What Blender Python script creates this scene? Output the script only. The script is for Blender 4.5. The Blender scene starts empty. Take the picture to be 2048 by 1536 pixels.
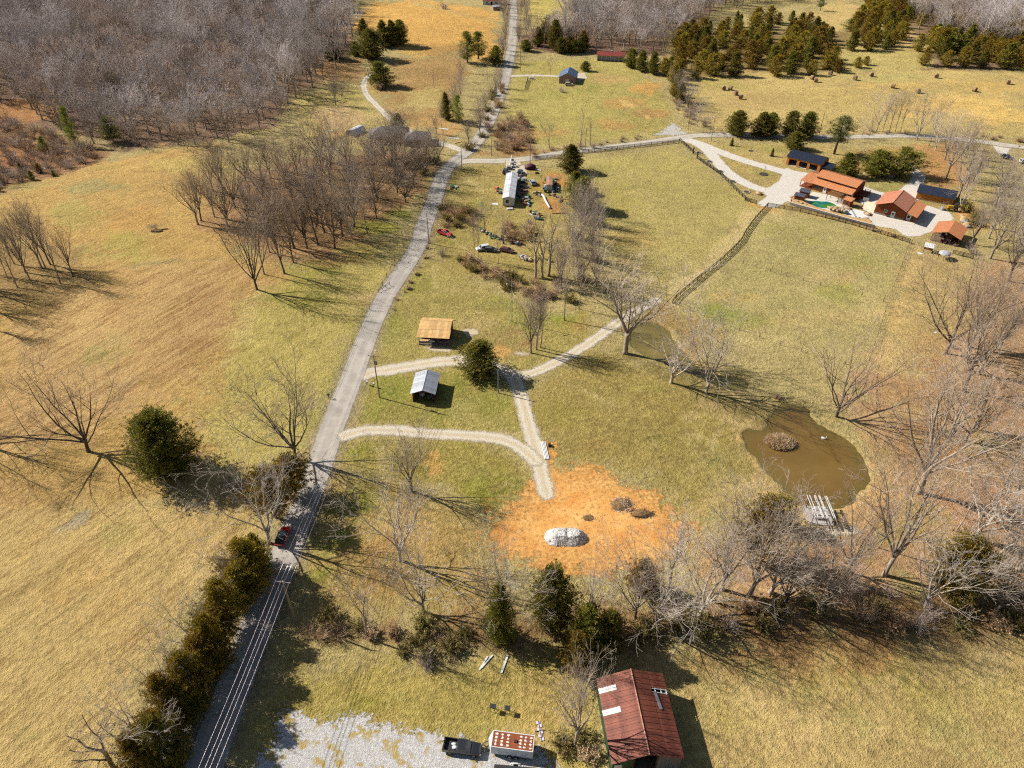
import bpy, bmesh, math, random
import numpy as np
from mathutils import Vector, Matrix
random.seed(7)
D = bpy.data; SC = bpy.context.scene; COL = SC.collection
R = math.radians

# ------------------------------------------------------------------ camera
CAM_H = 105.0; PITCH = R(38); FPX = 1024 / 0.7203
cam = D.cameras.new('camera'); cam.angle = 2 * math.atan(0.7203); cam.clip_start = 1; cam.clip_end = 12000
co = D.objects.new('camera', cam); COL.objects.link(co)
co.location = (0, 0, CAM_H); co.rotation_euler = (R(90) - PITCH, 0, 0)
SC.camera = co
# ------------------------------------------------------------------ sky, sun, exposure
SUN_EL = R(36.5); SUN_AZ = (-0.93, 0.366)
w = D.worlds.new('World'); SC.world = w; w.use_nodes = True
nt = w.node_tree; nt.nodes.clear()
sky = nt.nodes.new('ShaderNodeTexSky'); sky.sky_type = 'NISHITA'; sky.sun_disc = False
sky.sun_elevation = SUN_EL; sky.sun_rotation = math.atan2(SUN_AZ[0], SUN_AZ[1])
bg = nt.nodes.new('ShaderNodeBackground'); bg.inputs[1].default_value = 0.05
wo = nt.nodes.new('ShaderNodeOutputWorld')
nt.links.new(sky.outputs[0], bg.inputs[0]); nt.links.new(bg.outputs[0], wo.inputs[0])
sl = D.lights.new('sun', 'SUN'); sl.energy = 5.0; sl.angle = R(0.53); sl.color = (1, 0.955, 0.88)
so = D.objects.new('sun', sl); COL.objects.link(so)
so.rotation_euler = Vector((SUN_AZ[0] * math.cos(SUN_EL), SUN_AZ[1] * math.cos(SUN_EL), math.sin(SUN_EL))).to_track_quat('Z', 'Y').to_euler()
SC.view_settings.view_transform = 'Standard'; SC.view_settings.look = 'None'
SC.view_settings.exposure = 0.9; SC.view_settings.gamma = 1.0
SC.view_settings.use_curve_mapping = False
SC.render.engine = 'CYCLES'
SC.cycles.max_bounces = 3; SC.cycles.diffuse_bounces = 2; SC.cycles.glossy_bounces = 2
SC.cycles.transparent_max_bounces = 8; SC.cycles.transmission_bounces = 2; SC.cycles.volume_bounces = 0
SC.cycles.use_denoising = False
SC.cycles.use_adaptive_sampling = True; SC.cycles.adaptive_threshold = .025; SC.cycles.adaptive_min_samples = 24
SC.cycles.filter_width = 1.2

# ------------------------------------------------------------------ photograph pixel -> place on the ground
CS, CC = math.sin(PITCH), math.cos(PITCH)
def P(x, y, z=0.0):
    u = (x - 1024) / FPX; v = (y - 768) / FPX
    t = (CAM_H - z) / (CS + v * CC)
    return Vector((u * t, (CC - v * CS) * t, z))
def srgb(r, g, b, k=1.4):
    f = lambda c: ((c / 255 + 0.055) / 1.055) ** 2.4 if c > 10 else c / 255 / 12.92
    return (f(r) / k, f(g) / k, f(b) / k)

# ------------------------------------------------------------------ numeric helpers
def vnoise(x, y, s, seed=0):
    x = np.asarray(x) * s + seed * 17.3; y = np.asarray(y) * s - seed * 9.7
    xi = np.floor(x); yi = np.floor(y); fx = x - xi; fy = y - yi
    fx = fx * fx * (3 - 2 * fx); fy = fy * fy * (3 - 2 * fy)
    def hsh(a, b):
        q = np.sin(a * 127.1 + b * 311.7) * 43758.5453
        return q - np.floor(q)
    a = hsh(xi, yi); b = hsh(xi + 1, yi); c = hsh(xi, yi + 1); d = hsh(xi + 1, yi + 1)
    return (a * (1 - fx) + b * fx) * (1 - fy) + (c * (1 - fx) + d * fx) * fy
def fbm(x, y, s, seed=0):
    return vnoise(x, y, s, seed) * .5 + vnoise(x, y, s * 2.1, seed + 1) * .3 + vnoise(x, y, s * 4.3, seed + 2) * .2
def smooth(a, b, x):
    t = np.clip((x - a) / (b - a), 0, 1); return t * t * (3 - 2 * t)
def sd_poly(X, Y, pts):
    """signed distance, positive inside"""
    X = np.asarray(X, float); Y = np.asarray(Y, float)
    d = np.full(X.shape, 1e18); ins = np.zeros(X.shape, bool); n = len(pts)
    for i in range(n):
        ax, ay = pts[i][0], pts[i][1]; bx, by = pts[(i + 1) % n][0], pts[(i + 1) % n][1]
        ex, ey = bx - ax, by - ay; L2 = ex * ex + ey * ey + 1e-12
        t = np.clip(((X - ax) * ex + (Y - ay) * ey) / L2, 0, 1)
        d = np.minimum(d, (X - ax - t * ex) ** 2 + (Y - ay - t * ey) ** 2)
        if abs(ey) > 1e-12:
            c = ((ay > Y) != (by > Y)) & (X < ex * (Y - ay) / ey + ax); ins ^= c
    d = np.sqrt(d); return np.where(ins, d, -d)
def sd_line(X, Y, pts):
    """distance to a polyline and signed side offset"""
    X = np.asarray(X, float); Y = np.asarray(Y, float)
    d = np.full(X.shape, 1e18); lat = np.zeros(X.shape)
    for i in range(len(pts) - 1):
        ax, ay = pts[i][0], pts[i][1]; bx, by = pts[i + 1][0], pts[i + 1][1]
        ex, ey = bx - ax, by - ay; L2 = ex * ex + ey * ey + 1e-12
        t = np.clip(((X - ax) * ex + (Y - ay) * ey) / L2, 0, 1)
        dx, dy = X - ax - t * ex, Y - ay - t * ey; q = dx * dx + dy * dy
        m = q < d; d = np.where(m, q, d); lat = np.where(m, np.sign(ex * dy - ey * dx) * np.sqrt(q), lat)
    return np.sqrt(d), lat
def spline(pts, n=8):
    out = []; p = [Vector((a[0], a[1], 0)) for a in pts]
    p = [2 * p[0] - p[1]] + p + [2 * p[-1] - p[-2]]
    for i in range(1, len(p) - 2):
        for k in range(n):
            t = k / n; a, b, c, d = p[i - 1], p[i], p[i + 1], p[i + 2]
            out.append(0.5 * ((2 * b) + (c - a) * t + (2 * a - 5 * b + 4 * c - d) * t * t + (3 * b - a - 3 * c + d) * t ** 3))
    out.append(p[-2]); return out
def W(pts): return [P(*q) for q in pts]

# ------------------------------------------------------------------ the lie of the land
def zoom_pts(pts, ox, oy, s): return [(ox + a / s, oy + b / s) for a, b in pts]
POND = W(zoom_pts([(15,285),(60,262),(130,266),(185,242),(192,195),(240,130),(290,78),(350,92),(410,110),(450,130),(465,175),(520,230),(600,275),(680,315),(750,370),(790,430),(825,500),(855,575),(845,615),(780,670),(740,740),(690,770),(600,790),(440,775),(380,745),(330,700),(270,630),(190,550),(110,450),(50,390),(30,320)], 1480, 780, 3.282))
POND2 = W(zoom_pts([(505,1000),(560,955),(650,932),(750,960),(800,1000),(830,1060),(880,1120),(960,1200),(1030,1275),(1110,1310),(1230,1345),(1350,1350),(1420,1400),(1400,1450),(1300,1440),(1200,1425),(1090,1390),(960,1330),(850,1285),(750,1240),(640,1200),(540,1145),(492,1080)], 1130, 400, 3.84))
MOUNDS = [(P(300, 600), 2.2, 38), (P(120, 430), 1.6, 45), (P(150, 1300), 0.9, 26), (P(330, 1150), -0.5, 18), (P(60, 290), -3.5, 55),
          (P(850, 60), 3.5, 70), (P(1180, 230), 1.0, 35), (P(1900, 100), 4.0, 90), (P(300, 60), 5.0, 110), (P(1750, 1420), 0.7, 20), (P(1300, 830), 0.5, 18)]
POND_BOX = [(min(q.x for q in p)-3, max(q.x for q in p)+3, min(q.y for q in p)-3, max(q.y for q in p)+3) for p in (POND, POND2)]
def basin(X, Y):
    X = np.atleast_1d(np.asarray(X, float)); Y = np.atleast_1d(np.asarray(Y, float)); b = np.zeros(X.shape)
    for poly, (x0, x1, y0, y1) in zip((POND, POND2), POND_BOX):
        m = (X > x0) & (X < x1) & (Y > y0) & (Y < y1)
        if not m.any(): continue
        sd = sd_poly(X[m], Y[m], poly) + (vnoise(X[m], Y[m], 0.9, 3) - .5) * .7
        b[m] = np.maximum(b[m], 1.7 * smooth(-0.9, 2.2, sd))
    return b
def land(X, Y):
    X = np.asarray(X, float); Y = np.asarray(Y, float)
    z = 0.22 * np.sin(X / 17 + 1.3) * np.sin(Y / 23 + .4) * smooth(45, 85, np.hypot(X - 122, Y - 238))
    for c, a, r in MOUNDS:
        z = z + a * np.exp(-((X - c.x) ** 2 + (Y - c.y) ** 2) / (r * r))
    return z
def land1(x, y):
    t = min(1.0, max(0.0, (math.hypot(x - 122, y - 238) - 45) / 40)); z = 0.22 * math.sin(x / 17 + 1.3) * math.sin(y / 23 + .4) * t * t * (3 - 2 * t)
    for c, a, r in MOUNDS: z += a * math.exp(-((x - c.x) ** 2 + (y - c.y) ** 2) / (r * r))
    return z
def height(X, Y): return land(X, Y) - basin(X, Y).reshape(np.shape(X))
def G(x, y, dz=0.0):
    p = P(x, y)
    for _ in range(5): p = P(x, y, zat(p.x, p.y))
    p.z += dz; return p
def zat(x, y): return land1(x, y) - (float(basin(x, y)[0]) if any(a < x < b and c < y < d for a, b, c, d in POND_BOX) else 0.0)
def top_h(b, ty):
    """height of something standing at b whose tip is seen on picture row ty"""
    v = (ty - 768) / FPX; t = b.y / (CC - v * CS)
    return CAM_H - (CS + v * CC) * t - b.z
def depth(b): return b.y * CC + (CAM_H - b.z) * CS
def mpp(b): return depth(b) / FPX      # metres per photograph pixel there

# ------------------------------------------------------------------ materials
MATS = {}
class NT:
    def __init__(s, name):
        s.m = D.materials.new(name); s.m.use_nodes = True; s.t = s.m.node_tree; s.t.nodes.clear()
        s.out = s.n('ShaderNodeOutputMaterial'); s.b = s.n('ShaderNodeBsdfPrincipled')
        s.l(s.b.outputs[0], s.out.inputs[0])
        s.b.inputs['Specular IOR Level'].default_value = 0.25
    def n(s, t, **k):
        q = s.t.nodes.new(t)
        for a, v in k.items():
            if a.startswith('i_'):
                q.inputs[a[2:].replace('_', ' ')].default_value = v
            else: setattr(q, a, v)
        return q
    def l(s, a, b): s.t.links.new(a, b)
    def pos(s): return s.n('ShaderNodeNewGeometry').outputs['Position']
    def obj(s): return s.n('ShaderNodeTexCoord').outputs['Object']
    def noise(s, vec, scale, detail=4, rough=.6):
        q = s.n('ShaderNodeTexNoise', i_Scale=scale, i_Detail=detail, i_Roughness=rough); s.l(vec, q.inputs['Vector']); return q.outputs[0]
    def attr(s, name, fac=True):
        q = s.n('ShaderNodeAttribute', attribute_name=name); return q.outputs['Fac' if fac else 'Color']
    def math(s, op, a, b=None, c=None, clamp=False):
        q = s.n('ShaderNodeMath', operation=op); q.use_clamp = clamp
        for i, v in enumerate((a, b, c)):
            if v is None: continue
            if isinstance(v, (int, float)): q.inputs[i].default_value = v
            else: s.l(v, q.inputs[i])
        return q.outputs[0]
    def rng(s, v, a, b, c=0, d=1):
        q = s.n('ShaderNodeMapRange', i_From_Min=a, i_From_Max=b, i_To_Min=c, i_To_Max=d); s.l(v, q.inputs[0]); return q.outputs[0]
    def mix(s, f, a, b, mode='MIX'):
        q = s.n('ShaderNodeMix', data_type='RGBA', blend_type=mode)
        for i, v in ((0, f), (6, a), (7, b)):
            if isinstance(v, (int, float)): q.inputs[i].default_value = v
            elif isinstance(v, tuple): q.inputs[i].default_value = (*v[:3], 1)
            else: s.l(v, q.inputs[i])
        return q.outputs[2]
    def bump(s, h, strength=.5, dist=.1):
        q = s.n('ShaderNodeBump', i_Strength=strength, i_Distance=dist); s.l(h, q.inputs['Height']); s.l(q.outputs[0], s.b.inputs['Normal'])
    def color(s, c):
        if isinstance(c, tuple): s.b.inputs['Base Color'].default_value = (*c[:3], 1)
        else: s.l(c, s.b.inputs['Base Color'])
    def alpha(s, a): s.l(a, s.b.inputs['Alpha'])
def mat(name, c, c2=None, scale=3.0, rough=.8, bump=0.15, metal=0.0, spec=.25, stretch=None):
    """plain procedural material: two tones worn into each other by noise"""
    if name in MATS: return MATS[name]
    t = NT(name); vec = t.obj()
    if stretch:
        mp = t.n('ShaderNodeMapping'); mp.inputs['Scale'].default_value = stretch; t.l(vec, mp.inputs[0]); vec = mp.outputs[0]
    n = t.noise(vec, scale, 5, .65)
    c2 = c2 or tuple(v * .72 for v in c)
    t.color(t.mix(t.rng(n, .3, .7), c2, c)); t.b.inputs['Roughness'].default_value = rough
    t.b.inputs['Metallic'].default_value = metal; t.b.inputs['Specular IOR Level'].default_value = spec
    if bump: t.bump(n, bump, .05)
    MATS[name] = t.m; return t.m

# ------------------------------------------------------------------ mesh helpers
class MB:
    def __init__(s): s.v = []; s.f = []; s.mi = []; s.cur = 0
    def add(s, vs, fs):
        o = len(s.v); s.v += [tuple(q) for q in vs]; s.f += [tuple(i + o for i in q) for q in fs]; s.mi += [s.cur] * len(fs); return s
    def box(s, c, d, M=None):
        x, y, z = d[0] / 2, d[1] / 2, d[2] / 2; vs = []
        for a in (-x, x):
            for b in (-y, y):
                for e in (-z, z):
                    q = Vector((a, b, e))
                    if M is not None: q = M @ q
                    vs.append(q + Vector(c))
        return s.add(vs, [(0,1,3,2),(4,6,7,5),(0,4,5,1),(2,3,7,6),(0,2,6,4),(1,5,7,3)])
    def span(s, x0, x1, y0, y1, z0, z1): return s.box(((x0+x1)/2,(y0+y1)/2,(z0+z1)/2),(x1-x0,y1-y0,z1-z0))
    def hexa(s, p):
        """8 points: bottom loop 0-3, top loop 4-7"""
        return s.add(p, [(3,2,1,0),(4,5,6,7),(0,1,5,4),(1,2,6,5),(2,3,7,6),(3,0,4,7)])
    def prism(s, poly, axis, a, b):
        """extrude 2-D polygon along axis from a to b"""
        n = len(poly); mk = {'x': lambda u, v, t: (t, u, v), 'y': lambda u, v, t: (u, t, v), 'z': lambda u, v, t: (u, v, t)}[axis]
        vs = [mk(u, v, a) for u, v in poly] + [mk(u, v, b) for u, v in poly]
        return s.add(vs, [tuple(range(n))[::-1], tuple(range(n, 2*n))] + [(i, (i+1) % n, n+(i+1) % n, n+i) for i in range(n)])
    def tube(s, pts, rad, n=6, cap=True):
        pts = [Vector(q) for q in pts]; m = len(pts); vs = []; fs = []
        for i, p in enumerate(pts):
            d = (pts[min(i+1, m-1)] - pts[max(i-1, 0)]); d = d.normalized() if d.length > 1e-9 else Vector((0,0,1))
            a = d.orthogonal().normalized() if i == 0 else (a - d * a.dot(d)).normalized(); b = d.cross(a)
            r = rad[i] if isinstance(rad, (list, tuple)) else rad
            for k in range(n):
                t = 2*math.pi*k/n; vs.append(p + (a*math.cos(t) + b*math.sin(t))*r)
        for i in range(m-1):
            for k in range(n): fs.append((i*n+k, i*n+(k+1) % n, (i+1)*n+(k+1) % n, (i+1)*n+k))
        if cap: fs += [tuple(range(n))[::-1], tuple(range((m-1)*n, m*n))]
        return s.add(vs, fs)
    def beam(s, a, b, wd, ht=None):
        a = Vector(a); b = Vector(b); d = b - a; L = d.length
        M = d.to_track_quat('X', 'Z').to_matrix(); return s.box((a+b)/2, (L, wd, ht or wd), M)
    def disc(s, c, r, h, n=20, r2=None):
        c = Vector(c); return s.tube([c, c + Vector((0,0,h))], [r, r2 if r2 is not None else r], n)
    def mesh(s, name, mats, smooth=False):
        me = D.meshes.new(name); me.from_pydata(s.v, [], s.f)
        for q in (mats if isinstance(mats, (list, tuple)) else [mats]): me.materials.append(q)
        if len(set(s.mi)) > 1: me.polygons.foreach_set('material_index', s.mi)
        if smooth: me.polygons.foreach_set('use_smooth', [True]*len(me.polygons))
        me.update(); return me
    def build(s, name, mats, parent=None, smooth=False, loc=None):
        return link(name, s.mesh(name, mats, smooth), parent, loc)
def link(name, data, parent=None, loc=None, rot=None):
    o = D.objects.new(name, data); COL.objects.link(o)
    if parent: o.parent = parent
    if loc is not None: o.location = loc
    if rot is not None: o.rotation_euler = rot
    return o
def tag(o, label=None, cat=None, group=None, kind=None):
    if label: o['label'] = label
    if cat: o['category'] = cat
    if group: o['group'] = group
    if kind: o['kind'] = kind
    return o
def thing(name, label, cat, loc=(0,0,0), yaw=0, group=None):
    o = link(name, None, None, loc, (0,0,yaw)); return tag(o, label, cat, group)
def copy_tree(o, parent=None):
    c = o.copy(); COL.objects.link(c); c.parent = parent
    for ch in list(o.children): copy_tree(ch, c)
    return c
def lump(r, sub=2, amp=.25, seed=0, sq=(1,1,1), flat=None):
    """irregular rounded stone or bag"""
    bm = bmesh.new(); bmesh.ops.create_icosphere(bm, subdivisions=sub, radius=1); rr = random.Random(seed); mb = MB()
    k = [Vector((rr.uniform(-1,1), rr.uniform(-1,1), rr.uniform(-1,1))).normalized() for _ in range(7)]; a = [rr.uniform(-1,1) for _ in range(7)]
    for v in bm.verts:
        q = v.co.normalized(); s_ = 1 + amp * sum(a[i]*max(0, q.dot(k[i]))**2 for i in range(7)) + rr.uniform(-.05,.05)
        v.co = Vector((q.x*sq[0], q.y*sq[1], q.z*sq[2])) * s_ * r
    mb.v = [tuple(v.co) for v in bm.verts]; mb.f = [tuple(v.index for v in f.verts) for f in bm.faces]; mb.mi = [0]*len(mb.f)
    bm.free(); return mb
# ================================================================== GROUND
def axis_pts(segs):
    out = []
    for a, b, s0, s1 in segs:
        x = a
        while x < b - 1e-6:
            out.append(x); t = (x - a) / (b - a); x += s0 + (s1 - s0) * t
    out.append(segs[-1][1]); return out
gx_r = axis_pts([(0, 95, .62, .62), (95, 160, .62, 1.1), (160, 460, 1.1, 4), (460, 3000, 8, 500)])
gx = np.array([-v for v in gx_r[::-1]][:-1] + gx_r)
gy = np.array([-v for v in axis_pts([(0, 600, 30, 200)])[::-1]][:-1] + axis_pts([(0, 40, 8, 1.5), (40, 200, .55, .7), (200, 320, .7, 1.2), (320, 700, 1.2, 5), (700, 3000, 10, 500)]))
GX, GY = np.meshgrid(gx, gy); NX, NY = len(gx), len(gy)
X = GX.ravel(); Y = GY.ravel()
Z = height(X, Y)
def soil(c):
    l = .3*c[0]+.59*c[1]+.11*c[2]; return srgb(*[v*.95 + l*.05 for v in c])
base = np.empty((len(X), 3)); base[:] = soil((174, 155, 100))
stripe = np.zeros(len(X))
wob = (fbm(X, Y, .06, 5) - .5); wob2 = (fbm(X, Y, .22, 9) - .5); wob3 = (fbm(X, Y, .8, 12) - .5)
def bounds_(pts, m): return (min(p[0] for p in pts)-m, max(p[0] for p in pts)+m, min(p[1] for p in pts)-m, max(p[1] for p in pts)+m)
def paint(pts, c, soft=6, k=1.0, rag=8, line=None, st=None):
    """colour of the soil cover inside a region drawn on the photograph"""
    w_ = W(pts) if line is None else spline(W(pts))
    xs = [q[0] for q in w_]; ys = [q[1] for q in w_]; m = soft + rag + (line or 0) + 2
    idx = np.where((X > min(xs)-m) & (X < max(xs)+m) & (Y > min(ys)-m) & (Y < max(ys)+m))[0]
    if not len(idx): return
    if line is None: sd = sd_poly(X[idx], Y[idx], w_)
    else: sd = line - sd_line(X[idx], Y[idx], w_)[0]
    a = smooth(-soft/2, soft/2, sd + wob[idx]*rag*2.2 + wob2[idx]*rag*1.8 + wob3[idx]*rag*.8) * k
    base[idx] = base[idx]*(1-a[:, None]) + np.array(soil(c))*a[:, None]
    if st is not None: stripe[idx] = stripe[idx]*(1-a) + st*a
def blob(x, y, rx, ry, c, soft=6, k=.8, rag=8):
    paint([(x+rx*math.cos(t*.7854), y+ry*math.sin(t*.7854)) for t in range(8)], c, soft, k, rag)
# far woods, thickets
paint([(-500,-200),(690,-200),(700,20),(715,110),(640,165),(590,200),(540,250),(400,285),(250,295),(120,255),(-300,200)], (128,102,82), 10)
paint([(-300,170),(120,250),(230,300),(150,340),(0,385),(-300,480)], (146,108,76), 8)
blob(40,220,60,18,(176,124,74)); blob(10,300,30,20,(178,120,70)); blob(90,270,50,12,(160,124,88))
paint([(1045,100),(1130,106),(1330,112),(1345,70),(1420,30),(1500,-200),(1100,-200)], (132,104,84), 8)
paint([(1330,60),(1700,60),(1720,150),(1345,160)], (140,118,72), 6)
paint([(1690,-200),(2500,-200),(2500,160),(1830,150),(1770,60)], (135,108,80), 8)
# left field
paint([(-300,470),(0,388),(60,362),(200,322),(300,292),(420,292),(480,420),(520,520),(760,480),(640,720),(560,880),(450,970),(-300,1250)], (184,148,84), 10, st=.35)
for a in [(190,375,60,14,(148,138,86)),(60,368,40,8,(164,150,84)),(265,505,60,30,(168,154,74)),(330,500,50,22,(176,142,78)),(160,440,50,20,(166,150,78)),(265,445,40,16,(184,140,76)),(360,330,60,20,(184,160,88)),(430,330,40,14,(182,160,86)),(330,545,90,10,(166,152,80)),(205,520,50,18,(170,152,82)),(250,560,36,10,(178,138,80))]:
    blob(a[0],a[1],a[2],a[3],a[4])
paint([(-50,700),(150,600),(330,540),(470,520),(515,585),(500,650),(380,760),(300,800),(170,890),(-50,960)], (180,142,90), 14, .85, 10, st=1.0)
paint([(380,600),(510,560),(505,660),(420,720),(340,740)], (166,126,80), 14, .6, 12, st=.8)
paint([(515,600),(620,560),(760,510),(800,490),(740,610),(690,700),(640,850),(590,930),(420,930),(400,830),(440,740)], (174,158,84), 10, .95, 6, st=.3)
paint([(520,590),(500,640),(480,680),(440,740),(400,800)], (192,168,104), 3, .6, 3, line=1.2)
paint([(275,545),(340,535),(420,530),(445,525)], (120,110,66), 2, .7, 2, line=.5)
blob(310,461,10,4,(96,84,66),2,.9,2); blob(585,607,50,10,(128,128,46),6,.7)
blob(620,590,60,14,(152,142,66),8,.7)
paint([(735,620),(690,720),(650,800),(625,870)], (140,138,60), 3, .6, 2, line=2.0)
# field bottom left
paint([(-200,1040),(130,1000),(430,985),(540,950),(500,1080),(420,1200),(330,1340),(240,1480),(200,1650),(-200,1650)], (180,153,94), 8, 1, 5, st=.8)
for a in [(100,1150,90,60,(176,142,82)),(330,1060,70,30,(186,160,100)),(60,1420,80,80,(182,158,96)),(260,1250,60,60,(174,138,80)),(420,1050,50,20,(178,144,88))]: blob(*a, 14, .6, 14)
paint([(112,1062),(140,1040),(165,1022),(182,1022),(170,1042),(135,1066)], (146,140,122), 1.5, .9, 2)
paint([(185,1020),(250,1015),(330,1005),(400,1000)], (188,164,110), 2, .5, 2, line=.5)
blob(20,1000,110,40,(160,122,76),10,.6); blob(170,960,80,40,(158,128,74),10,.6)
# lawns in the middle
paint([(735,640),(800,540),(850,505),(930,530),(1020,600),(1100,640),(1180,640),(1200,690),(1050,745),(1000,735),(745,740),(700,800)], (160,144,78), 6, .95, 5)
for a in [(790,640,30,40,(142,136,62)),(830,570,50,20,(146,138,66)),(930,580,60,22,(168,148,88)),(985,610,50,14,(140,136,66)),(880,600,40,14,(150,140,70)),(1140,640,30,10,(128,138,40)),(1030,660,40,14,(132,134,56)),(960,650,40,16,(170,146,92)),(905,625,40,8,(172,150,94)),(1030,690,50,14,(150,118,74)),(1000,672,40,16,(154,126,78)),(1170,650,30,10,(160,130,70))]: blob(*a, 6, .8, 5)
paint([(985,695),(1005,688),(1020,694),(1035,698),(1020,703),(1000,706)], (204,156,82), 2, .9, 3)
paint([(715,770),(760,755),(850,745),(920,740),(1010,770),(1040,850),(900,860),(760,855),(705,865)], (150,138,68), 5, 1, 4)
for a in [(790,790,40,20,(130,132,54)),(735,830,30,16,(136,134,58)),(930,770,40,14,(134,132,54)),(990,820,30,20,(140,136,62)),(850,830,60,14,(146,138,66)),(960,840,50,10,(158,142,78)),(880,790,50,16,(142,134,62))]: blob(*a, 6, .85, 5)
paint([(690,885),(800,878),(930,882),(1000,888),(1035,905),(1055,960),(1000,1030),(940,1010),(860,960),(740,960),(670,930)], (152,136,66), 6, 1, 5)
for a in [(720,900,30,14,(134,132,52)),(1010,960,30,20,(126,128,48)),(1040,900,20,20,(138,134,58)),(930,920,60,20,(154,138,70)),(960,990,30,20,(130,128,46)),(800,900,40,14,(160,142,78))]: blob(*a, 6, .85, 5)
blob(866,925,6,22,(204,150,80),2,.6,3)
paint([(1065,770),(1090,745),(1200,690),(1320,740),(1480,830),(1510,890),(1600,1010),(1500,1060),(1380,1060),(1290,960),(1110,925),(1080,870)], (156,136,74), 8, 1, 5)
for a in [(1130,830,60,20,(140,126,60)),(1240,850,60,24,(158,138,78)),(1330,880,60,30,(142,130,66)),(1430,920,60,30,(150,140,82)),(1460,980,40,24,(168,148,92)),(1200,780,60,12,(150,136,72)),(1290,780,40,10,(144,136,66)),(1180,890,40,20,(146,120,62)),(1100,900,16,6,(124,124,58)),(1320,960,60,20,(146,134,68))]: blob(*a, 8, .7, 6)
paint([(1360,1030),(1470,1010),(1580,1040),(1640,1070),(1560,1120),(1400,1140)], (186,156,96), 8, .8, 6)
# ground east of the road, below the turn
paint([(640,930),(750,960),(860,990),(1000,1040),(980,1120),(960,1220),(900,1250),(600,1250),(560,1300),(600,1130)], (168,140,80), 8, 1, 6)
for a in [(640,1090,50,24,(118,126,40)),(680,1020,40,20,(120,120,46)),(620,1160,30,20,(124,126,44)),(690,1080,30,14,(128,134,46)),(660,1210,50,14,(146,136,70)),(760,1090,40,20,(176,136,82)),(780,1170,60,30,(164,128,72)),(880,1090,50,30,(172,140,84)),(930,1160,50,30,(174,142,86)),(860,1180,60,20,(160,136,70)),(720,1000,40,16,(134,128,54)),(960,1060,30,24,(166,134,82))]: blob(*a, 6, .8, 6)
paint([(560,1290),(700,1290),(900,1310),(1150,1290),(1200,1340),(1150,1536),(1100,1650),(500,1650),(480,1450)], (168,148,78), 6, 1, 5)
for a in [(650,1350,60,30,(150,142,60)),(730,1400,40,20,(138,132,46)),(800,1330,50,20,(158,144,70)),(1000,1370,60,30,(176,152,86)),(900,1420,60,26,(166,150,76)),(1080,1400,40,40,(184,152,88)),(560,1380,30,30,(160,146,72)),(680,1430,40,12,(132,126,42))]: blob(*a, 5, .8, 5)
paint([(1340,1290),(1450,1270),(1700,1270),(2100,1240),(2300,1700),(1340,1700)], (178,152,94), 8, 1, 6)
for a in [(1480,1310,80,24,(160,118,72)),(1900,1420,120,50,(172,150,88)),(1600,1450,100,40,(184,158,100)),(1750,1350,80,24,(158,142,72)),(1420,1450,30,60,(172,152,84)),(1680,1290,100,16,(160,120,74))]: blob(*a, 10, .8, 10)
# wooded strip and the wood on the right
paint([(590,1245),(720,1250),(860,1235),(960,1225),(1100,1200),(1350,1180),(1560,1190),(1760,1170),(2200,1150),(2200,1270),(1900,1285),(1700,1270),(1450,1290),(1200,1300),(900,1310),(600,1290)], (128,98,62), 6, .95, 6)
paint([(1400,1150),(1480,1090),(1600,1070),(1700,1050),(1742,985),(1735,900),(1700,840),(1720,760),(1820,720),(1900,600),(1960,520),(2400,480),(2400,1200),(1760,1190),(1560,1200)], (174,138,98), 7, 1, 7)
for a in [(1830,760,60,60,(176,136,84)),(1850,900,60,30,(168,116,70)),(1800,1050,60,40,(176,128,76)),(1960,1000,70,40,(172,122,82)),(1990,800,50,60,(162,116,68)),(1700,1110,60,30,(170,118,74)),(1600,1090,50,20,(180,132,80)),(1770,930,20,50,(184,148,88)),(1850,660,50,40,(168,138,84))]: blob(*a, 8, .7, 7)
paint([(1728,840),(1752,900),(1760,960),(1740,1030),(1712,1060),(1700,1040),(1742,970),(1738,900),(1700,838),(1660,842)], (190,150,96), 3, .85, 3)
paint([(1485,880),(1530,950),(1590,1010),(1620,1040),(1640,1060),(1600,1040),(1520,960)], (196,164,104), 2, .7, 3, line=2.2)
paint([(1440,1015),(1530,1010),(1600,1045),(1640,1075),(1560,1085)], (188,154,96), 4, .7, 4)
# pastures
paint([(1165,318),(1350,292),(1420,340),(1510,408),(1430,500),(1345,600),(1240,560),(1200,470),(1180,380)], (174,156,92), 5, 1, 4)
for a in [(1290,380,60,20,(164,148,80)),(1400,400,50,16,(168,154,88)),(1270,480,50,20,(184,154,88)),(1350,460,60,18,(176,158,94)),(1230,400,24,40,(158,142,74)),(1430,380,40,10,(160,146,78)),(1300,330,60,10,(170,154,86))]: blob(*a, 8, .7, 8)
paint([(1350,600),(1400,545),(1460,485),(1510,425)], (196,172,114), 3, .7, 3, line=2.0)
paint([(1540,425),(1640,440),(1820,490),(1790,580),(1740,715),(1640,700),(1480,650),(1350,612),(1440,530)], (172,156,98), 6, 1, 5)
for a in [(1600,480,50,14,(162,150,82)),(1720,520,50,20,(160,150,82)),(1650,560,60,20,(176,158,104)),(1550,540,50,16,(166,152,88)),(1460,590,50,12,(178,150,90)),(1500,640,60,14,(150,144,72)),(1600,640,60,20,(174,152,96)),(1560,680,50,12,(184,164,106)),(1690,640,40,20,(178,154,98)),(1440,620,30,8,(132,136,62)),(1670,580,24,8,(146,142,68)),(1580,460,30,6,(148,140,70)),(1740,470,60,10,(168,152,90))]: blob(*a, 6, .75, 6)
paint([(1820,490),(1880,520),(1960,520),(1880,620),(1830,740),(1745,720),(1790,590)], (176,150,94), 6, 1, 6)
paint([(1838,500),(1815,580),(1790,650),(1760,740)], (194,162,102), 2, .6, 2, line=.8)
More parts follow.
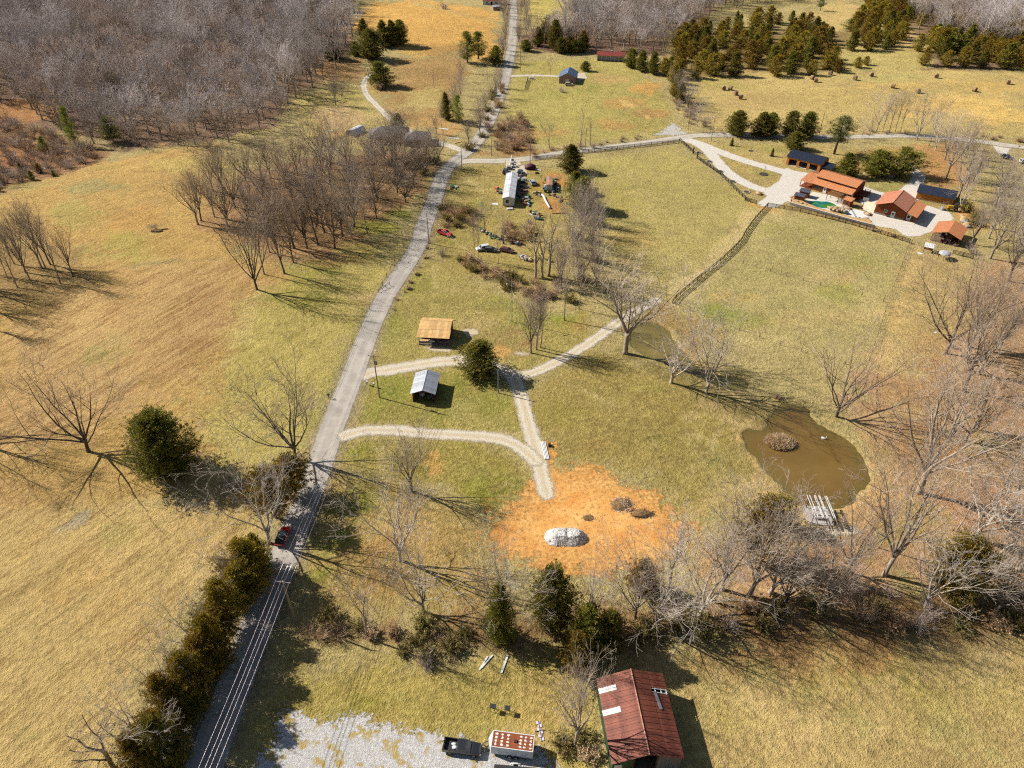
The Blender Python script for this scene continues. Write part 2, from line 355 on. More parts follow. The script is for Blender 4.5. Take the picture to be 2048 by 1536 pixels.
paint([(1330,610),(1420,660),(1400,720),(1340,680),(1280,640)], (158,126,72), 6, .8, 6)
paint([(1420,760),(1480,790),(1560,800),(1560,830),(1480,860),(1380,810)], (170,146,94), 5, .8, 5)
paint([(1240,700),(1340,760),(1440,800),(1530,830)], (112,100,54), 3, .6, 3, line=2.0)
# ranch grounds
paint([(1380,285),(1570,290),(1850,300),(1950,330),(1950,500),(1830,470),(1760,455),(1520,410)], (176,152,92), 5, 1, 4)
paint([(1840,290),(1920,290),(1930,370),(1880,385),(1840,345)], (180,132,80), 5, .9, 5)
paint([(1700,300),(1830,300),(1835,345),(1700,340)], (164,128,72), 5, .8, 5)
paint([(1720,355),(1800,350),(1820,375),(1760,392),(1700,372)], (152,142,76), 4, .8, 3)
for a in [(1530,345,24,12,(156,144,78)),(1440,320,20,8,(164,146,82)),(1500,295,60,6,(164,148,84)),(1580,300,40,6,(150,140,74)),(1940,430,20,30,(204,144,76)),(1400,300,14,10,(160,140,80))]: blob(*a, 4, .8, 3)
paint([(1640,430),(1700,445),(1760,462),(1800,475)], (198,156,92), 2, .6, 2, line=1.5)
paint([(1505,408),(1545,420)], (204,160,88), 3, .9, 2, line=2.2)
# hay field and beyond
paint([(1365,165),(1500,150),(1700,146),(1830,150),(2300,165),(2300,290),(2000,275),(1880,262),(1700,268),(1420,262),(1375,215)], (190,164,100), 6, 1, 6)
for a in [(1900,215,120,18,(214,174,98)),(2000,240,90,16,(220,180,98)),(1650,200,80,12,(182,156,92)),(1520,200,60,14,(176,148,92)),(1780,180,80,8,(206,168,94)),(1960,180,80,8,(200,164,92)),(1440,170,50,8,(166,150,82)),(1760,160,80,5,(176,162,96))]: blob(*a, 10, .75, 10)
paint([(1620,30),(1680,0),(1760,30),(1750,60),(1640,70)], (196,168,104), 8, 1, 6)
paint([(1690,10),(1790,40),(1840,90),(1830,130),(1790,120),(1800,80),(1740,40)], (204,170,110), 6, .9, 4)
paint([(1640,95),(1760,110),(1850,100),(1860,145),(1700,150)], (184,164,96), 6, .9, 5)
paint([(1060,-60),(1130,-60),(1140,30),(1120,60),(1060,60)], (190,170,92), 6, 1, 4)
paint([(1015,125),(1180,118),(1250,125),(1340,190),(1345,270),(1280,275),(1130,292),(1000,285),(1030,200)], (172,156,86), 5, 1, 4)
for a in [(1300,180,36,14,(204,150,80)),(1250,210,40,14,(180,140,80)),(1290,230,50,12,(178,134,80)),(1180,180,20,10,(138,142,68)),(1100,190,40,10,(160,150,78)),(1210,160,40,10,(182,150,92)),(1150,250,60,12,(168,152,82)),(1250,255,50,8,(180,140,80)),(1080,270,60,8,(184,146,84))]: blob(*a, 8, .8, 6)
paint([(1245,203),(1270,222),(1300,240)], (214,176,106), 2, .8, 2, line=2.0)
paint([(1330,290),(1290,268)], (196,170,120), 3, .5, 3, line=1)
paint([(735,10),(850,4),(980,20),(1000,60),(1000,130),(900,110),(830,120),(780,90),(700,70)], (208,160,84), 8, 1, 8)
paint([(830,100),(920,95),(950,105),(880,130)], (160,126,74), 10, .7, 8)
paint([(840,10),(920,36),(985,50)], (186,160,96), 6, .7, 4, line=4)
paint([(750,170),(800,120),(920,120),(930,170),(890,250),(830,250),(770,220)], (168,134,82), 8, 1, 8)
for a in [(850,200,40,20,(178,158,92)),(800,235,40,10,(148,112,68)),(880,150,40,14,(156,122,74)),(820,210,40,14,(180,156,96)),(900,260,30,10,(196,140,82)),(880,240,30,20,(182,146,86))]: blob(*a, 8, .7, 8)
paint([(590,190),(700,175),(740,200),(770,245),(800,275),(720,300),(640,270),(590,230)], (186,164,98), 6, 1, 5)
paint([(620,225),(700,205),(740,235),(700,262),(640,255)], (198,166,116), 6, .9, 4, st=1)
blob(705,195,40,8,(172,158,84)); blob(690,250,16,10,(206,156,80))
paint([(640,120),(720,120),(730,160),(640,170)], (170,130,84), 8, .9, 6)
# yard round the white home
paint([(860,420),(900,345),(960,330),(1060,330),(1140,345),(1160,420),(1140,560),(1050,580),(860,540)], (164,144,80), 5, 1, 4)
for a in [(940,370,30,20,(176,156,92)),(920,395,24,12,(172,150,88)),(1070,380,20,20,(152,126,62)),(1110,360,24,16,(186,130,70)),(1110,410,20,16,(182,128,72)),(900,480,30,10,(150,132,66)),(960,410,20,14,(146,138,62)),(1100,470,30,20,(170,148,84)),(1040,490,30,6,(186,158,104)),(930,425,30,8,(170,118,64))]: blob(*a, 4, .8, 3)
paint([(985,250),(1060,235),(1070,310),(1000,312)], (158,118,74), 5, .9, 4)
paint([(940,305),(1060,310),(1150,300)], (160,122,76), 3, .8, 2, line=2)
# floor of the grove left of the road
paint([(400,455),(430,390),(520,340),(640,320),(760,300),(850,300),(890,330),(840,400),(770,450),(700,500),(620,530),(560,545),(500,500)], (156,118,80), 7, .9, 7)
for a in [(760,455,40,16,(146,142,52)),(620,545,60,14,(140,136,56)),(800,430,30,14,(120,124,44)),(720,500,40,10,(162,146,72))]: blob(*a, 5, .8, 4)
paint([(-80,520),(60,500),(150,520),(200,560),(120,610),(-80,640)], (140,112,70), 8, .8, 8)
# worn tracks and clumps
for tr_ in ([(1545,425),(1600,470),(1580,500),(1520,540)],[(1350,610),(1420,560),(1500,440)],[(760,900),(770,1000),(740,1080)],[(1180,960),(1250,990),(1330,1040)],[(860,640),(870,560),(862,515)],[(930,355),(950,370),(965,395)],[(1440,860),(1400,930),(1340,1000)],[(1120,760),(1200,800),(1280,860),(1340,930)],[(1390,1480),(1420,1400),(1440,1330)]):
    paint(tr_, (196,172,118), 1.6, .45, 1.5, line=.5)
rr = random.Random(77)
for k in range(240):
    x = rr.uniform(20,2020); y = rr.uniform(330,1520); blob(x, y, rr.uniform(8,34), rr.uniform(4,14), rr.choice([(146,138,78),(190,166,112),(160,126,80),(134,130,66),(184,154,100),(156,144,88)]), 3, rr.uniform(.25,.5), 5)
# verges
MAIN = spline(W([(330,1800),(368,1660),(410,1536),(459,1400),(516,1250),(574,1100),(615,1000),(650,900),(667,850),(706,750),(724,700),(767,600),(832,500),(849,450),(869,400),(886,350),(908,324),(930,307),(950,289),(975,250),(996,200),(1012,150),(1023,100),(1027,50),(1026,0),(1022,-60)]), 6)
EAST = spline(W([(905,330),(935,322),(1000,322),(1060,317),(1120,307),(1200,297),(1290,286),(1350,277),(1400,271),(1480,271),(1560,274),(1640,275),(1720,273),(1800,271),(1880,275),(1960,284),(2048,296),(2300,325)]), 6)
for ln, wd in ((MAIN, 4.3), (EAST, 3.6)):
    for i in range(0, len(ln)-1, 5):
        sg = ln[i:i+6]; x0, x1, y0, y1 = bounds_(sg, 8); idx = np.where((X > x0) & (X < x1) & (Y > y0) & (Y < y1))[0]
        d_, l_ = sd_line(X[idx], Y[idx], sg); a = smooth(-1.0, 1.2, wd - d_ + wob2[idx]*2.2)*.55
        base[idx] = base[idx]*(1-a[:, None]) + np.array(srgb(150,134,104))*a[:, None]
# wet mud rim of the ponds
bs = basin(X, Y); a = smooth(.15, .5, bs)*.75
base[:] = base*(1-a[:, None]) + np.array(srgb(122,98,58))*a[:, None]
# broad natural mottling
base *= (1 + (wob*.3 + wob2*.3 + wob3*.25))[:, None]
me = D.meshes.new('ground')
ii = np.arange(NX*NY).reshape(NY, NX)
quads = np.stack([ii[:-1, :-1], ii[:-1, 1:], ii[1:, 1:], ii[1:, :-1]], -1).reshape(-1, 4)
me.vertices.add(len(X)); me.vertices.foreach_set('co', np.stack([X, Y, Z], -1).astype(np.float32).ravel())
me.loops.add(quads.size); me.loops.foreach_set('vertex_index', quads.ravel().astype(np.int32))
me.polygons.add(len(quads)); me.polygons.foreach_set('loop_start', np.arange(0, quads.size, 4, dtype=np.int32))
me.polygons.foreach_set('loop_total', np.full(len(quads), 4, np.int32))
me.polygons.foreach_set('use_smooth', np.ones(len(quads), bool)); me.update(calc_edges=True)
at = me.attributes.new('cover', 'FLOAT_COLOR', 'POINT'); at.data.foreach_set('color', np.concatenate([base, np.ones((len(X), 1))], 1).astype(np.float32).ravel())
at = me.attributes.new('rows', 'FLOAT', 'POINT'); at.data.foreach_set('value', stripe.astype(np.float32))
t = NT('dry_grass'); ps = t.pos()
n1 = t.noise(ps, .3, 4, .65); n2 = t.noise(ps, 1.1, 4, .7); n3 = t.noise(ps, 4.5, 2, .7)
mp0 = t.n('ShaderNodeMapping'); t.l(ps, mp0.inputs[0]); mp = t.n('ShaderNodeMapping'); t.l(mp0.outputs[0], mp.inputs[0])
dv = P(440, 520) - P(0, 740); mp0.inputs['Rotation'].default_value = (0, 0, -math.atan2(dv.y, dv.x)); mp.inputs['Scale'].default_value = (.035, .5, 1)
ns = t.noise(mp.outputs[0], 1.6, 4, .6)
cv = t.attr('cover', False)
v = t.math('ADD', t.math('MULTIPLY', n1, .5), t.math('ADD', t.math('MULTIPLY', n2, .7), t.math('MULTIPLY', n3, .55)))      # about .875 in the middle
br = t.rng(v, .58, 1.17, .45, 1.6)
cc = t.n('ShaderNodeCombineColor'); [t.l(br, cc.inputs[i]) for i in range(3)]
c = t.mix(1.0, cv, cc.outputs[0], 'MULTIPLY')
c = t.mix(t.math('MULTIPLY', t.rng(n2, .52, .72), .35), c, srgb(206, 182, 128))
c = t.mix(t.math('MULTIPLY', t.rng(n1, .52, .68), .14), c, srgb(128, 116, 60))
sw = t.math('MULTIPLY', t.attr('rows'), t.rng(ns, .42, .62, 0, 1))
c = t.mix(t.math('MULTIPLY', sw, .55), c, srgb(206, 174, 116))
sw2 = t.math('MULTIPLY', t.attr('rows'), t.rng(ns, .48, .34, 0, 1))
c = t.mix(t.math('MULTIPLY', sw2, .5), c, srgb(140, 104, 60))
t.color(c); t.b.inputs['Roughness'].default_value = .95; t.b.inputs['Specular IOR Level'].default_value = .05
t.bump(t.math('ADD', t.math('MULTIPLY', n2, 1.0), t.math('MULTIPLY', n3, .5)), .9, .5)
me.materials.append(t.m); MATS['dry_grass'] = t.m
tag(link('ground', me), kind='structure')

# ================================================================== SHEETS LAID ON THE GROUND
def sheet(name, sdf, bbox, res, lift, material, margin=1.5, kind='structure', zfix=None, extra=None):
    x0, x1, y0, y1 = bbox
    xs = np.arange(x0, x1 + res, res); ys = np.arange(y0, y1 + res, res); A, B = np.meshgrid(xs, ys); A = A.ravel(); B = B.ravel()
    sd = sdf(A, B); keep = sd > -margin; n = len(xs); i2 = np.arange(len(A)).reshape(len(ys), n)
    q = np.stack([i2[:-1, :-1], i2[:-1, 1:], i2[1:, 1:], i2[1:, :-1]], -1).reshape(-1, 4)
    q = q[keep[q].any(1)]; used = np.unique(q); remap = -np.ones(len(A), int); remap[used] = np.arange(len(used)); q = remap[q]
    A, B, sd = A[used], B[used], sd[used]
    z = (land(A, B) if zfix is None else np.full(len(A), zfix)) + lift
    m = D.meshes.new(name); m.from_pydata(np.stack([A, B, z], -1).tolist(), [], q.tolist())
    a_ = m.attributes.new('sd', 'FLOAT', 'POINT'); a_.data.foreach_set('value', sd.astype(np.float32))
    if extra:
        a_ = m.attributes.new('lat', 'FLOAT', 'POINT'); a_.data.foreach_set('value', extra(A, B).astype(np.float32))
    m.polygons.foreach_set('use_smooth', [True]*len(m.polygons)); m.materials.append(material)
    return tag(link(name, m), kind=kind)
def bounds(pts, m): return (min(p[0] for p in pts)-m, max(p[0] for p in pts)+m, min(p[1] for p in pts)-m, max(p[1] for p in pts)+m)
def strip(name, px, half, res, lift, material, margin=1.5, raw=None, wv=None):
    ln = raw or spline(W(px))
    def near(A, B, k, out):
        for i in range(0, len(ln)-1, 8):
            sg = ln[i:i+9]; x0, x1, y0, y1 = bounds(sg, half+margin+2); idx = np.where((A > x0) & (A < x1) & (B > y0) & (B < y1))[0]
            if len(idx):
                d_, l_ = sd_line(A[idx], B[idx], sg); m = d_ < out[0][idx]; out[0][idx] = np.where(m, d_, out[0][idx]); out[1][idx] = np.where(m, l_, out[1][idx])
        return out[k]
    mk = lambda A: [np.full(A.shape, 99.0), np.zeros(A.shape)]
    return sheet(name, lambda a, b: half - near(a, b, 0, mk(a)), bounds(ln, half+margin+1), res, lift, material, margin, extra=lambda a, b: near(a, b, 1, mk(a)))
def ragged(t, ps, amp, sc, feather):
    """broken edge: the sheet thins out where its distance to the edge runs out"""
    n = t.math('ADD', t.math('MULTIPLY', t.noise(ps, sc, 5, .7), .6), t.math('MULTIPLY', t.noise(ps, sc*5, 3, .7), .4))
    e = t.math('ADD', t.attr('sd'), t.math('MULTIPLY', t.math('SUBTRACT', n, .5), amp*5))
    t.alpha(t.rng(e, -feather/2, feather/2)); return n
def gravel_mat(name, c1, c2, c3, amp, feather, track=None, green=.45, gr=(.48,.7)):
    t = NT(name); ps = t.pos(); ragged(t, ps, amp, .35, feather)
    vo = t.n('ShaderNodeTexVoronoi', i_Scale=7.0); t.l(ps, vo.inputs['Vector'])
    n1 = t.noise(ps, .5, 5, .65); n2 = t.noise(ps, 3.5, 5, .75)
    c = t.mix(t.rng(n2, .35, .68), c2, c1); c = t.mix(t.rng(vo.outputs['Color'], .2, .9), t.mix(.5, c, c2), c)
    c = t.mix(t.math('MULTIPLY', t.rng(n1, *gr), green), c, c3)
    if track:      # grass and dirt crown between two wheel ruts
        al = t.math('ABSOLUTE', t.math('ADD', t.attr('lat'), t.math('MULTIPLY', t.math('SUBTRACT', n1, .5), .8)))
        c = t.mix(t.math('MULTIPLY', t.rng(al, .45, .1), t.math('MULTIPLY', t.rng(n2, .3, .6), track)), c, c3)
        c = t.mix(t.math('MULTIPLY', t.rng(t.math('ABSOLUTE', t.math('SUBTRACT', al, .9)), .4, .1), .25), c, c1)
    t.color(c); t.b.inputs['Roughness'].default_value = .9; t.b.inputs['Specular IOR Level'].default_value = .1
    t.bump(t.math('ADD', vo.outputs[0], n2), .7, .08); return t.m
M_gravel = gravel_mat('pale_gravel', srgb(232,222,204), srgb(186,172,148), srgb(198,170,114), .75, .8, .5)
M_gravel_w = gravel_mat('white_gravel', srgb(236,230,220), srgb(196,186,172), srgb(206,186,146), .5, .5, None, .2)
M_gravel_far = gravel_mat('far_gravel', srgb(222,212,196), srgb(190,178,158), srgb(190,166,120), .7, .6, .3)
M_gravel_lot = gravel_mat('crushed_stone', srgb(232,228,222), srgb(160,156,152), srgb(172,150,92), 2.6, .9, None, 1.0, (.52,.60))
# asphalt
def asphalt(name, c1, c2, rag):
    t = NT(name); ps = t.pos(); ragged(t, ps, rag, .7, .35)
    n1 = t.noise(ps, .35, 5, .6); n2 = t.noise(ps, 6, 4, .75)
    lat = t.math('ABSOLUTE', t.attr('lat'))
    c = t.mix(t.rng(n1, .35, .65), c1, c2)
    # worn paler wheel paths, darker oil line, tar patches
    wp = t.math('MULTIPLY', t.rng(t.math('ABSOLUTE', t.math('SUBTRACT', lat, 1.35)), .75, .15), .35)
    c = t.mix(wp, c, tuple(v*1.3 for v in c2)); c = t.mix(t.math('MULTIPLY', t.rng(lat, 2.1, 2.6), .5), c, srgb(176,166,148))
    pt = t.n('ShaderNodeTexVoronoi', i_Scale=.12); t.l(ps, pt.inputs['Vector'])
    c = t.mix(t.math('MULTIPLY', t.rng(pt.outputs['Color'], .62, .66), .28), c, tuple(v*.6 for v in c1))
    cr = t.n('ShaderNodeTexVoronoi', feature='DISTANCE_TO_EDGE', i_Scale=.8); wv = t.n('ShaderNodeVectorMath', operation='ADD')
    t.l(ps, wv.inputs[0]); nc = t.n('ShaderNodeTexNoise', i_Scale=1.5); t.l(ps, nc.inputs[0]); t.l(nc.outputs[1], wv.inputs[1]); t.l(wv.outputs[0], cr.inputs['Vector'])
    c = t.mix(t.math('MULTIPLY', t.rng(cr.outputs[0], .03, .005), .35), c, srgb(90,86,80))
    c = t.mix(.22, c, t.mix(t.rng(n2, .3, .7), (.1,.1,.1), (.4,.39,.37)))
    t.color(c); t.b.inputs['Roughness'].default_value = .85; t.bump(n2, .25, .02); return t.m
M_asphalt = asphalt('worn_asphalt', srgb(158,147,134), srgb(190,178,162), .30)
M_asphalt2 = asphalt('pale_asphalt', srgb(176,164,144), srgb(204,192,170), .45)
strip('main_road', None, 2.75, .6, .055, M_asphalt, 1.0, MAIN)
strip('side_road', None, 2.35, .8, .05, M_asphalt2, 1.0, EAST)
strip('gravel_drive', [(722,752),(745,745),(790,738),(850,728),(900,722),(950,722),(990,738),(1025,752)], 2.1, .5, .045, M_gravel)
strip('gravel_drive', [(1000,742),(1030,752),(1060,748),(1110,727),(1160,699),(1210,664),(1260,629),(1312,600)], 1.55, .5, .049, M_gravel)
strip('gravel_drive', [(1000,740),(1022,752),(1036,775),(1050,820),(1060,860),(1072,900),(1082,945),(1092,985)], 1.75, .5, .053, M_gravel)
strip('gravel_drive', [(690,872),(730,862),(780,861),(830,865),(900,869),(970,873),(1010,880),(1045,897),(1070,920)], 1.7, .5, .058, M_gravel)
lot = W([(572,1418),(598,1428),(640,1436),(690,1432),(740,1440),(760,1452),(800,1455),(855,1470),(900,1480),(960,1495),(1090,1500),(1110,1560),(1100,1640),(480,1640),(510,1536),(545,1480)])
sheet('gravel_lot', lambda a, b: sd_poly(a, b, lot), bounds(lot, 4), .5, .045, M_gravel_lot, 2.6)
# ranch drive: two arms round a grass island, forecourt
arm1 = spline(W([(1362,276),(1400,288),(1440,304),(1490,322),(1540,336),(1590,350),(1640,362)])); arm2 = spline(W([(1395,287),(1418,304),(1440,330),(1462,350),(1490,366),(1520,378),(1560,386)]))
court = W([(1590,342),(1640,350),(1650,356),(1625,372),(1605,380),(1590,400),(1572,404),(1552,416),(1525,413),(1514,408),(1526,398),(1534,392),(1520,380),(1540,374),(1557,362),(1564,350),(1560,341),(1575,336)])
back = W([(1726,372),(1760,384),(1790,388),(1815,382),(1832,372),(1845,380),(1835,392),(1836,404),(1870,416),(1900,425),(1908,438),(1875,458),(1840,472),(1820,474),(1806,470),(1790,458),(1750,452),(1726,440),(1735,420),(1720,404),(1706,392)])
rear = spline(W([(1812,384),(1832,366),(1838,350),(1834,335),(1828,326)]))
def ranch_sd(a, b):
    return np.maximum.reduce([2.6 - sd_line(a, b, arm1)[0], 2.5 - sd_line(a, b, arm2)[0], sd_poly(a, b, court), sd_poly(a, b, back), 2.4 - sd_line(a, b, rear)[0]])
sheet('ranch_drive', ranch_sd, bounds(arm1 + back, 6), .6, .045, M_gravel_w, 1.4)
strip('far_drive', [(1024,152),(1060,151),(1100,152),(1140,154),(1168,156)], 1.7, .8, .05, M_gravel_far)
fy = W([(1150,147),(1170,146),(1174,158),(1152,164)])
sheet('far_yard', lambda a, b: sd_poly(a, b, fy), bounds(fy, 4), .8, .046, M_gravel_far)
strip('house_drive', [(925,302),(905,294),(880,286),(850,283),(825,284)], 2.0, .8, .047, M_gravel_far)
strip('field_track', [(862,278),(820,262),(790,245),(770,228),(750,208),(736,194),(728,178),(730,162),(742,152),(760,148)], 1.5, .8, .044, M_gravel_far)
ent = W([(1308,270),(1325,262),(1336,252),(1346,248),(1356,254),(1364,262),(1374,268),(1350,272)])
sheet('field_entrance', lambda a, b: sd_poly(a, b, ent), bounds(ent, 6), .8, .04, M_gravel_lot, 3)
e2 = W([(1985,292),(2020,298),(2012,312),(1995,306)])
sheet('field_entrance', lambda a, b: sd_poly(a, b, e2), bounds(e2, 6), .8, .042, M_gravel_w, 2)
pad = W([(1010,322),(1040,324),(1055,340),(1050,356),(1030,360),(1012,340)])
sheet('home_pad', lambda a, b: sd_poly(a, b, pad), bounds(pad, 4), .8, .04, M_gravel_far, 2)
for q in ([(925,660),(952,656),(958,668),(935,676)], [(850,694),(905,696),(900,706),(860,702)], [(1028,704),(1058,706),(1055,712),(1030,711)]):
    qq = W(q); sheet('gravel_patch', lambda a, b: sd_poly(a, b, qq), bounds(qq, 3), .5, .04, M_gravel, 1.6)
fp = spline(W([(1632,1064),(1670,1066),(1710,1062)])); strip('gravel_patch', None, .8, .5, .04, M_gravel, 1.2, fp)
# clay building pad
t = NT('orange_clay'); ps = t.pos()
n = ragged(t, ps, 6.5, .14, 1.6); n1 = t.noise(ps, .22, 5, .6); n2 = t.noise(ps, 1.3, 6, .75); n4 = t.noise(ps, 7, 3, .7)
c = t.mix(t.rng(n1, .35, .65), srgb(220,148,72), srgb(242,190,116)); c = t.mix(t.math('MULTIPLY', t.rng(n2, .52, .60), .75), c, srgb(176,124,66))
edge = t.rng(t.attr('sd'), 9, 0); c = t.mix(t.math('MULTIPLY', edge, t.rng(n2, .40, .55)), c, srgb(160,118,62)); c = t.mix(t.math('MULTIPLY', t.rng(n2, .60, .66), .85), c, srgb(118,88,54))
c = t.mix(.25, c, t.mix(t.rng(n4, .3, .7), srgb(150,96,44), srgb(250,200,130)))
t.color(c); t.b.inputs['Roughness'].default_value = .95; t.b.inputs['Specular IOR Level'].default_value = .05; t.bump(t.math('ADD', n2, n4), .6, .15); M_clay = t.m
clay = W([(1092,930),(1130,925),(1200,945),(1290,975),(1345,1015),(1375,1070),(1350,1130),(1240,1150),(1100,1140),(1000,1120),(975,1070),(1010,1010),(1060,980)])
sheet('bare_clay', lambda a, b: sd_poly(a, b, clay), bounds(clay, 10), .6, .038, M_clay, 6)
cl2 = W([(1090,886),(1112,886),(1110,932),(1092,925)])
sheet('bare_clay', lambda a, b: sd_poly(a, b, cl2), bounds(cl2, 4), .5, .042, M_clay, 3)
# water
def water(name, poly, c1, c2, lvl):
    t = NT(name + '_water'); ps = t.pos(); n1 = t.noise(ps, .12, 4, .5); n2 = t.noise(ps, 2.2, 3, .5)
    c = t.mix(t.rng(n1, .35, .65), c1, c2); c = t.mix(t.math('MULTIPLY', t.rng(t.attr('sd'), 3.0, .3), t.rng(n2, .42, .62)), c, srgb(96,92,40))
    t.color(c); t.b.inputs['Roughness'].default_value = .12; t.b.inputs['Specular IOR Level'].default_value = .5
    t.bump(n2, .04, .1)
    sheet(name, lambda a, b: sd_poly(a, b, poly), bounds(poly, 3), .7, lvl, t.m, 1.2, zfix=0)
water('pond', POND, srgb(112,86,40), srgb(124,98,50), float(land(POND[0].x, POND[0].y)) - .42)
water('pond', POND2, srgb(118,104,52), srgb(134,116,62), float(land(POND2[0].x, POND2[0].y)) - .42)
# ================================================================== PLANTS: ONE OF EACH KIND
def bark(name, c1, c2, vs=.22):
    t = NT(name); ps = t.obj(); mp = t.n('ShaderNodeMapping'); mp.inputs['Scale'].default_value = (3, 3, .7); t.l(ps, mp.inputs[0])
    n = t.noise(mp.outputs[0], 1.6, 5, .7); oi = t.n('ShaderNodeObjectInfo')
    c = t.mix(t.rng(n, .35, .68), c1, c2)
    hv = t.n('ShaderNodeHueSaturation'); t.l(t.rng(oi.outputs['Random'], 0, 1, 1-vs, 1+vs), hv.inputs['Value']); t.l(c, hv.inputs['Color'])
    t.color(hv.outputs[0]); t.b.inputs['Roughness'].default_value = .9; t.b.inputs['Specular IOR Level'].default_value = .1; t.bump(n, .4, .05); MATS[name] = t.m; return t.m
M_bark = bark('grey_bark', srgb(136,120,100), srgb(192,176,156)); M_barkd = bark('dark_bark', srgb(88,76,66), srgb(136,122,108)); M_barkw = bark('pale_bark', srgb(164,148,130), srgb(222,208,190))
M_twig = bark('grey_twigs', srgb(160,142,126), srgb(206,188,170)); M_twigb = bark('brown_twigs', srgb(154,130,108), srgb(200,176,150)); M_twigw = bark('pale_twigs', srgb(172,158,142), srgb(222,208,194))
def foliage(name, tones, vs=.22):
    t = NT(name); g = t.n('ShaderNodeNewGeometry'); oi = t.n('ShaderNodeObjectInfo')
    r = g.outputs['Random Per Island']; n = t.noise(t.obj(), .55, 3, .6)
    c = t.mix(r, tones[0], tones[1]); c = t.mix(t.rng(n, .40, .66), c, t.mix(r, tones[1], tones[2]))
    hv = t.n('ShaderNodeHueSaturation'); t.l(t.rng(oi.outputs['Random'], 0, 1, 1-vs, 1+vs), hv.inputs['Value']); t.l(t.rng(oi.outputs['Random'], 0, 1, .475, .505), hv.inputs['Hue']); t.l(c, hv.inputs['Color'])
    t.color(hv.outputs[0]); t.b.inputs['Roughness'].default_value = .75; t.b.inputs['Specular IOR Level'].default_value = .12
    tr = t.n('ShaderNodeBsdfTranslucent'); t.l(hv.outputs[0], tr.inputs[0]); mx = t.n('ShaderNodeMixShader'); mx.inputs[0].default_value = .25
    t.l(t.b.outputs[0], mx.inputs[1]); t.l(tr.outputs[0], mx.inputs[2]); t.l(mx.outputs[0], t.out.inputs[0]); MATS[name] = t.m; return t.m
M_cedar = foliage('cedar_foliage', [srgb(86,94,34), srgb(132,130,48), srgb(176,158,66)])
M_cedary = foliage('olive_cedar_foliage', [srgb(108,100,30), srgb(158,138,42), srgb(200,170,56)])
M_pine = foliage('pine_foliage', [srgb(76,92,48), srgb(116,130,68), srgb(156,164,92)])
M_pineb = foliage('bright_pine_foliage', [srgb(92,108,34), srgb(140,150,50), srgb(184,186,76)])
M_shrubg = foliage('green_shrub_foliage', [srgb(104,102,50), srgb(142,134,70), srgb(180,164,94)])
M_leafb = foliage('dead_leaves', [srgb(176,146,106), srgb(206,174,128), srgb(226,198,152)])
M_straw = foliage('dry_straw', [srgb(222,192,134), srgb(246,224,172), srgb(252,238,200)])

